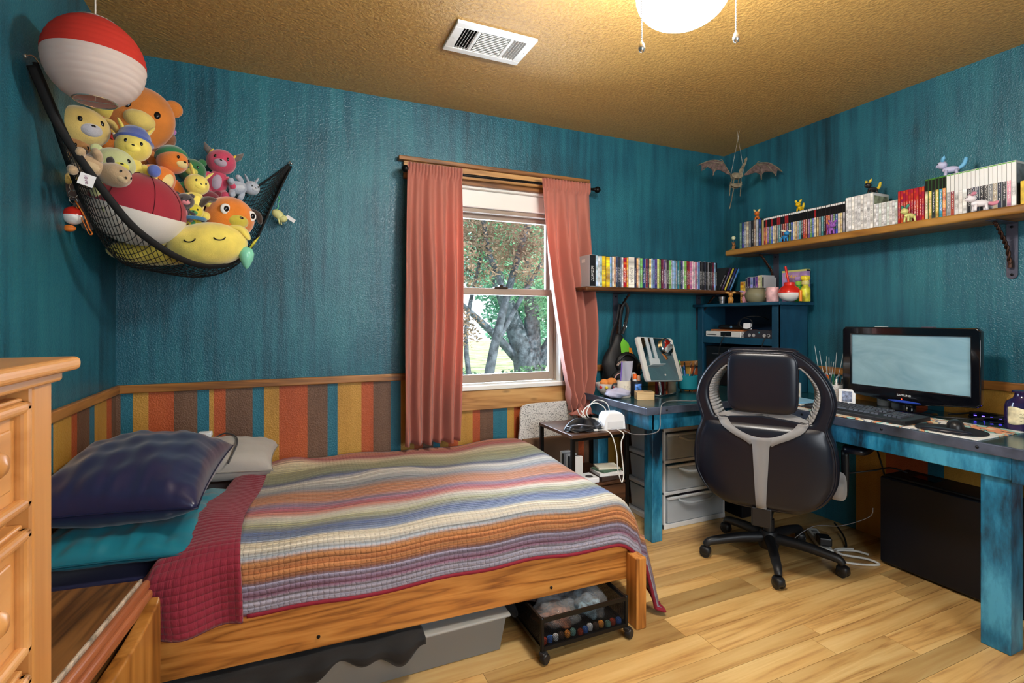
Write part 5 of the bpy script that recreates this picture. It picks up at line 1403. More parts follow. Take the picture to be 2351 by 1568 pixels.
# ------------------------------------------------------------------ small toy animals on the shelf (plain generic figures)
def figurine(label, loc, rz, col, col2, s=1.0, ears='up', tail='up', cat='figurine', group='animal figurines', name='animal_figurine', sit=False):
    t = thing(name, label, cat, loc, rz, group)
    ma = M('toy_%d_%d_%d' % col, col, .38); mb2 = M('toy_%d_%d_%d' % col2, col2, .38)
    m_ = MB()
    if sit: m_.ell((0, 0, .020 * s), (.014 * s, .015 * s, .020 * s), nu=14, nv=8)
    else: m_.ell((0, 0, .022 * s), (.021 * s, .010 * s, .010 * s), nu=14, nv=8)
    obj('body', m_, ma, t, world=False, smooth=True)
    hx, hz = (.004 * s, .048 * s) if sit else (.020 * s, .038 * s)
    m_ = MB(); m_.ell((hx, 0, hz), (.0125 * s, .0125 * s, .0115 * s), nu=14, nv=8); m_.ell((hx + .010 * s, 0, hz - .003 * s), (.005 * s, .005 * s, .004 * s), nu=10, nv=6); hd = obj('head', m_, ma, t, world=False, smooth=True)
    for y in (-1, 1):
        m_ = MB()
        tip = {'up': (hx - .004 * s, y * .016 * s, hz + .024 * s), 'side': (hx - .004 * s, y * .028 * s, hz + .012 * s)}[ears]
        m_.tube([(hx, y * .006 * s, hz + .008 * s), ((hx + tip[0]) / 2, (y * .008 * s + tip[1]) / 2, (hz + .008 * s + tip[2]) / 2 + .002 * s), tip], [.004 * s, .0055 * s, .0008 * s], 8); obj('ear', m_, mb2, hd, world=False, smooth=True)
        m_ = MB(); m_.ell((hx + .0105 * s, y * .005 * s, hz + .003 * s), .0016 * s, nu=8, nv=6); obj('eye', m_, M('toy_eye', (16, 16, 18), .15), hd, world=False, smooth=True)
    for x in ((-.011, .011) if not sit else (.010,)):
        for y in (-1, 1):
            m_ = MB(); m_.tube([(x * s, y * .007 * s, .02 * s), (x * s * 1.15, y * .008 * s, .008 * s), (x * s * 1.2, y * .008 * s, 0)], [.0045 * s, .0036 * s, .0042 * s], 8); obj('leg', m_, ma, t, world=False, smooth=True)
    m_ = MB()
    if tail == 'up': m_.tube(crom([(-.016 * s, 0, .022 * s), (-.028 * s, 0, .032 * s), (-.034 * s, 0, .052 * s)], 5, False), [.004 * s * (1 + .5 * math.sin(i / 10 * 3.1)) for i in range(11)], 8)
    else: m_.tube(crom([(-.016 * s, 0, .022 * s), (-.032 * s, .004 * s, .018 * s), (-.046 * s, .008 * s, .028 * s)], 5, False), [.004 * s * (1 + .6 * math.sin(i / 10 * 3.1)) for i in range(11)], 8)
    obj('tail', m_, mb2, t, world=False, smooth=True)
    return t
TOPD = SR + .1792
figurine('orange toy animal with a cream tail sitting on the film cases', (2.86, 2.43, TOPD), R(215), (206, 110, 40), (222, 196, 130), 1.25)
figurine('bright yellow toy animal perched on the black topped game cases', (2.86, 2.12, SR + .1762), R(190), (232, 186, 20), (240, 206, 60), 1.25)
figurine('black toy animal with yellow marks on top of the tall white cases', (2.86, 1.70, SR + .1912), R(160), (34, 32, 34), (214, 186, 60), 1.3)
figurine('pale lilac and sky blue toy animal on top of the white topped cases', (2.86, 1.35, SR + .196), R(120), (190, 190, 220), (110, 180, 220), 1.6)
figurine('blue and white toy animal standing before the black topped cases', (2.779, 2.165, SR + .0004), R(250), (40, 130, 190), (226, 220, 190), 1.25, 'side', 'out')
figurine('purple toy animal standing before the last black topped cases', (2.779, 1.875, SR + .0004), R(235), (150, 90, 180), (130, 70, 160), 1.25, 'up', 'up')
figurine('pale green toy animal standing before the red game cases', (2.779, 1.48, SR + .0004), R(160), (206, 206, 130), (60, 130, 110), 1.35)
figurine('white and pink toy animal standing before the white topped cases', (2.779, 1.205, SR + .0004), R(130), (226, 220, 224), (206, 130, 150), 1.5, 'side', 'out')
ft = figurine('tiny brown toy animal at the corner tip of the game shelf', (2.795, 2.566, SR + .0044), R(200), (150, 104, 60), (120, 76, 40), .75, sit=True)
mb = MB(); mb.lathe([(.022, 0), (.024, .002), (.021, .004), (0, .004)], 18, (2.795, 2.568, SR + .0002)); tag(obj('green_stand', mb, M('toy_base_green', (150, 186, 110), .5), smooth='auto'), 'round green stand under the tiny brown toy animal', 'stand')
bl = thing('lollipop_moon', 'little pale yellow ball on a stick at the shelf corner', 'ornament', (2.81, 2.58, SR))
mb = MB(); mb.cyl((2.815, 2.585, SR + .0003), (2.815, 2.585, SR + .075), .0012, 6); obj('stick', mb, chain, bl)
mb = MB(); mb.ell((2.815, 2.585, SR + .087), .0135, nu=18, nv=12); obj('ball', mb, M('moon_cream', (222, 226, 186), .5), bl, smooth=True)

# ------------------------------------------------------------------ hutch
hutch_blue = washed('hutch_blue', (20, 68, 94), (12, 40, 60), (32, 92, 114), rough=.4, peel=0, streak=(5, 5, 1.5), coord='Object')
hu = thing('hutch', 'teal painted open hutch standing on the corner of the desk', 'hutch', (2.86, 2.48, DT))
HX, HY0, HY1, HT = 2.715, 2.155, 2.815, 1.300
mb = MB(); mb.b2((HX - .028, HY0 - .03, HT), (XR - .004, HY1 + .015, HT + .02)); obj('top_board', mb, hutch_blue, hu, bevel=.003)
mb = MB(); mb.b2((HX, HY0, DT), (XR - .024, HY0 + .02, HT)); obj('side_panel', mb, hutch_blue, hu, bevel=.002)
mb = MB(); mb.b2((HX, HY1 - .02, DT), (XR - .024, HY1, HT)); obj('side_panel', mb, hutch_blue, hu, bevel=.002)
mb = MB(); mb.b2((XR - .040, HY0 + .02, DT), (XR - .026, HY1 - .02, HT)); obj('back_panel', mb, M('hutch_dark', (16, 40, 66), .5), hu)
mb = MB(); mb.b2((HX - .002, HY0, DT), (HX + .018, HY0 + .045, HT)); obj('stile', mb, hutch_blue, hu, bevel=.002)
mb = MB(); mb.b2((HX - .002, HY1 - .045, DT), (HX + .018, HY1, HT)); obj('stile', mb, hutch_blue, hu, bevel=.002)
mb = MB(); mb.b2((HX + .018, HY0 + .02, 1.072), (XR - .04, HY1 - .02, 1.09)); obj('shelf', mb, hutch_blue, hu, bevel=.002)
mb = MB(); mb.b2((HX, HY0 + .045, 1.048), (HX + .018, HY1 - .045, 1.092)); obj('shelf_face', mb, hutch_blue, hu, bevel=.002)
HZ = HT + .0203; SZ = 1.0905
# on the hutch shelf
con = thing('game_console', 'white slim game console lying flat on the hutch shelf', 'game console', (2.82, 2.60, SZ))
mb = MB(); mb.b2((2.735, 2.455, SZ), (2.93, 2.760, SZ + .040)); obj('housing', mb, M('console_white', (222, 222, 220), .3), con, bevel=.005, seg=3)
mb = MB(); mb.b2((2.7338, 2.66, SZ + .012), (2.735, 2.745, SZ + .016)); obj('disc_slot', mb, M('slot_black', (16, 16, 18), .3), con)
mb = MB(); mb.b2((2.7335, 2.53, SZ + .006), (2.735, 2.622, SZ + .036)); obj('front_bay', mb, M('bay_black', (22, 22, 24), .25), con)
mb = MB(); mb.b2((2.76, 2.47, SZ + .0405), (2.92, 2.74, SZ + .052)); tag(obj('controller_tray', mb, M('tray_orange', (186, 110, 60), .5), bevel=.004), 'thin orange and white tray on top of the white console', 'tray')
con2 = thing('game_console', 'charcoal game console with four controller ports on the hutch shelf', 'game console', (2.82, 2.315, SZ))
o_ = [(p.x, p.y) for p in crom([(-.118, 0), (.118, 0), (.118, .02), (.10, .036), (.05, .044), (-.05, .044), (-.10, .036), (-.118, .02)], 4)]
me = plate_mesh([o_], .075, .004, 2); me.transform(Matrix.Rotation(R(-90), 4, 'Z'))
link('housing', me, M('console_charcoal', (52, 52, 60), .4), con2, loc=(.0, .0, .0045), smooth='auto')
for y in (-.09, -.058, .022, .054):
    mb = MB(); mb.lathe([(.011, 0), (.011, .003), (.008, .004), (.008, .002), (0, .002)], 18, (-.0795, y + .018, .019), (0, R(-90), 0)); obj('controller_port', mb, M('port_grey', (170, 170, 172), .4), con2, world=False, smooth='auto')
mb = MB(); mb.ell((-.078, .0, .038), (.003, .008, .006), nu=12, nv=6); obj('emblem', mb, M('emblem_teal', (70, 130, 150), .3), con2, world=False)
mb = MB(); mb.b2((2.74, 2.437, SZ), (2.78, 2.446, SZ + .036)); tag(obj('memory_card', mb, M('card_grey', (190, 190, 190), .4), bevel=.001), 'thin grey card standing between the two consoles', 'card')
mb = MB(); mb.ell((2.83, 2.60, SZ + .070), (.05, .11, .017), nu=24, nv=10, pw=.5); ob = tag(obj('game_controller', mb, M('bay_black', None), smooth=True), 'flat black camera bar on top of the white console', 'camera bar')
mb = MB(); mb.ell((2.781, 2.575, SZ + .070), (.004, .011, .009), nu=12, nv=8); obj('lens', mb, M('lens_blue', (90, 130, 160), .15), ob, smooth=True)
cable('black_cable', 'black cable looped on top of the consoles in the hutch', [(2.80, 2.52, SZ + .06), (2.765, 2.50, SZ + .10), (2.76, 2.45, SZ + .13), (2.77, 2.40, SZ + .115), (2.775, 2.40, SZ + .07), (2.77, 2.45, SZ + .058), (2.765, 2.49, SZ + .09), (2.78, 2.46, SZ + .135), (2.83, 2.38, SZ + .14), (2.88, 2.36, SZ + .12)], .003, bc)
mb = MB(); mb.box((2.79, 2.445, SZ + .075), (.03, .05, .04), (0, R(10), R(8))); tag(obj('white_adapter', mb, M('white_plastic', None), bevel=.004), 'white power adapter resting between the consoles', 'adapter')
figurine('red toy figure tucked in the right end of the hutch shelf', (2.80, 2.225, SZ + .0495), R(200), (206, 44, 34), (230, 226, 220), 1.3, sit=True)
cable('black_cable', 'black cable hanging from the charcoal console over the hutch shelf', [(2.74, 2.24, SZ + .025), (2.715, 2.25, SZ + .005), (2.706, 2.27, SZ - .06), (2.70, 2.30, SZ - .12), (2.72, 2.33, SZ - .20)], .003, bc)
cable('black_cable', 'black cable hanging from the white console over the hutch shelf', [(2.733, 2.575, SZ + .02), (2.708, 2.58, SZ - .01), (2.70, 2.60, SZ - .08), (2.715, 2.62, SZ - .15)], .003, bc)
spk = thing('black_console', 'tall black computer console in the lower bay of the hutch', 'game console', (2.82, 2.48, DT))
mb = MB(); mb.b2((2.735, 2.24, DT + .0005), (2.93, 2.76, DT + .27)); obj('housing', mb, M('console_black', (16, 16, 20), .3), spk, bevel=.008, seg=3)
mb = MB(); mb.b2((2.7335, 2.50, DT + .215), (2.735, 2.70, DT + .222)); obj('slot', mb, M('slot_grey', (70, 70, 74), .4), spk)
# on the hutch top
cup = thing('shot_cup', 'small silver cup with black lettering at the left of the hutch top', 'cup', (2.745, 2.62, HZ))
mb = MB(); mb.lathe([(0, 0), (.016, 0), (.0215, .048), (.0195, .048), (.0145, .004), (0, .003)], 24); obj('cup_body', mb, M('silver_cup', (170, 172, 176), .28, .8), cup, world=False, smooth='auto')
text_obj('lettering', 'Dior', .020, M('ink_black', (16, 16, 18), .5), cup, (-.0185, -.004, .026), (R(83), 0, R(-62)))
figurine('golden brown toy animal with big ears on the hutch top', (2.745, 2.545, HZ), R(222), (190, 134, 62), (206, 160, 90), 1.25, 'side', 'up', sit=True)
figurine('pink toy animal behind the frosted bowl on the hutch top', (2.80, 2.475, HZ), R(220), (226, 160, 180), (190, 170, 214), 1.35, 'side', 'up', sit=True)
bowl = MB(); bowl.lathe([(0, .001), (.045, 0), (.062, .018), (.070, .045), (.066, .066), (.052, .082), (.050, .088), (.058, .092), (.056, .094), (.047, .089), (.050, .078), (.063, .05), (.050, .012), (0, .008)], 36, (2.775, 2.365, HZ))
tag(obj('frosted_bowl', bowl, M('frosted_olive', (142, 138, 110), .45, trans=.25), smooth='auto'), 'round frosted olive glass bowl on the hutch top', 'bowl')
mg = thing('mug', 'pink and white printed ceramic mug on the hutch top', 'mug', (2.765, 2.235, HZ))
mb = MB(); mb.lathe([(0, 0), (.033, 0), (.036, .004), (.036, .092), (.033, .092), (.033, .006), (0, .006)], 28); obj('mug_body', mb, M('mug_pink', (226, 176, 178), .35, var=(26, .18)), mg, world=False, smooth='auto')
mb = MB(); mb.tube(crom([(.012, .033, .074), (.018, .058, .07), (.018, .06, .035), (.012, .034, .022)], 6, False), .0045, 8); obj('handle', mb, M('mug_pink', None), mg, world=False, smooth=True)
rc = thing('round_cup', 'red and white ball shaped cup with a red straw on the hutch top', 'cup', (2.785, 2.135, HZ))
mb = MB(); mb.ell((0, 0, .052), (.062, .062, .052), nu=36, nv=24); 
lowb = MB(); lowb.V = list(mb.V); lowb.F = [f for f in mb.F if sum(mb.V[i][2] for i in f) / len(f) < .052]; lowb.M = [0] * len(lowb.F); obj('white_half', lowb, M('cup_white', (228, 228, 226), .25), rc, world=False, smooth=True)
upb = MB(); upb.V = list(mb.V); upb.F = [f for f in mb.F if sum(mb.V[i][2] for i in f) / len(f) >= .052]; upb.M = [0] * len(upb.F); obj('red_half', upb, M('cup_red', (206, 40, 28), .25), rc, world=False, smooth=True)
mb = MB(); mb.lathe([(.030, .095), (.030, .114), (.026, .117), (0, .117)], 24); obj('screw_lid', mb, M('cup_red', None), rc, world=False, smooth='auto')
mb = MB(); mb.cyl((.0, .004, .11), (-.004, .024, .215), .0065, 12); obj('straw', mb, M('cup_red', None), rc, world=False, smooth='auto')
for k, (x, y, c1_, c2_, lab) in enumerate(((2.90, 2.155, (60, 150, 60), (170, 140, 200), 'green bottle with a lilac lid behind the ball cup'), (2.88, 2.10, (226, 206, 60), (236, 214, 60), 'yellow bottle with a yellow lid at the right end of the hutch top'))):
    b0 = thing('drink_bottle', lab, 'bottle', (x, y, HZ), 0, 'drink bottles on the hutch')
    mb = MB(); mb.lathe([(0, 0), (.024, 0), (.027, .004), (.027, .078), (.020, .092), (.016, .097), (.016, .104)], 24); obj('body', mb, M('bottle_%d' % k, c1_, .35, var=(30, .3)), b0, world=False, smooth='auto')
    mb = MB(); mb.lathe([(.020, .104), (.022, .108), (.022, .124), (.016, .130)], 20); obj('cap', mb, M('bottle_cap_%d' % k, (150, 206, 90) if k == 0 else (216, 206, 130), .4), b0, world=False, smooth='auto')
    mb = MB(); mb.ell((0, 0, .143), (.024, .024, .017), nu=20, nv=10, pw=.7); obj('lid', mb, M('bottle_lid_%d' % k, c2_, .4), b0, world=False, smooth=True)
mb = MB(); mb.lathe([(0, 0), (.009, 0), (.009, .062), (.007, .066), (0, .067)], 16, (2.79, 2.065 + .0, HZ)); tag(obj('orange_dispenser', mb, M('orange_plastic', (226, 130, 30), .35), smooth='auto'), 'slim orange tube standing right of the ball cup', 'tube')
bx3 = thing('card_box', 'lilac card game box standing at the back of the hutch top', 'box', (2.955, 2.22, HZ))
mb = MB(); mb.b2((-.018, -.085, 0), (.018, .085, .205)); obj('carton', mb, M('box_lilac', (170, 136, 186), .5, var=(14, .2)), bx3, world=False, bevel=.002)
mb = MB(); mb.b2((-.0184, -.085, .193), (.0184, .085, .2053)); obj('top_band', mb, M('box_lime', (196, 200, 120), .5), bx3, world=False)
text_obj('lettering', 'POKéMON', .030, M('logo_yellow', (236, 196, 40), .5), bx3, (-.0186, -.01, .160), (R(90), R(8), R(-90)))
for i, (cn, col, w, h) in enumerate((('yellow and red', (206, 150, 40), .030, .150), ('yellow', (214, 190, 60), .014, .150), ('charcoal', (60, 56, 60), .016, .170), ('dark violet', (60, 36, 80), .024, .178), ('pale blue', (130, 150, 206), .020, .172), ('navy', (40, 50, 110), .020, .176), ('purple', (96, 60, 140), .018, .178), ('cream', (206, 190, 150), .022, .184), ('lime', (190, 206, 130), .012, .184), ('black', (34, 34, 40), .014, .17))):
    y = 2.555 - sum(v for v in (.030, .014, .016, .024, .020, .020, .018, .022, .012, .014)[:i]) - w / 2
    case('%s game box, %s from the left behind the things on the hutch top' % (cn, ORD[i]), 'game box', 'game boxes on the hutch', (2.845, y, HZ), R(-90), w - .0006, .115, h, case_clear, SP['plain'], col, name='game_box')
# ------------------------------------------------------------------ monitor, keyboard, mouse and mats
mon = thing('monitor', 'glossy black widescreen computer monitor with a grey-blue reflection painted on its screen', 'monitor', (2.80, 1.49, DT))
gloss = M('piano_black', (10, 11, 16), .08, spec=.6, coat=.5)
MX, MY0, MY1, MZ0, MZ1 = 2.765, 1.195, 1.785, .825, 1.168
out = [(MY0 + .012, MZ1), (MY1 - .012, MZ1), (MY1, MZ1 - .012), (MY1, MZ0 + .014), (MY1 - .014, MZ0 + .002), (1.62, MZ0 - .012), (1.53, MZ0 - .026), (1.49, MZ0 - .029), (1.45, MZ0 - .026), (1.36, MZ0 - .012), (MY0 + .014, MZ0 + .002), (MY0, MZ0 + .014), (MY0, MZ1 - .012)]
hole_ = [(MY0 + .036, MZ1 - .030), (MY1 - .028, MZ1 - .030), (MY1 - .028, MZ0 + .040), (MY0 + .036, MZ0 + .040)]
me = plate_mesh([[(y - 1.49, z) for y, z in out], [(y - 1.49, z) for y, z in hole_]], .010, .005, 3)
me.transform(Matrix.Rotation(R(-90), 4, 'Z'))
link('bezel', me, gloss, mon, loc=(MX - mon.location.x, 0, -DT), smooth='auto')
for v in bpy.data.objects['bezel'].data.vertices: pass
mb = MB(); mb.b2((MX - .004, MY0 + .03, MZ0 + .03), (MX + .004, MY1 - .02, MZ1 - .02))
m_, t, b = nt('screen_painted_reflection')
n_ = node(t, 'ShaderNodeTexNoise'); n_.inputs['Scale'].default_value = 3; n_.inputs['Detail'].default_value = 5; n_.inputs['Distortion'].default_value = 2; t.links.new(mapped(t, 'Object', (1, 1, 2.5)), n_.inputs[0])
t.links.new(ramp(t, n_.outputs[0], [(.3, (116, 156, 172)), (.7, (146, 184, 196))]), b.inputs['Base Color']); b.inputs['Roughness'].default_value = .32; b.inputs['Specular IOR Level'].default_value = .7  # reflection of the room painted into the screen colour
obj('screen', mb, m_, mon)
mb = MB(); mb.b2((MX + .012, MY0 + .06, MZ0 + .05), (MX + .05, MY1 - .06, MZ1 - .04)); obj('rear_housing', mb, M('rear_black', (18, 18, 20), .5), mon, bevel=.014, seg=3)
mb = MB(); mb.cyl((MX + .04, 1.49, DT + .012), (MX + .035, 1.49, .90), .022, 16); obj('neck', mb, gloss, mon, smooth='auto')
mb = MB(); mb.lathe([(.11, 0), (.112, .004), (.105, .010), (.04, .014), (0, .015)], 40, (MX + .02, 1.49, DT)); obj('base', mb, gloss, mon, smooth='auto')
mb = MB(); mb.ell((MX - .016, 1.49, MZ0 - .016), (.003, .075, .006), nu=28, nv=8); obj('blue_lens', mb, M('lens_glass', (40, 70, 170), .1), mon, smooth=True)
text_obj('maker_lettering', 'SAMSUNG', .0135, M('logo_white', (220, 226, 230), .4), mon, (MX - .0162 - mon.location.x, 0.0, MZ0 + .0145 - DT), (R(90), 0, R(-90)))
mb = MB(); mb.lathe([(.0025, 0), (.0025, .001)], 10, (MX - .0155, 1.50, MZ0 - .004), (0, R(-90), 0)); obj('power_led', mb, M('led_red', (255, 60, 40), .4, emit=3), mon)
for y, w, c_ in ((1.61, .05, (206, 212, 210)), (1.40, .05, (90, 66, 80))):
    mb = MB(); mb.b2((MX, y - w / 2, MZ1 + .0005), (MX + .03, y + w / 2, MZ1 + .008)); tag(obj('sensor_bar', mb, M('bar_%d' % c_[0], c_, .4), bevel=.002), '%s sensor block on the top edge of the monitor' % ('white' if c_[0] > 200 else 'dusky purple'), 'sensor', 'sensor blocks on the monitor')
# desk mat
def mat_mat():
    m, t, b = nt('desk_mat_print')
    n = node(t, 'ShaderNodeTexNoise'); n.inputs['Scale'].default_value = 5; n.inputs['Detail'].default_value = 1.5; n.inputs['Distortion'].default_value = 1.5
    t.links.new(mapped(t, 'Object', (1, 1, 1)), n.inputs[0])
    c = ramp(t, n.outputs[0], [(0, (226, 226, 222)), (.44, (150, 196, 190)), (.485, (28, 28, 34)), (.495, (226, 150, 110)), (.54, (222, 206, 170)), (.57, (120, 126, 140)), (.60, (228, 226, 222))], True)
    t.links.new(c, b.inputs['Base Color']); b.inputs['Roughness'].default_value = .7
    return m
mb = MB(); mb.b2((2.36, 1.03, DT + .0005), (2.71, 1.84, DT + .004)); tag(obj('desk_mat', mb, mat_mat(), bevel=.001), 'colourful printed desk mat under the keyboard and mouse', 'desk mat')
MTZ = DT + .0043
kb = thing('keyboard', 'black full-size computer keyboard with blank keys on the desk mat', 'keyboard', (2.487, 1.525, MTZ), R(-90 - 3))
kp = M('key_black', (54, 56, 64), .38); kbm = M('keyboard_black', (22, 22, 25), .45)
me = plate_mesh([[(-.235, -.08), (.235, -.08), (.235, .08), (-.235, .08)]], .006, .004, 2, up='z')
link('case', me, kbm, kb, loc=(0, 0, .014), rot=(R(3.5), 0, 0), smooth='auto')
kme = MB(); kme.add([(-.5, -.5, 0), (.5, -.5, 0), (.5, .5, 0), (-.5, .5, 0), (-.38, -.36, 1), (.38, -.36, 1), (.38, .42, 1), (-.38, .42, 1)], [(4, 5, 6, 7), (0, 1, 5, 4), (1, 2, 6, 5), (2, 3, 7, 6), (3, 0, 4, 7)])
kme = kme.mesh('key'); kme.materials.append(kp)
def key(x, y, w):
    o = bpy.data.objects.new('key', kme); COL.objects.link(o); o.parent = kb; o.location = (x, y, .0225 + (y) * .061); o.scale = (w, .0172, .009); o.rotation_euler = (R(3.5), 0, 0)
U = .0188
rows_ = [(.062, [1] + [None] + [1] * 4 + [None] + [1] * 4 + [None] + [1] * 4), (.036, [1] * 13 + [2]), (.0172, [1.5] + [1] * 12 + [1.5]), (-.0016, [1.75] + [1] * 11 + [2.25]), (-.0204, [2.25] + [1] * 10 + [2.75]), (-.0392 - .0188 * 0, [1.25, 1.25, 1.25, 6.25, 1.25, 1.25, 1.25, 1.25])]
for y, ks in rows_:
    x = -.222
    for w in ks:
        if w is None: x += .5 * U * (1.0 if y > .05 else 1); continue
        key(x + w * U / 2, y, w * U - .0012); x += w * U
for y in (.062, .036, .0172): 
    for k in range(3): key(.058 + k * U, y, U - .0012)
for x, y in ((.0768, -.0204), (.058, -.0392), (.0768, -.0392), (.0956, -.0392)): key(x, y, U - .0012)
for r_, y in enumerate((.036, .0172, -.0016, -.0204, -.0392)):
    for k in range(4): key(.134 + k * U, y, U - .0012)
mb = MB(); mb.prism([(p.x, p.y) for p in crom([(-.10, -.05), (-.02, -.09), (.07, -.10), (.12, -.05), (.115, .03), (.06, .09), (-.03, .10), (-.10, .05)], 5)], 0, .004)
mp_ = thing('mouse_pad', 'black gel mouse pad with a wrist rest on the desk mat', 'mouse pad', (2.475, 1.175, MTZ), R(-75))
link('pad', mb.mesh('pad'), M('pad_black', (24, 24, 30), .6), mp_, smooth='auto', bevel=.001)
mb = MB(); mb.ell((0, -.068, .006), (.085, .026, .011), nu=24, nv=10); obj('wrist_rest', mb, M('gel_black', (30, 32, 42), .3), mp_, world=False, smooth=True)
ms = thing('computer_mouse', 'black wired computer mouse on the gel mouse pad', 'mouse', (2.50, 1.165, MTZ + .0045), R(-62))
def mouse(u, v):
    a = 2 * math.pi * u; r = math.sin(v * math.pi / 2); z = math.cos(v * math.pi / 2)
    return (.033 * r * math.cos(a) * (1 - .12 * math.cos(2 * a)), .058 * r * math.sin(a), .038 * z ** .7 * (1 - .25 * math.sin(a) * r))
mb = MB(); mb.grid(mouse, 32, 14); obj('shell', mb, M('mouse_black', (26, 26, 28), .4), ms, world=False, smooth=True)
mb = MB(); mb.lathe([(.008, -.004), (.010, -.003), (.010, .003), (.008, .004)], 16, (0, .034, .024), (0, R(90), 0)); obj('wheel', mb, M('wheel_grey', (60, 60, 64), .5), ms, world=False, smooth='auto')
mb = MB(); mb.tube([(.006 * math.cos(a), -.012 + .007 * math.sin(a), .0385) for a in [2 * math.pi * i / 20 for i in range(20)]], .0007, 5, closed=True); obj('emblem', mb, M('emblem_silver', (150, 152, 156), .3, .6), ms, world=False)
cable('black_cable', 'black mouse cable curving across the desk to the right wall', [(2.545, 1.20, MTZ + .012), (2.60, 1.22, MTZ + .008), (2.68, 1.20, MTZ + .022), (2.76, 1.15, DT + .035), (2.84, 1.05, DT + .03), (2.93, 1.0, DT + .01)], .0024, bc)
for k, pts in enumerate(([(2.74, 1.35, DT + .006), (2.77, 1.25, DT + .012), (2.84, 1.22, DT + .006), (2.90, 1.30, DT + .006)], [(2.80, 1.18, DT + .006), (2.86, 1.12, DT + .01), (2.93, 1.16, DT + .006), (2.94, 1.25, DT + .02)], [(2.86, 1.36, DT + .006), (2.90, 1.24, DT + .03), (2.94, 1.14, DT + .006)])):
    cable('black_cable', ['black cable curled just right of the monitor foot', 'black cable loop by the purple bottle', 'black cable humped against the right wall'][k], pts, .004, bc)
mb = MB(); mb.b2((2.90, 1.16, DT + .0005), (2.95, 1.30, DT + .028)); ub = tag(obj('usb_hub', mb, bm_, bevel=.004), 'black hub with blue lights behind the monitor', 'hub')
for k in range(4):
    mb = MB(); mb.b2((2.8985, 1.18 + k * .03, DT + .012), (2.90, 1.19 + k * .03, DT + .016)); obj('hub_light', mb, M('led_violet', (90, 70, 255), .4, emit=4), ub)
pb = thing('potion_bottle', 'dark purple apothecary bottle with a parchment label', 'bottle', (2.765, 1.055, DT))
mb = MB(); mb.lathe([(0, 0), (.052, 0), (.058, .006), (.059, .095), (.054, .115), (.032, .132), (.028, .145), (.028, .152), (.036, .155), (.036, .162), (.024, .164), (0, .164)], 40); obj('glass', mb, M('violet_glass', (36, 26, 66), .14, coat=.4), pb, world=False, smooth='auto')
def lab_(u, v):
    a = lerp(R(150), R(265), u); return (.0597 * math.cos(a), .0597 * math.sin(a), lerp(.03, .096, v) + .004 * math.sin(9 * u) * (1 if v > .5 else -1))
mb = MB(); mb.grid(lab_, 20, 6); obj('label_paper', mb, M('parchment', (206, 196, 160), .8, var=(30, .2)), pb, world=False, smooth=True, solid=.0006)
mb = MB()
for k in range(3):
    mb.tube([(.0604 * math.cos(R(190) + q * .07), .0604 * math.sin(R(190) + q * .07), .072 - k * .013 + .003 * math.sin(q * (2.3 + k))) for q in range(14 - 2 * k)], .0007, 4)
o = obj('faded_script', mb, M('ink_black', (16, 16, 18), .5), pb, world=False); o['kind'] = 'stuff'
# beside the monitor
pp_ = thing('pen_cup', 'white floral pen cup beside the monitor', 'cup', (2.80, 1.865, DT))
mb = MB(); mb.lathe([(0, 0), (.042, 0), (.044, .003), (.044, .095), (.041, .095), (.041, .005), (0, .005)], 30); 
m_, t, b = nt('floral_print'); n_ = node(t, 'ShaderNodeTexNoise'); n_.inputs['Scale'].default_value = 60; n_.inputs['Distortion'].default_value = 2; t.links.new(mapped(t, 'Object', (1, 1, 1)), n_.inputs[0])
t.links.new(ramp(t, n_.outputs[0], [(0, (222, 220, 216)), (.38, (110, 110, 110)), (.42, (222, 220, 216)), (.60, (206, 140, 130)), (.64, (222, 220, 216))], True), b.inputs['Base Color'])
obj('cup_body', mb, m_, pp_, world=False, smooth='auto')
rg = random.Random(3)
pcol = [('black', (24, 24, 26)), ('green', (30, 110, 70)), ('orange', (222, 120, 30)), ('red', (200, 50, 40)), ('black', (28, 28, 30)), ('white', (220, 220, 214)), ('black', (22, 22, 24)), ('dark grey', (70, 70, 74))]
for k, (cn, c_) in enumerate(pcol):
    a = k / 8 * 6.28; bx0, by0 = 2.80 + .02 * math.cos(a), 1.865 + .02 * math.sin(a); tx, ty = 2.80 + .044 * math.cos(a), 1.865 + .044 * math.sin(a); hz = DT + .14 + rg.uniform(0, .03)
    pn = thing('pen', '%s pen in the floral cup, %s round from the wall side' % (cn, ORD[k]), 'pen', (bx0, by0, DT + .006), 0, 'pens in the floral cup')
    mb = MB(); mb.tube([(bx0, by0, DT + .007), (lerp(bx0, tx, .9) , lerp(by0, ty, .9), hz - .012)], .0045, 8); obj('barrel', mb, M('pen_%d_%d' % (c_[0], c_[1]), c_, .35), pn, smooth=True)
    mb = MB(); mb.tube([(lerp(bx0, tx, .9), lerp(by0, ty, .9), hz - .012), (tx, ty, hz)], [.004, .0022], 8); obj('tip', mb, M('pen_tip', (190, 190, 190), .3, .5), pn, smooth=True)
ph_ = thing('photo_card', 'white framed photo block leaning beside the pen cup', 'photo', (2.735, 1.755, MTZ - .004), R(-62))
mb = MB(); mb.box((0, 0, .04), (.075, .012, .085), (R(-14), 0, 0)); obj('block', mb, M('white_plastic', None), ph_, world=False, bevel=.002)
mb = MB(); mb.box((0, -.0078, .045), (.045, .001, .055), (R(-14), 0, 0)); obj('picture', mb, M('photo_print', (96, 106, 130), .4, var=(60, .6)), ph_, world=False)
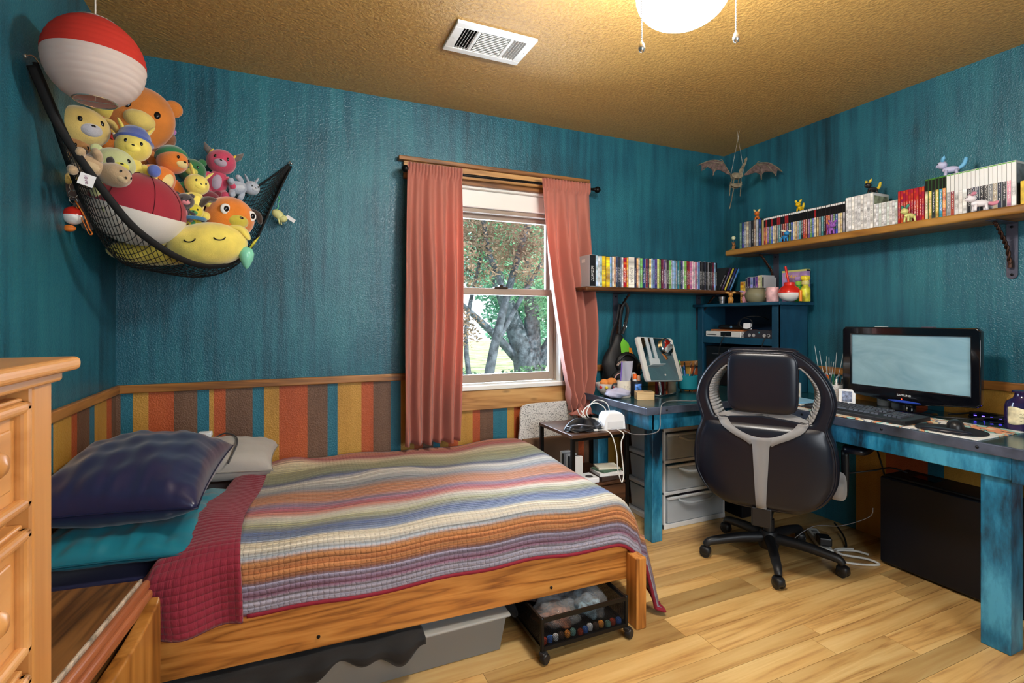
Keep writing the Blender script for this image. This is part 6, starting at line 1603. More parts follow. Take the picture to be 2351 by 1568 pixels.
for k, (x, y, r, h, c_, nm, lab) in enumerate(((2.90, 1.66, .036, .055, (206, 206, 206), 'white_jar', 'white jar behind the monitor edge'), (2.87, 1.58, .03, .06, (150, 160, 170), 'glass_jar', 'clear grey jar under the monitor'))):
    mb = MB(); mb.lathe([(0, 0), (r * .95, 0), (r, .004), (r, h), (r * .8, h + .006), (0, h + .006)], 24, (x, y, DT)); tag(obj(nm, mb, M('jar_%d' % k, c_, .25), smooth='auto'), lab, 'jar')
# things seen through the chair opening
wm = thing('mug', 'white mug with a yellow round picture at the back of the desk', 'mug', (2.62, 1.985, DT))
mb = MB(); mb.lathe([(0, 0), (.036, 0), (.04, .004), (.04, .098), (.037, .098), (.036, .006), (0, .006)], 28); obj('mug_body', mb, M('mug_white', (222, 220, 214), .3), wm, world=False, smooth='auto')
mb = MB()
mb.grid(lambda u, v: (.0408 * math.cos(R(235) + (u - .5) * 1.1 * math.sqrt(max(0, 1 - (2 * v - 1) ** 2))), .0408 * math.sin(R(235) + (u - .5) * 1.1 * math.sqrt(max(0, 1 - (2 * v - 1) ** 2))), .03 + .046 * v), 12, 12)
obj('yellow_print', mb, M('print_yellow', (226, 196, 30), .4), wm, world=False, smooth=True)
mb = MB(); mb.tube(crom([(.028, .028, .078), (.05, .05, .074), (.05, .05, .03), (.028, .028, .022)], 6, False), .005, 8); obj('handle', mb, M('mug_white', None), wm, world=False, smooth=True)
for k, (c_, lab) in enumerate((((70, 90, 110), 'blue grey paper at the bottom of the stack behind the chair'), ((206, 206, 200), 'white paper pad in the stack behind the chair'), ((120, 170, 200), 'light blue notebook on top of the stack behind the chair'))):
    mb = MB(); mb.box((2.50, 1.90, DT + .005 + k * .009), (.16, .22, .008), (0, 0, R(10 - 9 * k))); tag(obj('notebook', mb, M('paper_%d' % k, c_, .6), bevel=.001), lab, 'notebook', 'papers behind the chair')
fo_ = thing('wire_lamp', 'fine clear fibre strands standing in a small base by the wall', 'ornament', (2.90, 1.965, DT))
mb = MB(); mb.lathe([(0, 0), (.03, 0), (.032, .01), (.018, .05), (.012, .06), (0, .06)], 20); obj('base', mb, bm_, fo_, world=False, smooth='auto')
for k in range(9):
    a = k * .7; s_ = .02 + .012 * (k % 4)
    mb = MB(); mb.tube(crom([(0, 0, .058), (s_ * .5 * math.cos(a), s_ * .9 * math.sin(a), .12 + .012 * (k % 3)), (s_ * .9 * math.cos(a), s_ * 1.5 * math.sin(a), .21 + .03 * (k % 4))], 8, False), [.0017] * 16 + [.0006], 5); obj('fibre', mb, M('fibre_white', (222, 228, 230), .3), fo_, world=False, smooth=True)
# ------------------------------------------------------------------ left part of the desk
bw = thing('cereal_bowl', 'white bowl of makeup sponges at the window end of the desk', 'bowl', (1.775, 2.585, DT))
mb = MB(); mb.lathe([(0, .004), (.03, 0), (.038, .004), (.060, .03), (.072, .07), (.069, .07), (.056, .032), (.034, .009), (0, .008)], 36); obj('bowl_body', mb, M('bowl_white', (220, 218, 214), .3), bw, world=False, smooth='auto')
for k in range(5):
    a = R(200 + k * 32); mb = MB(); mb.ell((.0665 * math.cos(a), .0665 * math.sin(a), .05), (.010, .010, .010), nu=12, nv=8); obj('spot_print', mb, M('spot_%d' % (k % 2), [(170, 40, 40), (214, 186, 60)][k % 2], .4), bw, world=False, smooth=True)
for (dx, dy, r, c_, lab) in ((-.022, .0, .027, (222, 140, 70), 'orange makeup sponge in the white bowl'), (.026, -.006, .034, (226, 140, 120), 'pink makeup sponge in the white bowl')):
    mb = MB(); mb.ell((1.775 + dx, 2.585 + dy, DT + .072), (r, r, r * .85), nu=20, nv=12); tag(obj('makeup_sponge', mb, M('sponge_%d' % c_[1], c_, .8), smooth=True), lab, 'sponge', 'makeup sponges')
mg2 = thing('mug', 'cream mug with a black sketch print and black handle on the desk', 'mug', (1.80, 2.455, DT))
mb = MB(); mb.lathe([(0, 0), (.036, 0), (.04, .004), (.04, .098), (.037, .098), (.036, .006), (0, .006)], 28); obj('mug_body', mb, M('mug_cream', (214, 206, 190), .35), mg2, world=False, smooth='auto')
mb = MB(); mb.tube(crom([(-.036, .012, .078), (-.062, .022, .072), (-.062, .022, .032), (-.036, .012, .022)], 6, False), .005, 8); obj('handle', mb, M('handle_black', (24, 24, 26), .4), mg2, world=False, smooth=True)
mb = MB()
for k in range(7):
    a = R(232 + 9 * k); z = .05 + .018 * math.sin(k * 2.1); mb.tube([(.0404 * math.cos(a + .10 * math.cos(q)), .0404 * math.sin(a + .10 * math.cos(q)), z + .006 * math.sin(q)) for q in [i * .7 for i in range(9)]], .0005, 4)
o = obj('sketch_print', mb, M('ink_black', None), mg2, world=False); o['kind'] = 'stuff'
zb = thing('zip_bag', 'clear zip bag with a purple seal standing in the cream mug', 'bag', (1.80, 2.455, DT + .02))
def zbag(u, v): return (lerp(-.026, .03, u) + .03 * v * (u - .1) + .01 * v, .004 * math.sin(u * 8 + v * 5), lerp(0, .19, v))
mb = MB(); mb.grid(zbag, 14, 14); obj('film', mb, plastic('zip_film', (206, 206, 222), .5, .15), zb, world=False, smooth=True, solid=.006)
mb = MB(); mb.tube([zbag(.04, i / 12) for i in range(13)], .005, 6); obj('seal', mb, M('seal_purple', (110, 90, 170), .4), zb, world=False, smooth=True)
can = thing('tin_can', 'black and blue printed tin of glue sticks on the desk', 'tin', (1.905, 2.48, DT))
mb = MB(); mb.lathe([(0, 0), (.036, 0), (.038, .003), (.038, .09), (.036, .09), (.036, .005), (0, .005)], 28); obj('tin_body', mb, M('tin_dark', (30, 32, 40), .35), can, world=False, smooth='auto')
mb = MB(); mb.grid(lambda u, v: (.0385 * math.cos(R(225) + u * 1.2), .0385 * math.sin(R(225) + u * 1.2), .012 + .062 * v), 12, 3); obj('blue_print', mb, M('print_blue', (60, 100, 190), .4, var=(60, .6)), can, world=False, smooth=True, solid=.0006)
for k, (dx, dy, h, c_, nm, lab) in enumerate(((-.012, -.008, .125, (226, 100, 30), 'glue_stick', 'orange and white glue stick in the printed tin'), (.016, -.004, .115, (190, 140, 110), 'glue_stick', 'tan topped tube in the printed tin'), (.0, .018, .13, (206, 206, 204), 'glue_stick', 'white tube in the printed tin'))):
    g_ = thing(nm, lab, 'glue stick', (1.905 + dx, 2.48 + dy, DT + .0055), 0, 'tubes in the printed tin')
    mb = MB(); mb.lathe([(0, 0), (.011, 0), (.011, h - .03)], 16); obj('tube', mb, M('glue_white', (220, 222, 226), .4) if k != 1 else M('glue_dark', (50, 40, 44), .4), g_, world=False, smooth='auto')
    mb = MB(); mb.lathe([(.0125, h - .03), (.0125, h - .004), (.010, h), (0, h)], 16); obj('cap', mb, M('glue_cap_%d' % k, c_, .4), g_, world=False, smooth='auto')
wb = thing('wooden_box', 'small pale wooden box with a slot near the desk edge', 'box', (1.862, 2.345, DT), R(-22))
mb = MB(); mb.b2((-.05, -.03, 0), (.05, .03, .046)); obj('box_body', mb, wood('birch', [(190, 156, 106), (214, 182, 132), (224, 194, 148)], 'X', 1.5, .5), wb, world=False, bevel=.002)
mb = MB(); mb.b2((-.005, -.012, .0461), (.048, .010, .0466)); obj('slot', mb, M('slot_black', None), wb, world=False)
sbag = lump((1.745, 2.44, DT + .030), (.075, .055, .028), 77, .12)
tag(obj('tissue_bag', sbag, plastic('film_lilac', (196, 196, 222), .85, .25), smooth=True), 'crumpled pale lilac plastic packet on the desk corner', 'packet')
mb = MB(); mb.b2((1.71, 2.49, DT + .0005), (1.83, 2.53, DT + .01)); tag(obj('ruler_strip', mb, M('strip_dark', (60, 60, 66), .5), bevel=.002), 'dark flat strip lying under the lilac packet', 'strip')

# vanity mirror
mir = thing('vanity_mirror', 'square lighted vanity mirror on a chrome stand on the desk', 'mirror', (2.065, 2.44, DT))
chrome = M('chrome', (206, 208, 210), .08, 1.0)
mb = MB(); mb.box((0, 0, .006), (.17, .11, .012), (0, 0, R(20))); obj('base', mb, chrome, mir, world=False, bevel=.005, seg=3)
mb = MB(); mb.cyl((0, .01, .012), (-.01, .03, .20), .011, 16); obj('stem', mb, chrome, mir, world=False, smooth='auto')
hd = bpy.data.objects.new('mirror_head', None)
o_ = [(-.146, -.125), (-.143, -.131), (-.137, -.134), (.137, -.134), (.143, -.131), (.146, -.125), (.146, .125), (.143, .131), (.137, .134), (-.137, .134), (-.143, .131), (-.146, .125)]
me = plate_mesh([o_], .006, .004, 2)
MR = (R(-22), R(3), R(6)); ML = (-.02, .0, .215)
mh = link('mirror_head', me, M('mirror_back', (190, 192, 194), .35), mir, loc=ML, rot=MR, smooth='auto')
bpy.data.objects.remove(hd)
mb = MB(); mb.b2((-.118, -.0115, -.133), (.118, -.0102, .133)); obj('mirror_glass', mb, M('mirror_silver', (200, 206, 206), .03, 1.0), mh, world=False)
for x in (-.134, .134):
    mb = MB(); mb.b2((x - .0155, -.0113, -.13), (x + .0155, -.0102, .13)); obj('light_strip', mb, M('strip_white', (222, 222, 218), .4), mh, world=False, bevel=.001)
mb = MB(); mb.lathe([(.052, 0), (.052, .012), (.047, .016), (.046, .012)], 32, (.075, -.011, .08), (R(90), 0, 0)); rm = obj('round_mirror_rim', mb, chrome, mh, world=False, smooth='auto')
mb = MB(); mb.lathe([(.046, .0125), (0, .0128)], 32, (.075, -.011, .08), (R(90), 0, 0)); obj('round_mirror_glass', mb, M('mirror_silver', None), rm, world=False)
mb = MB(); mb.lathe([(.006, 0), (.006, .001)], 16, (.01, -.0116, -.10), (R(90), 0, 0)); obj('touch_button', mb, M('strip_white', None), mh, world=False)
clp = plastic('acrylic', (222, 230, 234), .45, .1)
for x in (-.075, -.03):
    mb = MB(); mb.b2((x - .011, -.016, .0), (x + .011, -.012, .135)); obj('holder_arm', mb, clp, mh, world=False)
mb = MB(); mb.b2((-.09, -.016, -.04), (-.012, -.012, .0)); mb.b2((-.10, -.045, -.044), (0, -.012, -.040)); obj('holder_ledge', mb, clp, mh, world=False)
# brush pot
pot = thing('brush_pot', 'turquoise footed pot of makeup brushes on the desk', 'pot', (2.345, 2.52, DT))
mb = MB(); mb.lathe([(.052, .010), (.060, .016), (.062, .10), (.057, .10), (.055, .02), (0, .02)], 32); obj('pot_body', mb, M('pot_turquoise', (30, 140, 160), .4), pot, world=False, smooth='auto')
for k in range(3):
    a = R(30 + 120 * k); mb = MB(); mb.cyl((.042 * math.cos(a), .042 * math.sin(a), 0), (.042 * math.cos(a), .042 * math.sin(a), .02), .004, 10); obj('foot', mb, M('foot_gold', (190, 150, 70), .3, .8), pot, world=False)
rg = random.Random(9)
bcol = [('black', (26, 24, 26), 'brown', (110, 80, 64)), ('black', (26, 24, 26), 'dark', (30, 28, 30)), ('silver', (180, 180, 184), 'white', (214, 210, 206)), ('green', (110, 180, 90), 'green', (110, 180, 90)), ('blue', (60, 110, 190), 'blue', (60, 110, 190)), ('wooden', (206, 170, 120), 'brown', (120, 84, 60)), ('black', (30, 28, 30), 'tan', (150, 120, 96)), ('white', (214, 214, 212), 'grey', (90, 90, 94))]
for k, (hn, hc, tn, tc_) in enumerate(bcol):
    a = k / 8 * 6.28 + .4; b0 = (2.345 + .016 * math.cos(a), 2.52 + .016 * math.sin(a), DT + .022); e0 = (2.345 + .055 * math.cos(a), 2.52 + .055 * math.sin(a), DT + .165 + rg.uniform(0, .035))
    t_ = thing('makeup_brush', '%s handled %s brush in the turquoise pot, %s round from the right' % (hn, tn, ORD[k]), 'brush', b0, 0, 'brushes in the turquoise pot')
    q = [lerp(b0[i], e0[i], .82) for i in range(3)]
    mb = MB(); mb.tube([b0, q], [.0045, .0032], 8); obj('handle', mb, M('brush_h_%d' % hc[1], hc, .4), t_, smooth=True)
    mb = MB(); mb.tube([q, [lerp(b0[i], e0[i], .93) for i in range(3)], e0], [.004, .009 if k in (0, 6) else .005, .003], 10); obj('bristles', mb, M('brush_b_%d' % tc_[1], tc_, .9), t_, smooth=True)
tb = thing('glass_tube', 'corked clear glass tube standing behind the mirror', 'bottle', (2.27, 2.66, DT))
mb = MB(); mb.lathe([(0, 0), (.015, 0), (.016, .003), (.016, .15), (.014, .17), (.008, .19), (.008, .215), (0, .22)], 20); obj('glass', mb, plastic('tube_glass', (200, 214, 214), .4, .1), tb, world=False, smooth='auto')
mb = MB(); mb.lathe([(0, .004), (.013, .004), (.013, .09), (0, .09)], 16); obj('yellow_fill', mb, M('amber', (206, 150, 60), .4), tb, world=False, smooth='auto')
mb = MB(); mb.lathe([(0, 0), (.022, 0), (.024, .003), (.024, .085), (.021, .09), (0, .09)], 24, (2.20, 2.50, DT)); tag(obj('cream_jar', mb, M('jar_cream', (206, 204, 180), .4), smooth='auto'), 'cream cylinder behind the mirror stand', 'jar')
mb = MB(); mb.b2((2.125, 2.56, DT + .0005), (2.19, 2.57, DT + .09)); tag(obj('red_card', mb, M('card_red', (150, 24, 40), .4), bevel=.001), 'dark red card standing behind the mirror stand', 'card')
tp_ = thing('tape_measure', 'black and yellow tape measure beside the hutch', 'tape measure', (2.60, 2.58, DT))
mb = MB(); mb.b2((-.02, -.03, 0), (.02, .03, .065)); obj('shell', mb, M('tape_black', (24, 24, 24), .5), tp_, world=False, bevel=.008, seg=3)
mb = MB(); mb.b2((-.0208, -.0308, .02), (.0208, .012, .05)); obj('yellow_grip', mb, M('tape_yellow', (226, 206, 40), .5), tp_, world=False, bevel=.006)

# ------------------------------------------------------------------ backpack slung from the shelf bracket
bp = thing('backpack', 'black sling backpack with green and orange papers hanging from the bracket', 'backpack', (1.99, 2.75, DT))
nyl = M('pack_black', (22, 22, 25), .55, bmp=(120, .3, .003))
def packf(u, v):
    a = 2 * math.pi * u; z = lerp(.012, .365, v)
    w = .138 * (1 - .80 * sm(.42, 1.0, v)) * (sm(-.10, .12, v)) ** .5; d = .062 * (1 - .7 * sm(.3, 1, v)) * sm(-.1, .12, v) ** .5
    if v in (0, 1): w *= .3; d *= .3
    k = 1 + .05 * math.sin(3 * a + 7 * v) + .03 * math.sin(11 * v + 5 * a)
    return (w * math.copysign(abs(math.cos(a)) ** .7, math.cos(a)) * k - .03 * v + .012, d * math.sin(a) * k, z)
mb = MB(); mb.grid(packf, 40, 26); obj('body', mb, nyl, bp, world=False, smooth=True)
mb = lump((.005, -.062, .17), (.085, .030, .075), 51, .06); obj('front_pocket', mb, nyl, bp, world=False, smooth=True)
mb = MB(); mb.tube(crom([(-.07, -.082, .195), (-.02, -.096, .235), (.05, -.088, .205), (.08, -.07, .15)], 6, False), .0035, 6); obj('zip', mb, M('zip_dark', (70, 70, 74), .3, .6), bp, world=False, smooth=True)
mb = lump((-.005, -.055, .085), (.10, .035, .06), 52, .06); obj('lower_pocket', mb, nyl, bp, world=False, smooth=True)
for k, r in enumerate((.05, .044, .038)):
    mb = MB(); mb.tube([(-.045 + r * math.cos(a), -.0955, .165 + r * .55 * math.sin(a)) for a in [math.pi * i / 14 for i in range(15)]], .0026, 6); obj('printed_arc', mb, M('arc_%d' % k, [(150, 140, 130), (170, 120, 110), (160, 166, 160)][k], .5), bp, world=False)
mb = MB(); mb.add([(-.03, -.052, .24), (.045, -.052, .25), (.03, -.045, .30), (-.005, -.035, .335), (-.03, -.04, .30)], [(0, 1, 2, 3, 4)]); obj('green_paper', mb, M('paper_green', (120, 206, 60), .6), bp, world=False, solid=.002)
mb = MB(); mb.add([(.03, -.060, .20), (.065, -.058, .20), (.05, -.05, .27), (.03, -.05, .275)], [(0, 1, 2, 3)]); obj('orange_paper', mb, M('paper_orange', (226, 140, 40), .6), bp, world=False, solid=.002)
def strapm(name, pts, w, mat, par, th=.004):
    P = crom(pts, 8, False); m_ = MB(); m_.tube(P, w, 8, flat=.22); return obj(name, m_, mat, par, world=False, smooth=True)
strapm('strap', [(-.005, 0, .35), (-.0, .0, .44), (.012, .0, .52), (.03, -.01, .56), (.042, -.02, .52), (.035, -.01, .44), (.01, -.005, .36)], .012, nyl, bp)
strapm('strap', [(-.055, .02, .25), (-.05, .03, .33), (-.03, .03, .40), (-.01, .02, .46), (.01, .02, .56)], .011, nyl, bp)
strapm('strap', [(.10, -.03, .05), (.14, -.05, .12), (.12, -.05, .17), (.085, -.06, .12)], .009, nyl, bp)
mb = MB(); mb.tube([(.028 + .012 * math.cos(a), -.012, .415 + .022 * math.sin(a)) for a in [2 * math.pi * i / 20 for i in range(20)]], .003, 6, closed=True); obj('carabiner', mb, chrome, bp, world=False, smooth=True)
mb = MB(); mb.tube([(-.06 + .05 * math.cos(a), -.085, .06 + .055 * math.sin(a)) for a in [math.pi * (.1 + i / 14) for i in range(18)]], .0035, 6); obj('pink_cord', mb, M('cord_pink', (220, 170, 170), .5), bp, world=False, smooth=True)

# ------------------------------------------------------------------ toy hammock in the corner
A_, B2_ = Vector((-.696, 1.995, 1.992)), Vector((.0, 2.825, 2.005))
def strap_pt(px, py, bulge=.07):
    l = (px - 1175.5) / 1162; s, c = math.sin(YAW), math.cos(YAW)
    dx, dy = s + l * c, c - l * s
    ex, ey = B2_.x - A_.x, B2_.y - A_.y
    t = (A_.x * ey - A_.y * ex) / (dx * ey - dy * ex)
    u = (dx * t - A_.x) / ex
    t -= bulge * math.sin(math.pi * max(0, min(1, u)))
    return at(px, py, t)
spx = [(72, 150), (98, 210), (120, 262), (152, 318), (200, 388), (250, 455), (300, 515), (350, 556), (400, 587), (450, 607), (495, 612), (535, 603), (568, 580), (594, 540), (618, 486), (642, 436), (668, 384)]
Fp = crom([strap_pt(*p) for p in spx], 4, False)
ham = thing('toy_hammock', 'black corner hammock net full of plush toys', 'hammock', (-.35, 2.4, 1.38))
webbing = M('webbing_black', (12, 12, 13), .75)
mb = MB(); mb.tube(Fp, .0125, 8, flat=.35); obj('front_strap', mb, webbing, ham, smooth=True)
NF = len(Fp) - 1
def Ff(u): 
    x = u * NF; i = min(int(x), NF - 1); return Fp[i].lerp(Fp[i + 1], x - i)
CRN = Vector((-.705, 2.828, 1.78))
def Gf(u):
    if u < .45: k = u / .45; p = A_.lerp(CRN, k); p.x = -.706; p.z -= .10 * math.sin(math.pi * k)
    else: k = (u - .45) / .55; p = CRN.lerp(B2_, k); p.y = 2.830; p.z -= .14 * math.sin(math.pi * k)
    return p
def net(u, v):
    p = Ff(u).lerp(Gf(u), v)
    b = math.sin(math.pi * u) ** .8
    p.z -= (.15 + .10 * math.exp(-((u - .30) / .17) ** 2)) * math.sin(math.pi * min(1, v * 1.0)) ** .8 * b
    p += Vector((.45, -.85, -.1)) * (.05 * math.sin(math.pi * min(1, v * 1.5)) * math.sin(math.pi * min(1, u * 1.15)) ** .7 if v < .667 else 0)
    p.x = max(p.x, -.708); p.y = min(p.y, 2.832)
    return p
mb = MB()
NU, NV = 50, 17
for d in (0, 1):
    for k in range(-NV, NU + NV):
        pts = []
        for j in range(NV + 1):
            i = k + j if d == 0 else k + NV - j
            if 0 <= i <= NU: pts.append(net(i / NU, j / NV))
        if len(pts) > 1: mb.tube(pts, .0014, 4)
obj('netting', mb, webbing, ham, kind='stuff')
mb = MB(); mb.tube([Gf(i / 40) for i in range(41)], .008, 6, flat=.5); obj('rear_strap', mb, webbing, ham, smooth=True)
for p, q in ((A_, Vector((-.715, 1.955, 1.992))), (B2_, Vector((.012, 2.838, 2.012)))):
    mb = MB(); mb.tube(crom([p, p.lerp(q, .5) + Vector((0, 0, .012)), q], 5, False), .0022, 8); mb.ell(q, .006, nu=10, nv=6); obj('wall_hook', mb, chain, ham, smooth=True)

eyeb = M('plush_eye', (14, 14, 16), .15)
def fuzzy(col):
    return M('plush_%d_%d_%d' % col, col, .95, sheen=.6, bmp=(260, .35, .003), var=(18, .06))
def plush(label, px, py, d, r, col, col2=None, ears='round', roll=0, pitch=0, yaw=0, body=True, muzzle=True, eyes='dots', group='plush toys in the hammock', bodydir=None, extra=None, hs=(1, .9, .92), name='plush_toy', earcol=None, bs=1.0):
    """soft animal: head at the given place facing the room; body hangs below or along bodydir"""
    c = at(px, py, d)
    dv = (CAM - c); az = math.atan2(dv.y, dv.x) + math.pi / 2
    t = thing(name, label, 'plush toy', c, group=group, rot=(R(pitch), R(roll), az + R(yaw)))
    m1 = fuzzy(col); m2 = fuzzy(col2 or tuple(min(255, int(v * 1.12)) for v in col)); m3 = fuzzy(earcol) if earcol else m1
    mb = MB(); mb.ell((0, 0, 0), (r * hs[0], r * hs[1], r * hs[2]), nu=28, nv=18); hd = obj('head', mb, m1, t, world=False, smooth=True)
    if muzzle:
        mb = MB(); mb.ell((0, -r * hs[1] * .72, -r * .22), (r * .46, r * .34, r * .32), nu=20, nv=12); mz = obj('muzzle', mb, m2, hd, world=False, smooth=True)
        mb = MB(); mb.ell((0, -r * hs[1] * 1.04, -r * .12), (r * .10, r * .06, r * .07), nu=10, nv=8); obj('nose', mb, eyeb, mz, world=False, smooth=True)
    for s in (-1, 1):
        if eyes == 'dots':
            mb = MB(); mb.ell((s * r * .40, -r * hs[1] * .88, r * .12), (r * .10, r * .06, r * .13), nu=12, nv=8); obj('eye', mb, eyeb, hd, world=False, smooth=True)
        elif eyes == 'shut':
            mb = MB(); mb.tube([(s * r * .45 + r * .17 * math.cos(a), -math.sqrt(max(.0, 1 - ((s * r * .45 + r * .17 * math.cos(a)) / (r * hs[0])) ** 2 - ((r * .12 + r * .10 * math.sin(a)) / (r * hs[2])) ** 2)) * r * hs[1] - .001, r * .12 + r * .10 * math.sin(a)) for a in [math.pi + math.pi * i / 10 for i in range(11)]], r * .022, 6); obj('eye', mb, eyeb, hd, world=False, smooth=True)
        elif eyes == 'big':
            mb = MB(); mb.ell((s * r * .55, -r * hs[1] * .75, r * .15), (r * .24, r * .12, r * .24), nu=16, nv=10); ey = obj('eye', mb, M('plush_white', (226, 224, 222), .6), hd, world=False, smooth=True)
            mb = MB(); mb.ell((s * r * .58, -r * hs[1] * .86, r * .15), (r * .11, r * .06, r * .13), nu=12, nv=8); obj('pupil', mb, eyeb, ey, world=False, smooth=True)
        if ears:
            mb = MB()
            if ears == 'round': mb.ell((s * r * .72, 0, r * .72), (r * .30, r * .14, r * .30), nu=16, nv=10)
            elif ears == 'long': mb.tube(crom([(s * r * .45, 0, r * .7), (s * r * .75, 0, r * 1.25), (s * r * 1.0, -r * .05, r * 1.65)], 6, False), [r * v for v in (.16, .2, .23, .25, .26, .26, .25, .23, .21, .18, .14, .1, .04)], 10, flat=.5)
            elif ears == 'flop': mb.tube(crom([(s * r * .7, 0, r * .55), (s * r * 1.15, -r * .1, r * .45), (s * r * 1.35, -r * .15, r * .05)], 6, False), [r * v for v in (.18, .22, .26, .29, .3, .3, .3, .29, .27, .24, .2, .15, .06)], 10, flat=.45)
            elif ears == 'horn': mb.tube([(s * r * .7, 0, r * .45), (s * r * 1.1, 0, r * .75), (s * r * 1.3, 0, r * 1.1)], [r * .28, r * .22, r * .05], 10)
            obj('ear', mb, m3, hd, world=False, smooth=True)
    if body:
        bd = Vector(bodydir or (0, .15, -1)).normalized(); L = r * 1.55 * bs
        bc = bd * (r * .8 + L * .5)
        mb = MB(); q = Vector((0, 0, -1)).rotation_difference(bd).to_euler()
        mb.ell(bc, (r * .72 * bs, r * .66 * bs, L * .62), tuple(q), nu=24, nv=14); bo = obj('body', mb, m1, t, world=False, smooth=True)
        Mx = q.to_matrix()
        mb = MB(); mb.ell(bc + Mx @ Vector((0, -r * .25 * bs, 0)), (r * .48 * bs, r * .46 * bs, L * .46), tuple(q), nu=20, nv=12); obj('belly', mb, m2, bo, world=False, smooth=True)
        for s in (-1, 1):
            p0 = bc + Mx @ Vector((s * r * .55 * bs, -r * .1, L * .30)); p1 = bc + Mx @ Vector((s * r * 1.05 * bs, -r * .4, L * .05)); p2 = bc + Mx @ Vector((s * r * 1.12 * bs, -r * .65, -L * .12))
            mb = MB(); mb.tube(crom([p0, p1, p2], 4, False), [r * v * bs for v in (.22, .25, .27, .28, .28, .27, .26, .22, .08)], 10); obj('arm', mb, m1, t, world=False, smooth=True)
            p0 = bc + Mx @ Vector((s * r * .4 * bs, -r * .1, -L * .4)); p1 = bc + Mx @ Vector((s * r * .65 * bs, -r * .55 * bs, -L * .55)); p2 = bc + Mx @ Vector((s * r * .72 * bs, -r * .95 * bs, -L * .52))
            mb = MB(); mb.tube(crom([p0, p1, p2], 4, False), [r * v * bs for v in (.28, .31, .33, .34, .34, .34, .33, .28, .1)], 10); obj('leg', mb, m1, t, world=False, smooth=True)
    return t
YEL = (226, 206, 96)
# large ones first
plush('big orange teddy bear head cushion wedged up in the wall corner', 325, 272, 2.13, .125, (206, 122, 44), (232, 206, 112), 'round', roll=14, body=True, bs=.8, hs=(.95, .62, 1.05))
ct = at(316, 480, 1.97)
bc_ = thing('ball_cushion', 'large round cushion, dark red above and white below, in the net', 'cushion', ct, group=None, rot=(R(8), R(14), 0))
mb = MB(); mb.ell((0, 0, 0), (.166, .158, .140), nu=44, nv=28)
def half(mb, up, zc): 
    h_ = MB(); h_.V = list(mb.V); h_.F = [f for f in mb.F if (sum(mb.V[i][2] for i in f) / len(f) >= zc) == up]; h_.M = [0] * len(h_.F); return h_
obj('red_half', half(mb, True, -.005), cloth('ball_red', (150, 26, 46), .85, 380, .3), bc_, world=False, smooth=True)
obj('white_half', half(mb, False, -.005), cloth('ball_white', (214, 208, 200), .85, 380, .3), bc_, world=False, smooth=True)
for a in (200, 250, 300, 340):
    mb = MB(); mb.tube([(.167 * math.cos(R(a)) * math.cos(b), .159 * math.sin(R(a)) * math.cos(b), .141 * math.sin(b)) for b in [math.pi / 2 * i / 14 for i in range(15)]], .0014, 5); obj('seam', mb, M('seam_dark', (80, 12, 26), .9), bc_, world=False)
plush('large yellow sleeping plush head lying at the front of the net', 478, 562, 2.12, .116, YEL, (230, 212, 110), 'flop', roll=-8, yaw=-6, eyes='shut', muzzle=False, body=False, hs=(1.28, .9, .80))
plush('orange pig-like plush with a dark brown ear at the right of the net', 528, 500, 2.20, .098, (218, 122, 30), (196, 180, 60), 'flop', yaw=28, roll=6, eyes='big', body=True, bodydir=(-.5, 1, -.6), bs=.7, earcol=(62, 50, 42))
plush('cream yellow plush with a pale grey face at the upper left of the net', 188, 292, 1.86, .082, (218, 190, 110), (190, 190, 200), 'flop', yaw=24, roll=-4, hs=(1.05, .9, .9))
yb_ = plush('yellow plush wearing a blue hat and mittens in the middle of the pile', 306, 338, 1.93, .058, YEL, None, 'long', roll=6, bs=1.1)
mb = MB(); mb.lathe([(.064, .0), (.056, .008), (.050, .03), (.036, .05), (0, .058)], 24, (0, .004, .022), (R(-10), 0, 0)); obj('hat', mb, fuzzy((76, 96, 170)), yb_, world=False, smooth=True)
for s in (-1, 1):
    mb = MB(); mb.ell((s * .073, -.055, -.085), (.022, .02, .024), nu=14, nv=10); obj('mitten', mb, fuzzy((86, 106, 180)), yb_, world=False, smooth=True)
dd = plush('yellow plush in a red dress with white spots under the lantern', 242, 250, 2.05, .05, YEL, None, None, muzzle=False, roll=18)
mb = MB(); mb.lathe([(.030, .0), (.045, -.03), (.066, -.075), (.062, -.075), (.03, -.01)], 24, (0, .01, -.035)); ds = obj('dress', mb, cloth('dress_red', (196, 26, 36), .8), dd, world=False, smooth=True)
for k in range(14):
    a = R(190 + (k % 7) * 27); z = -.055 - .022 * (k // 7); rr = .048 + .014 * (k // 7) + .005
    mb = MB(); mb.ell((rr * math.cos(a), .01 + rr * math.sin(a), z - .012), .0042, nu=8, nv=6); obj('white_spot', mb, M('plush_white', None), ds, world=False)
plush('pale green plush with a yellow face patch behind the badger', 262, 378, 1.87, .066, (190, 196, 140), (214, 206, 80), 'round', yaw=20, roll=-6)
plush('tan and black badger plush lying across the red cushion', 262, 402, 1.74, .046, (176, 150, 116), (190, 168, 132), 'round', yaw=38, roll=24, pitch=10, hs=(1, 1.3, .85), earcol=(36, 32, 32), bodydir=(-1, .3, -.25))
lt = thing('paper_tag', 'small white tag printed love hanging on the badger plush', 'tag', at(199, 413, 1.62), rot=(R(0), R(16), math.atan2((CAM - at(199, 413, 1.62)).y, (CAM - at(199, 413, 1.62)).x) + math.pi / 2))
mb = MB(); mb.b2((-.020, -.0006, -.019), (.020, .0006, .019)); obj('card', mb, M('tag_white', (222, 222, 224), .6), lt, world=False)
text_obj('lettering', 'love', .017, M('ink_purple', (110, 50, 90), .6), lt, (0, -.001, 0), (R(90), R(68), 0))
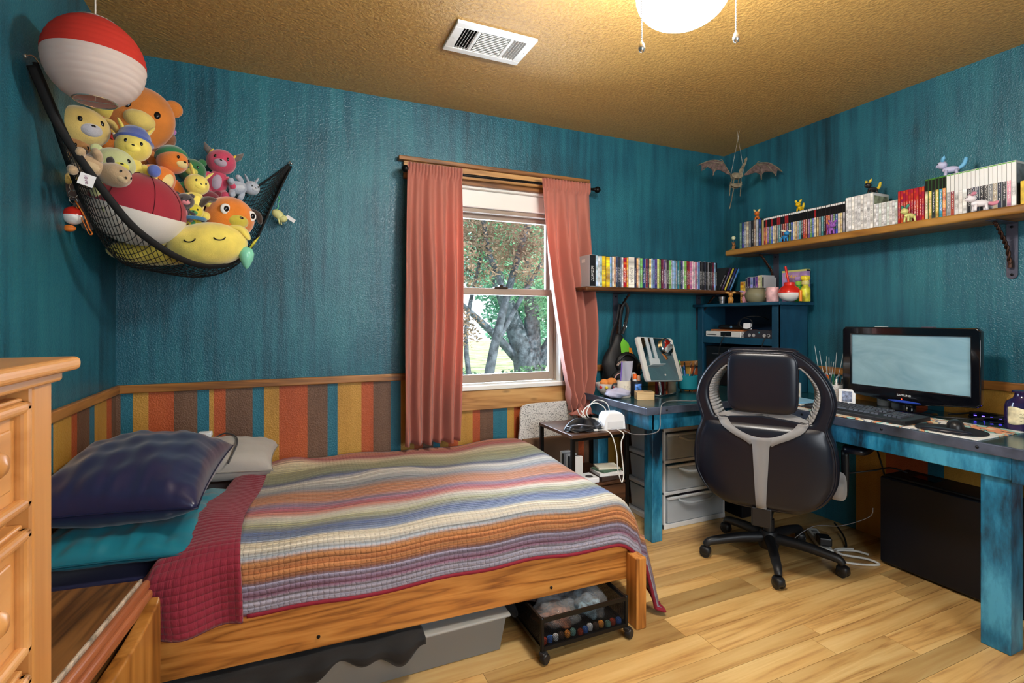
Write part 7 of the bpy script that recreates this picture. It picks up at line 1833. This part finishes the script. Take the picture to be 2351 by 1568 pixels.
og = plush('orange lizard plush in a green cap facing right', 396, 372, 2.07, .056, (222, 124, 40), (226, 206, 140), None, yaw=40, roll=6, bs=1.25, hs=(.9, 1.15, .85), bodydir=(-.3, .2, -1))
mb = MB(); mb.lathe([(.060, 0), (.054, .018), (.04, .036), (0, .046)], 24, (0, .006, .018), (R(-14), 0, 0)); obj('cap', mb, fuzzy((40, 116, 76)), og, world=False, smooth=True)
plush('small yellow plush with raised long ears beside the lizard', 452, 424, 2.10, .046, YEL, None, 'long', yaw=22, roll=14, bs=1.15, bodydir=(.15, .1, -1))
pk = plush('pink and grey plush with grey horns and yellow rings by the wall', 508, 372, 2.36, .062, (196, 66, 96), (176, 160, 178), 'horn', roll=10, earcol=(104, 96, 92), bs=1.0)
for s in (-1, 1):
    mb = MB(); mb.tube([(s * .046 + .006 * math.cos(a), .018 * math.sin(a), .032 + .018 * math.cos(a) * .7) for a in [2 * math.pi * i / 18 for i in range(18)]], .005, 6, closed=True); obj('yellow_ring', mb, fuzzy((222, 190, 40)), pk, world=False, smooth=True)
plush('pale blue grey fox plush lying toward the wall hook', 578, 432, 2.44, .036, (170, 178, 192), (190, 196, 206), 'long', yaw=30, bodydir=(-1, .2, -.15), bs=1.2)
plush('dark grey plush with a pink snout between the cushion and the yellow plush', 424, 462, 2.03, .034, (66, 60, 62), (206, 130, 140), 'round', yaw=10, bs=.8)
gp = plush('yellow and green bird plush with a blue scarf at the net centre', 444, 486, 2.07, .036, (206, 190, 50), (60, 130, 80), None, bs=.7)
mb = MB(); mb.tube([(.04 * math.cos(a), .036 * math.sin(a), -.03) for a in [2 * math.pi * i / 20 for i in range(20)]], .008, 8, closed=True); obj('scarf', mb, fuzzy((50, 110, 150)), gp, world=False, smooth=True)
plush('yellow plush half hidden low down in the net on the left', 352, 580, 2.12, .075, (216, 196, 84), None, None, body=False, eyes=None, muzzle=False, hs=(2.1, .9, .72))
plush('brown striped plush behind the hammock strap at the left', 172, 342, 1.84, .048, (150, 104, 56), (60, 44, 36), 'round', yaw=30)
plush('olive green plush deep in the left of the net', 158, 388, 1.87, .05, (120, 130, 70), None, 'round', yaw=30)
plush('grey and brown plush pressed against the net at the left', 178, 432, 1.84, .052, (110, 96, 92), (150, 140, 130), 'round', yaw=30, bodydir=(.6, .3, -1))
plush('green turtle-like plush behind the lizard', 440, 392, 2.24, .056, (46, 110, 64), (206, 196, 90), 'round', bs=.9)
plush('lilac eared brown plush behind the blue hat', 372, 318, 2.2, .052, (134, 80, 42), (176, 130, 190), 'round', earcol=(176, 120, 180))
plush('maroon plush under the pink horned one', 478, 462, 2.22, .05, (110, 30, 44), None, 'round', bs=.9)
bd_ = thing('bird_ornament', 'glossy mint green and white bird ornament clipped to the net front', 'ornament', at(566, 585, 2.16))
mb = MB(); mb.lathe([(0, -.062), (.012, -.05), (.026, -.02), (.030, .005), (.022, .026), (0, .036)], 24); obj('body', mb, M('mint_gloss', (130, 206, 176), .2), bd_, world=False, smooth=True)
for s in (-1, 1):
    mb = MB(); mb.tube([(s * .012, 0, .026), (s * .030, 0, .055), (s * .052, 0, .085)], [.010, .014, .001], 10, flat=.4); obj('leaf', mb, M('leaf_gloss', (196, 190, 60), .3), bd_, world=False, smooth=True)
# keyrings clipped on the net
kr = thing('keyring', 'red and white ball keyring with an orange strap on the left of the net', 'keyring', at(168, 495, 1.80))
for k in range(3):
    mb = MB(); mb.tube([(.013 * math.cos(a) * (1 if k % 2 else .6), .013 * math.cos(a) * (0 if k % 2 else .8), .07 - k * .022 + .013 * math.sin(a) + .03) for a in [2 * math.pi * i / 18 for i in range(18)]], .0016, 6, closed=True); obj('ring', mb, chain, kr, world=False, smooth=True)
mb = MB(); mb.ell((0, 0, 0), .032, nu=28, nv=20); obj('red_half', half(mb, True, 0), M('cup_red', None), kr, world=False, smooth=True); obj('white_half', half(mb, False, 0), M('cup_white', None), kr, world=False, smooth=True)
mb = MB(); mb.tube(crom([(.01, -.01, .05), (.035, -.012, .0), (.05, -.012, -.045), (.058, -.012, -.06), (.05, -.012, -.065), (.035, -.012, -.03), (.012, -.01, .03)], 5, False), .006, 8, flat=.3); obj('orange_strap', mb, M('strap_orange', (222, 120, 40), .5), kr, world=False, smooth=True)
mb = MB(); mb.ell((-.01, -.004, -.046), (.020, .012, .012), nu=16, nv=10); obj('orange_charm', mb, M('strap_orange', None), kr, world=False, smooth=True)
mb = MB(); mb.tube([(0, 0, .10), (.004, .006, .145)], .0015, 6); obj('chain', mb, chain, kr, world=False)
kr2 = thing('keyring', 'pale green animal keyring with a white tag right of the hammock', 'keyring', at(638, 492, 2.52))
mb = MB(); mb.ell((0, 0, 0), (.030, .018, .022), (0, R(35), 0), nu=18, nv=12); mb.ell((.024, 0, -.020), (.020, .016, .018), nu=16, nv=10); obj('charm', mb, M('charm_cream', (206, 206, 140), .6), kr2, world=False, smooth=True)
mb = MB(); mb.tube(crom([(-.012, 0, .018), (.002, 0, .036), (.0, 0, .058), (.008, 0, .075), (.002, 0, .09)], 5, False), .0028, 6); obj('clip', mb, M('clip_green', (70, 160, 110), .4), kr2, world=False, smooth=True)
mb = MB(); mb.box((.058, -.002, -.018), (.046, .0012, .018), (0, R(32), 0)); obj('paper_label', mb, M('tag_white', None), kr2, world=False)
for s in (-1, 1):
    mb = MB(); mb.tube([(.005 * s + .006, s * .006, -.018), (.012 + .004 * s, s * .008, -.05)], [.006, .003], 8); obj('leg', mb, M('charm_cream', None), kr2, world=False, smooth=True)

# ------------------------------------------------------------------ paper lantern
lc = at(219, 143, 1.56)
ln = thing('paper_lantern', 'round ribbed paper lantern, red above and white below, near the corner', 'lantern', lc)
def lant(z0, z1):
    prof = []; n = 44
    for i in range(n + 1):
        z = lerp(z0, z1, i / n); r = .128 * math.sqrt(max(.0, 1 - (z / .132) ** 2))
        prof.append((r + .0016 * abs(math.sin((z + .2) * 170)), z))
    return prof
tilt = (R(0), R(0), 0)
paper_w, t_, b_ = nt('rice_paper_white')
for nm, cc_ in (('rice_paper_white', (222, 208, 200)), ('rice_paper_red', (206, 54, 40))):
    m_ = paper_w if nm.endswith('white') else None
    if m_ is None: paper_r, t_, b_ = nt(nm); m_ = paper_r
    t = m_.node_tree; b = t.nodes['Principled BSDF']; b.inputs['Base Color'].default_value = (*lin(cc_), 1); b.inputs['Roughness'].default_value = .9
    tr = node(t, 'ShaderNodeBsdfTranslucent'); tr.inputs[0].default_value = (*lin(cc_), 1); mx = node(t, 'ShaderNodeMixShader'); mx.inputs[0].default_value = .3
    t.links.new(b.outputs[0], mx.inputs[1]); t.links.new(tr.outputs[0], mx.inputs[2]); t.links.new(mx.outputs[0], t.nodes['Material Output'].inputs[0])
V1 = MB(); V1.lathe(lant(-.122, .004), 48); V1.F = [f for f in V1.F if len(f) == 4]; V1.M = [0] * len(V1.F); obj('white_paper', V1, paper_w, ln, world=False, smooth=True)
V1 = MB(); V1.lathe(lant(.004, .122), 48); V1.F = [f for f in V1.F if len(f) == 4]; V1.M = [0] * len(V1.F); obj('red_paper', V1, paper_r, ln, world=False, smooth=True)
mb = MB()
for zz in (-.122, .122): mb.tube([(.055 * math.cos(a), .055 * math.sin(a), zz) for a in [2 * math.pi * i / 32 for i in range(32)]], .0018, 6, closed=True)
mb.cyl((-.054, 0, .122), (.054, 0, .122), .0015, 6); mb.cyl((0, 0, -.122), (0, 0, .122), .0012, 6); mb.cyl((-.054, 0, -.122), (.054, 0, -.122), .0015, 6)
obj('wire_frame', mb, chain, ln, world=False, kind='stuff')
mb = MB(); mb.cyl((0, 0, .122), (0, 0, H - lc.z), .0022, 6); obj('string', mb, M('string_white', (206, 200, 190), .8), ln, world=False)

# ------------------------------------------------------------------ wooden dragon model hanging in the far corner
dg = thing('dragon_model', 'grey wooden puzzle dragon with spread wings hanging in the corner', 'model', at(1690, 402, 3.30), group=None, rot=(0, 0, -YAW - R(4)))
dwood = M('dragon_wood', (104, 96, 78), .7, var=(40, .35)); dmem = M('dragon_membrane', (86, 70, 66), .75, var=(50, .35))
k_ = 3.30 / 1162 * (240 / 2351)          # metres per pixel of the zoomed study
def D(x, y): return ((x - 1110) * k_, -(y - 640) * k_)
def wing(pts, name):
    o = [D(*p) for p in pts]
    me = plate_mesh([[(p.x, p.y) for p in crom(o, 3)]], .0015, .0005, 1)
    return link(name, me, dmem, dg, rot=(R(-12), 0, 0), smooth='auto')
wl = wing([(985, 620), (930, 480), (865, 340), (780, 285), (640, 268), (480, 290), (340, 345), (280, 385), (340, 370), (370, 400), (360, 530), (410, 450), (500, 430), (560, 470), (610, 530), (600, 650), (640, 560), (720, 500), (800, 530), (860, 570), (920, 610)], 'wing')
wr = wing([(1280, 640), (1360, 560), (1480, 460), (1560, 390), (1640, 355), (1780, 352), (1900, 385), (2010, 450), (2080, 520), (2120, 590), (2040, 540), (2000, 570), (1975, 690), (1940, 620), (1880, 580), (1800, 570), (1720, 590), (1670, 650), (1645, 770), (1630, 650), (1560, 590), (1480, 600), (1380, 640)], 'wing')
for w_, ribs in ((wl, [[(985, 620), (900, 440), (840, 320), (720, 272), (560, 272), (300, 370)], [(850, 330), (830, 270), (785, 245)], [(840, 330), (600, 340), (400, 500)], [(845, 340), (700, 400), (605, 640)]]), (wr, [[(1280, 640), (1420, 510), (1580, 380), (1720, 350), (1900, 385), (2120, 590)], [(1570, 385), (1610, 330), (1665, 310)], [(1580, 390), (1800, 420), (1970, 680)], [(1570, 400), (1660, 470), (1650, 760)]])):
    for r_ in ribs:
        P = [Vector((D(*p)[0], -.003, D(*p)[1])) for p in r_]
        mb = MB(); mb.tube(crom(P, 5, False), .0024, 6); obj('wing_finger', mb, dwood, w_, world=False, smooth=True)
def flat_plate(name, pts, y, rot=(0, 0, 0), th=.0018):
    me = plate_mesh([[D(*p) for p in pts]], th, .0003, 1); return link(name, me, dwood, dg, loc=(0, y, 0), rot=rot, smooth='auto')
for i, y in enumerate((-.012, .012)):
    flat_plate('rib_plate', [(1000, 620), (1050, 600), (1230, 610), (1250, 680), (1180, 725), (1080, 725), (1010, 690)], y * 1.2)
    flat_plate('rib_plate', [(970, 850), (1020, 830), (1200, 840), (1225, 870), (1180, 920), (1090, 930), (1000, 900)], y * 1.2)
for x in (1015, 1060, 1165, 1215):
    mb = MB(); a = D(x + 12, 620); b = D(x - 18, 900); mb.tube([(a[0], 0, a[1]), (b[0], 0, b[1])], .0028, 6, flat=2.5); obj('spine_slat', mb, dwood, dg, world=False)
flat_plate('neck', [(1150, 640), (1145, 560), (1200, 470), (1250, 390), (1275, 300), (1320, 270), (1325, 310), (1300, 400), (1270, 470), (1230, 560), (1205, 650)], -.02)
for (a, b) in (((975, 800), (930, 1130)), ((1215, 800), (1158, 1140))):
    p, q = D(*a), D(*b); mb = MB(); mb.tube([(p[0], -.01, p[1]), (q[0], -.03, q[1])], [.0035, .0025], 6); obj('leg', mb, dwood, dg, world=False)
p, q = D(1070, 920), D(990, 1390); mb = MB(); mb.tube(crom([(p[0], .01, p[1]), ((p[0] + q[0]) / 2 + .006, .03, (p[1] + q[1]) / 2), (q[0], .02, q[1])], 6, False), [.0035] * 12 + [.0018], 6); obj('tail', mb, dwood, dg, world=False, smooth=True)
for (a, dx) in (((1000, 610), .03), ((1290, 620), -.02)):
    p = D(*a); mb = MB(); mb.tube([(p[0], 0, p[1]), (.012 + dx * .3, .0, H - dg.location.z)], .0007, 4); obj('string', mb, M('string_white', None), dg, world=False)
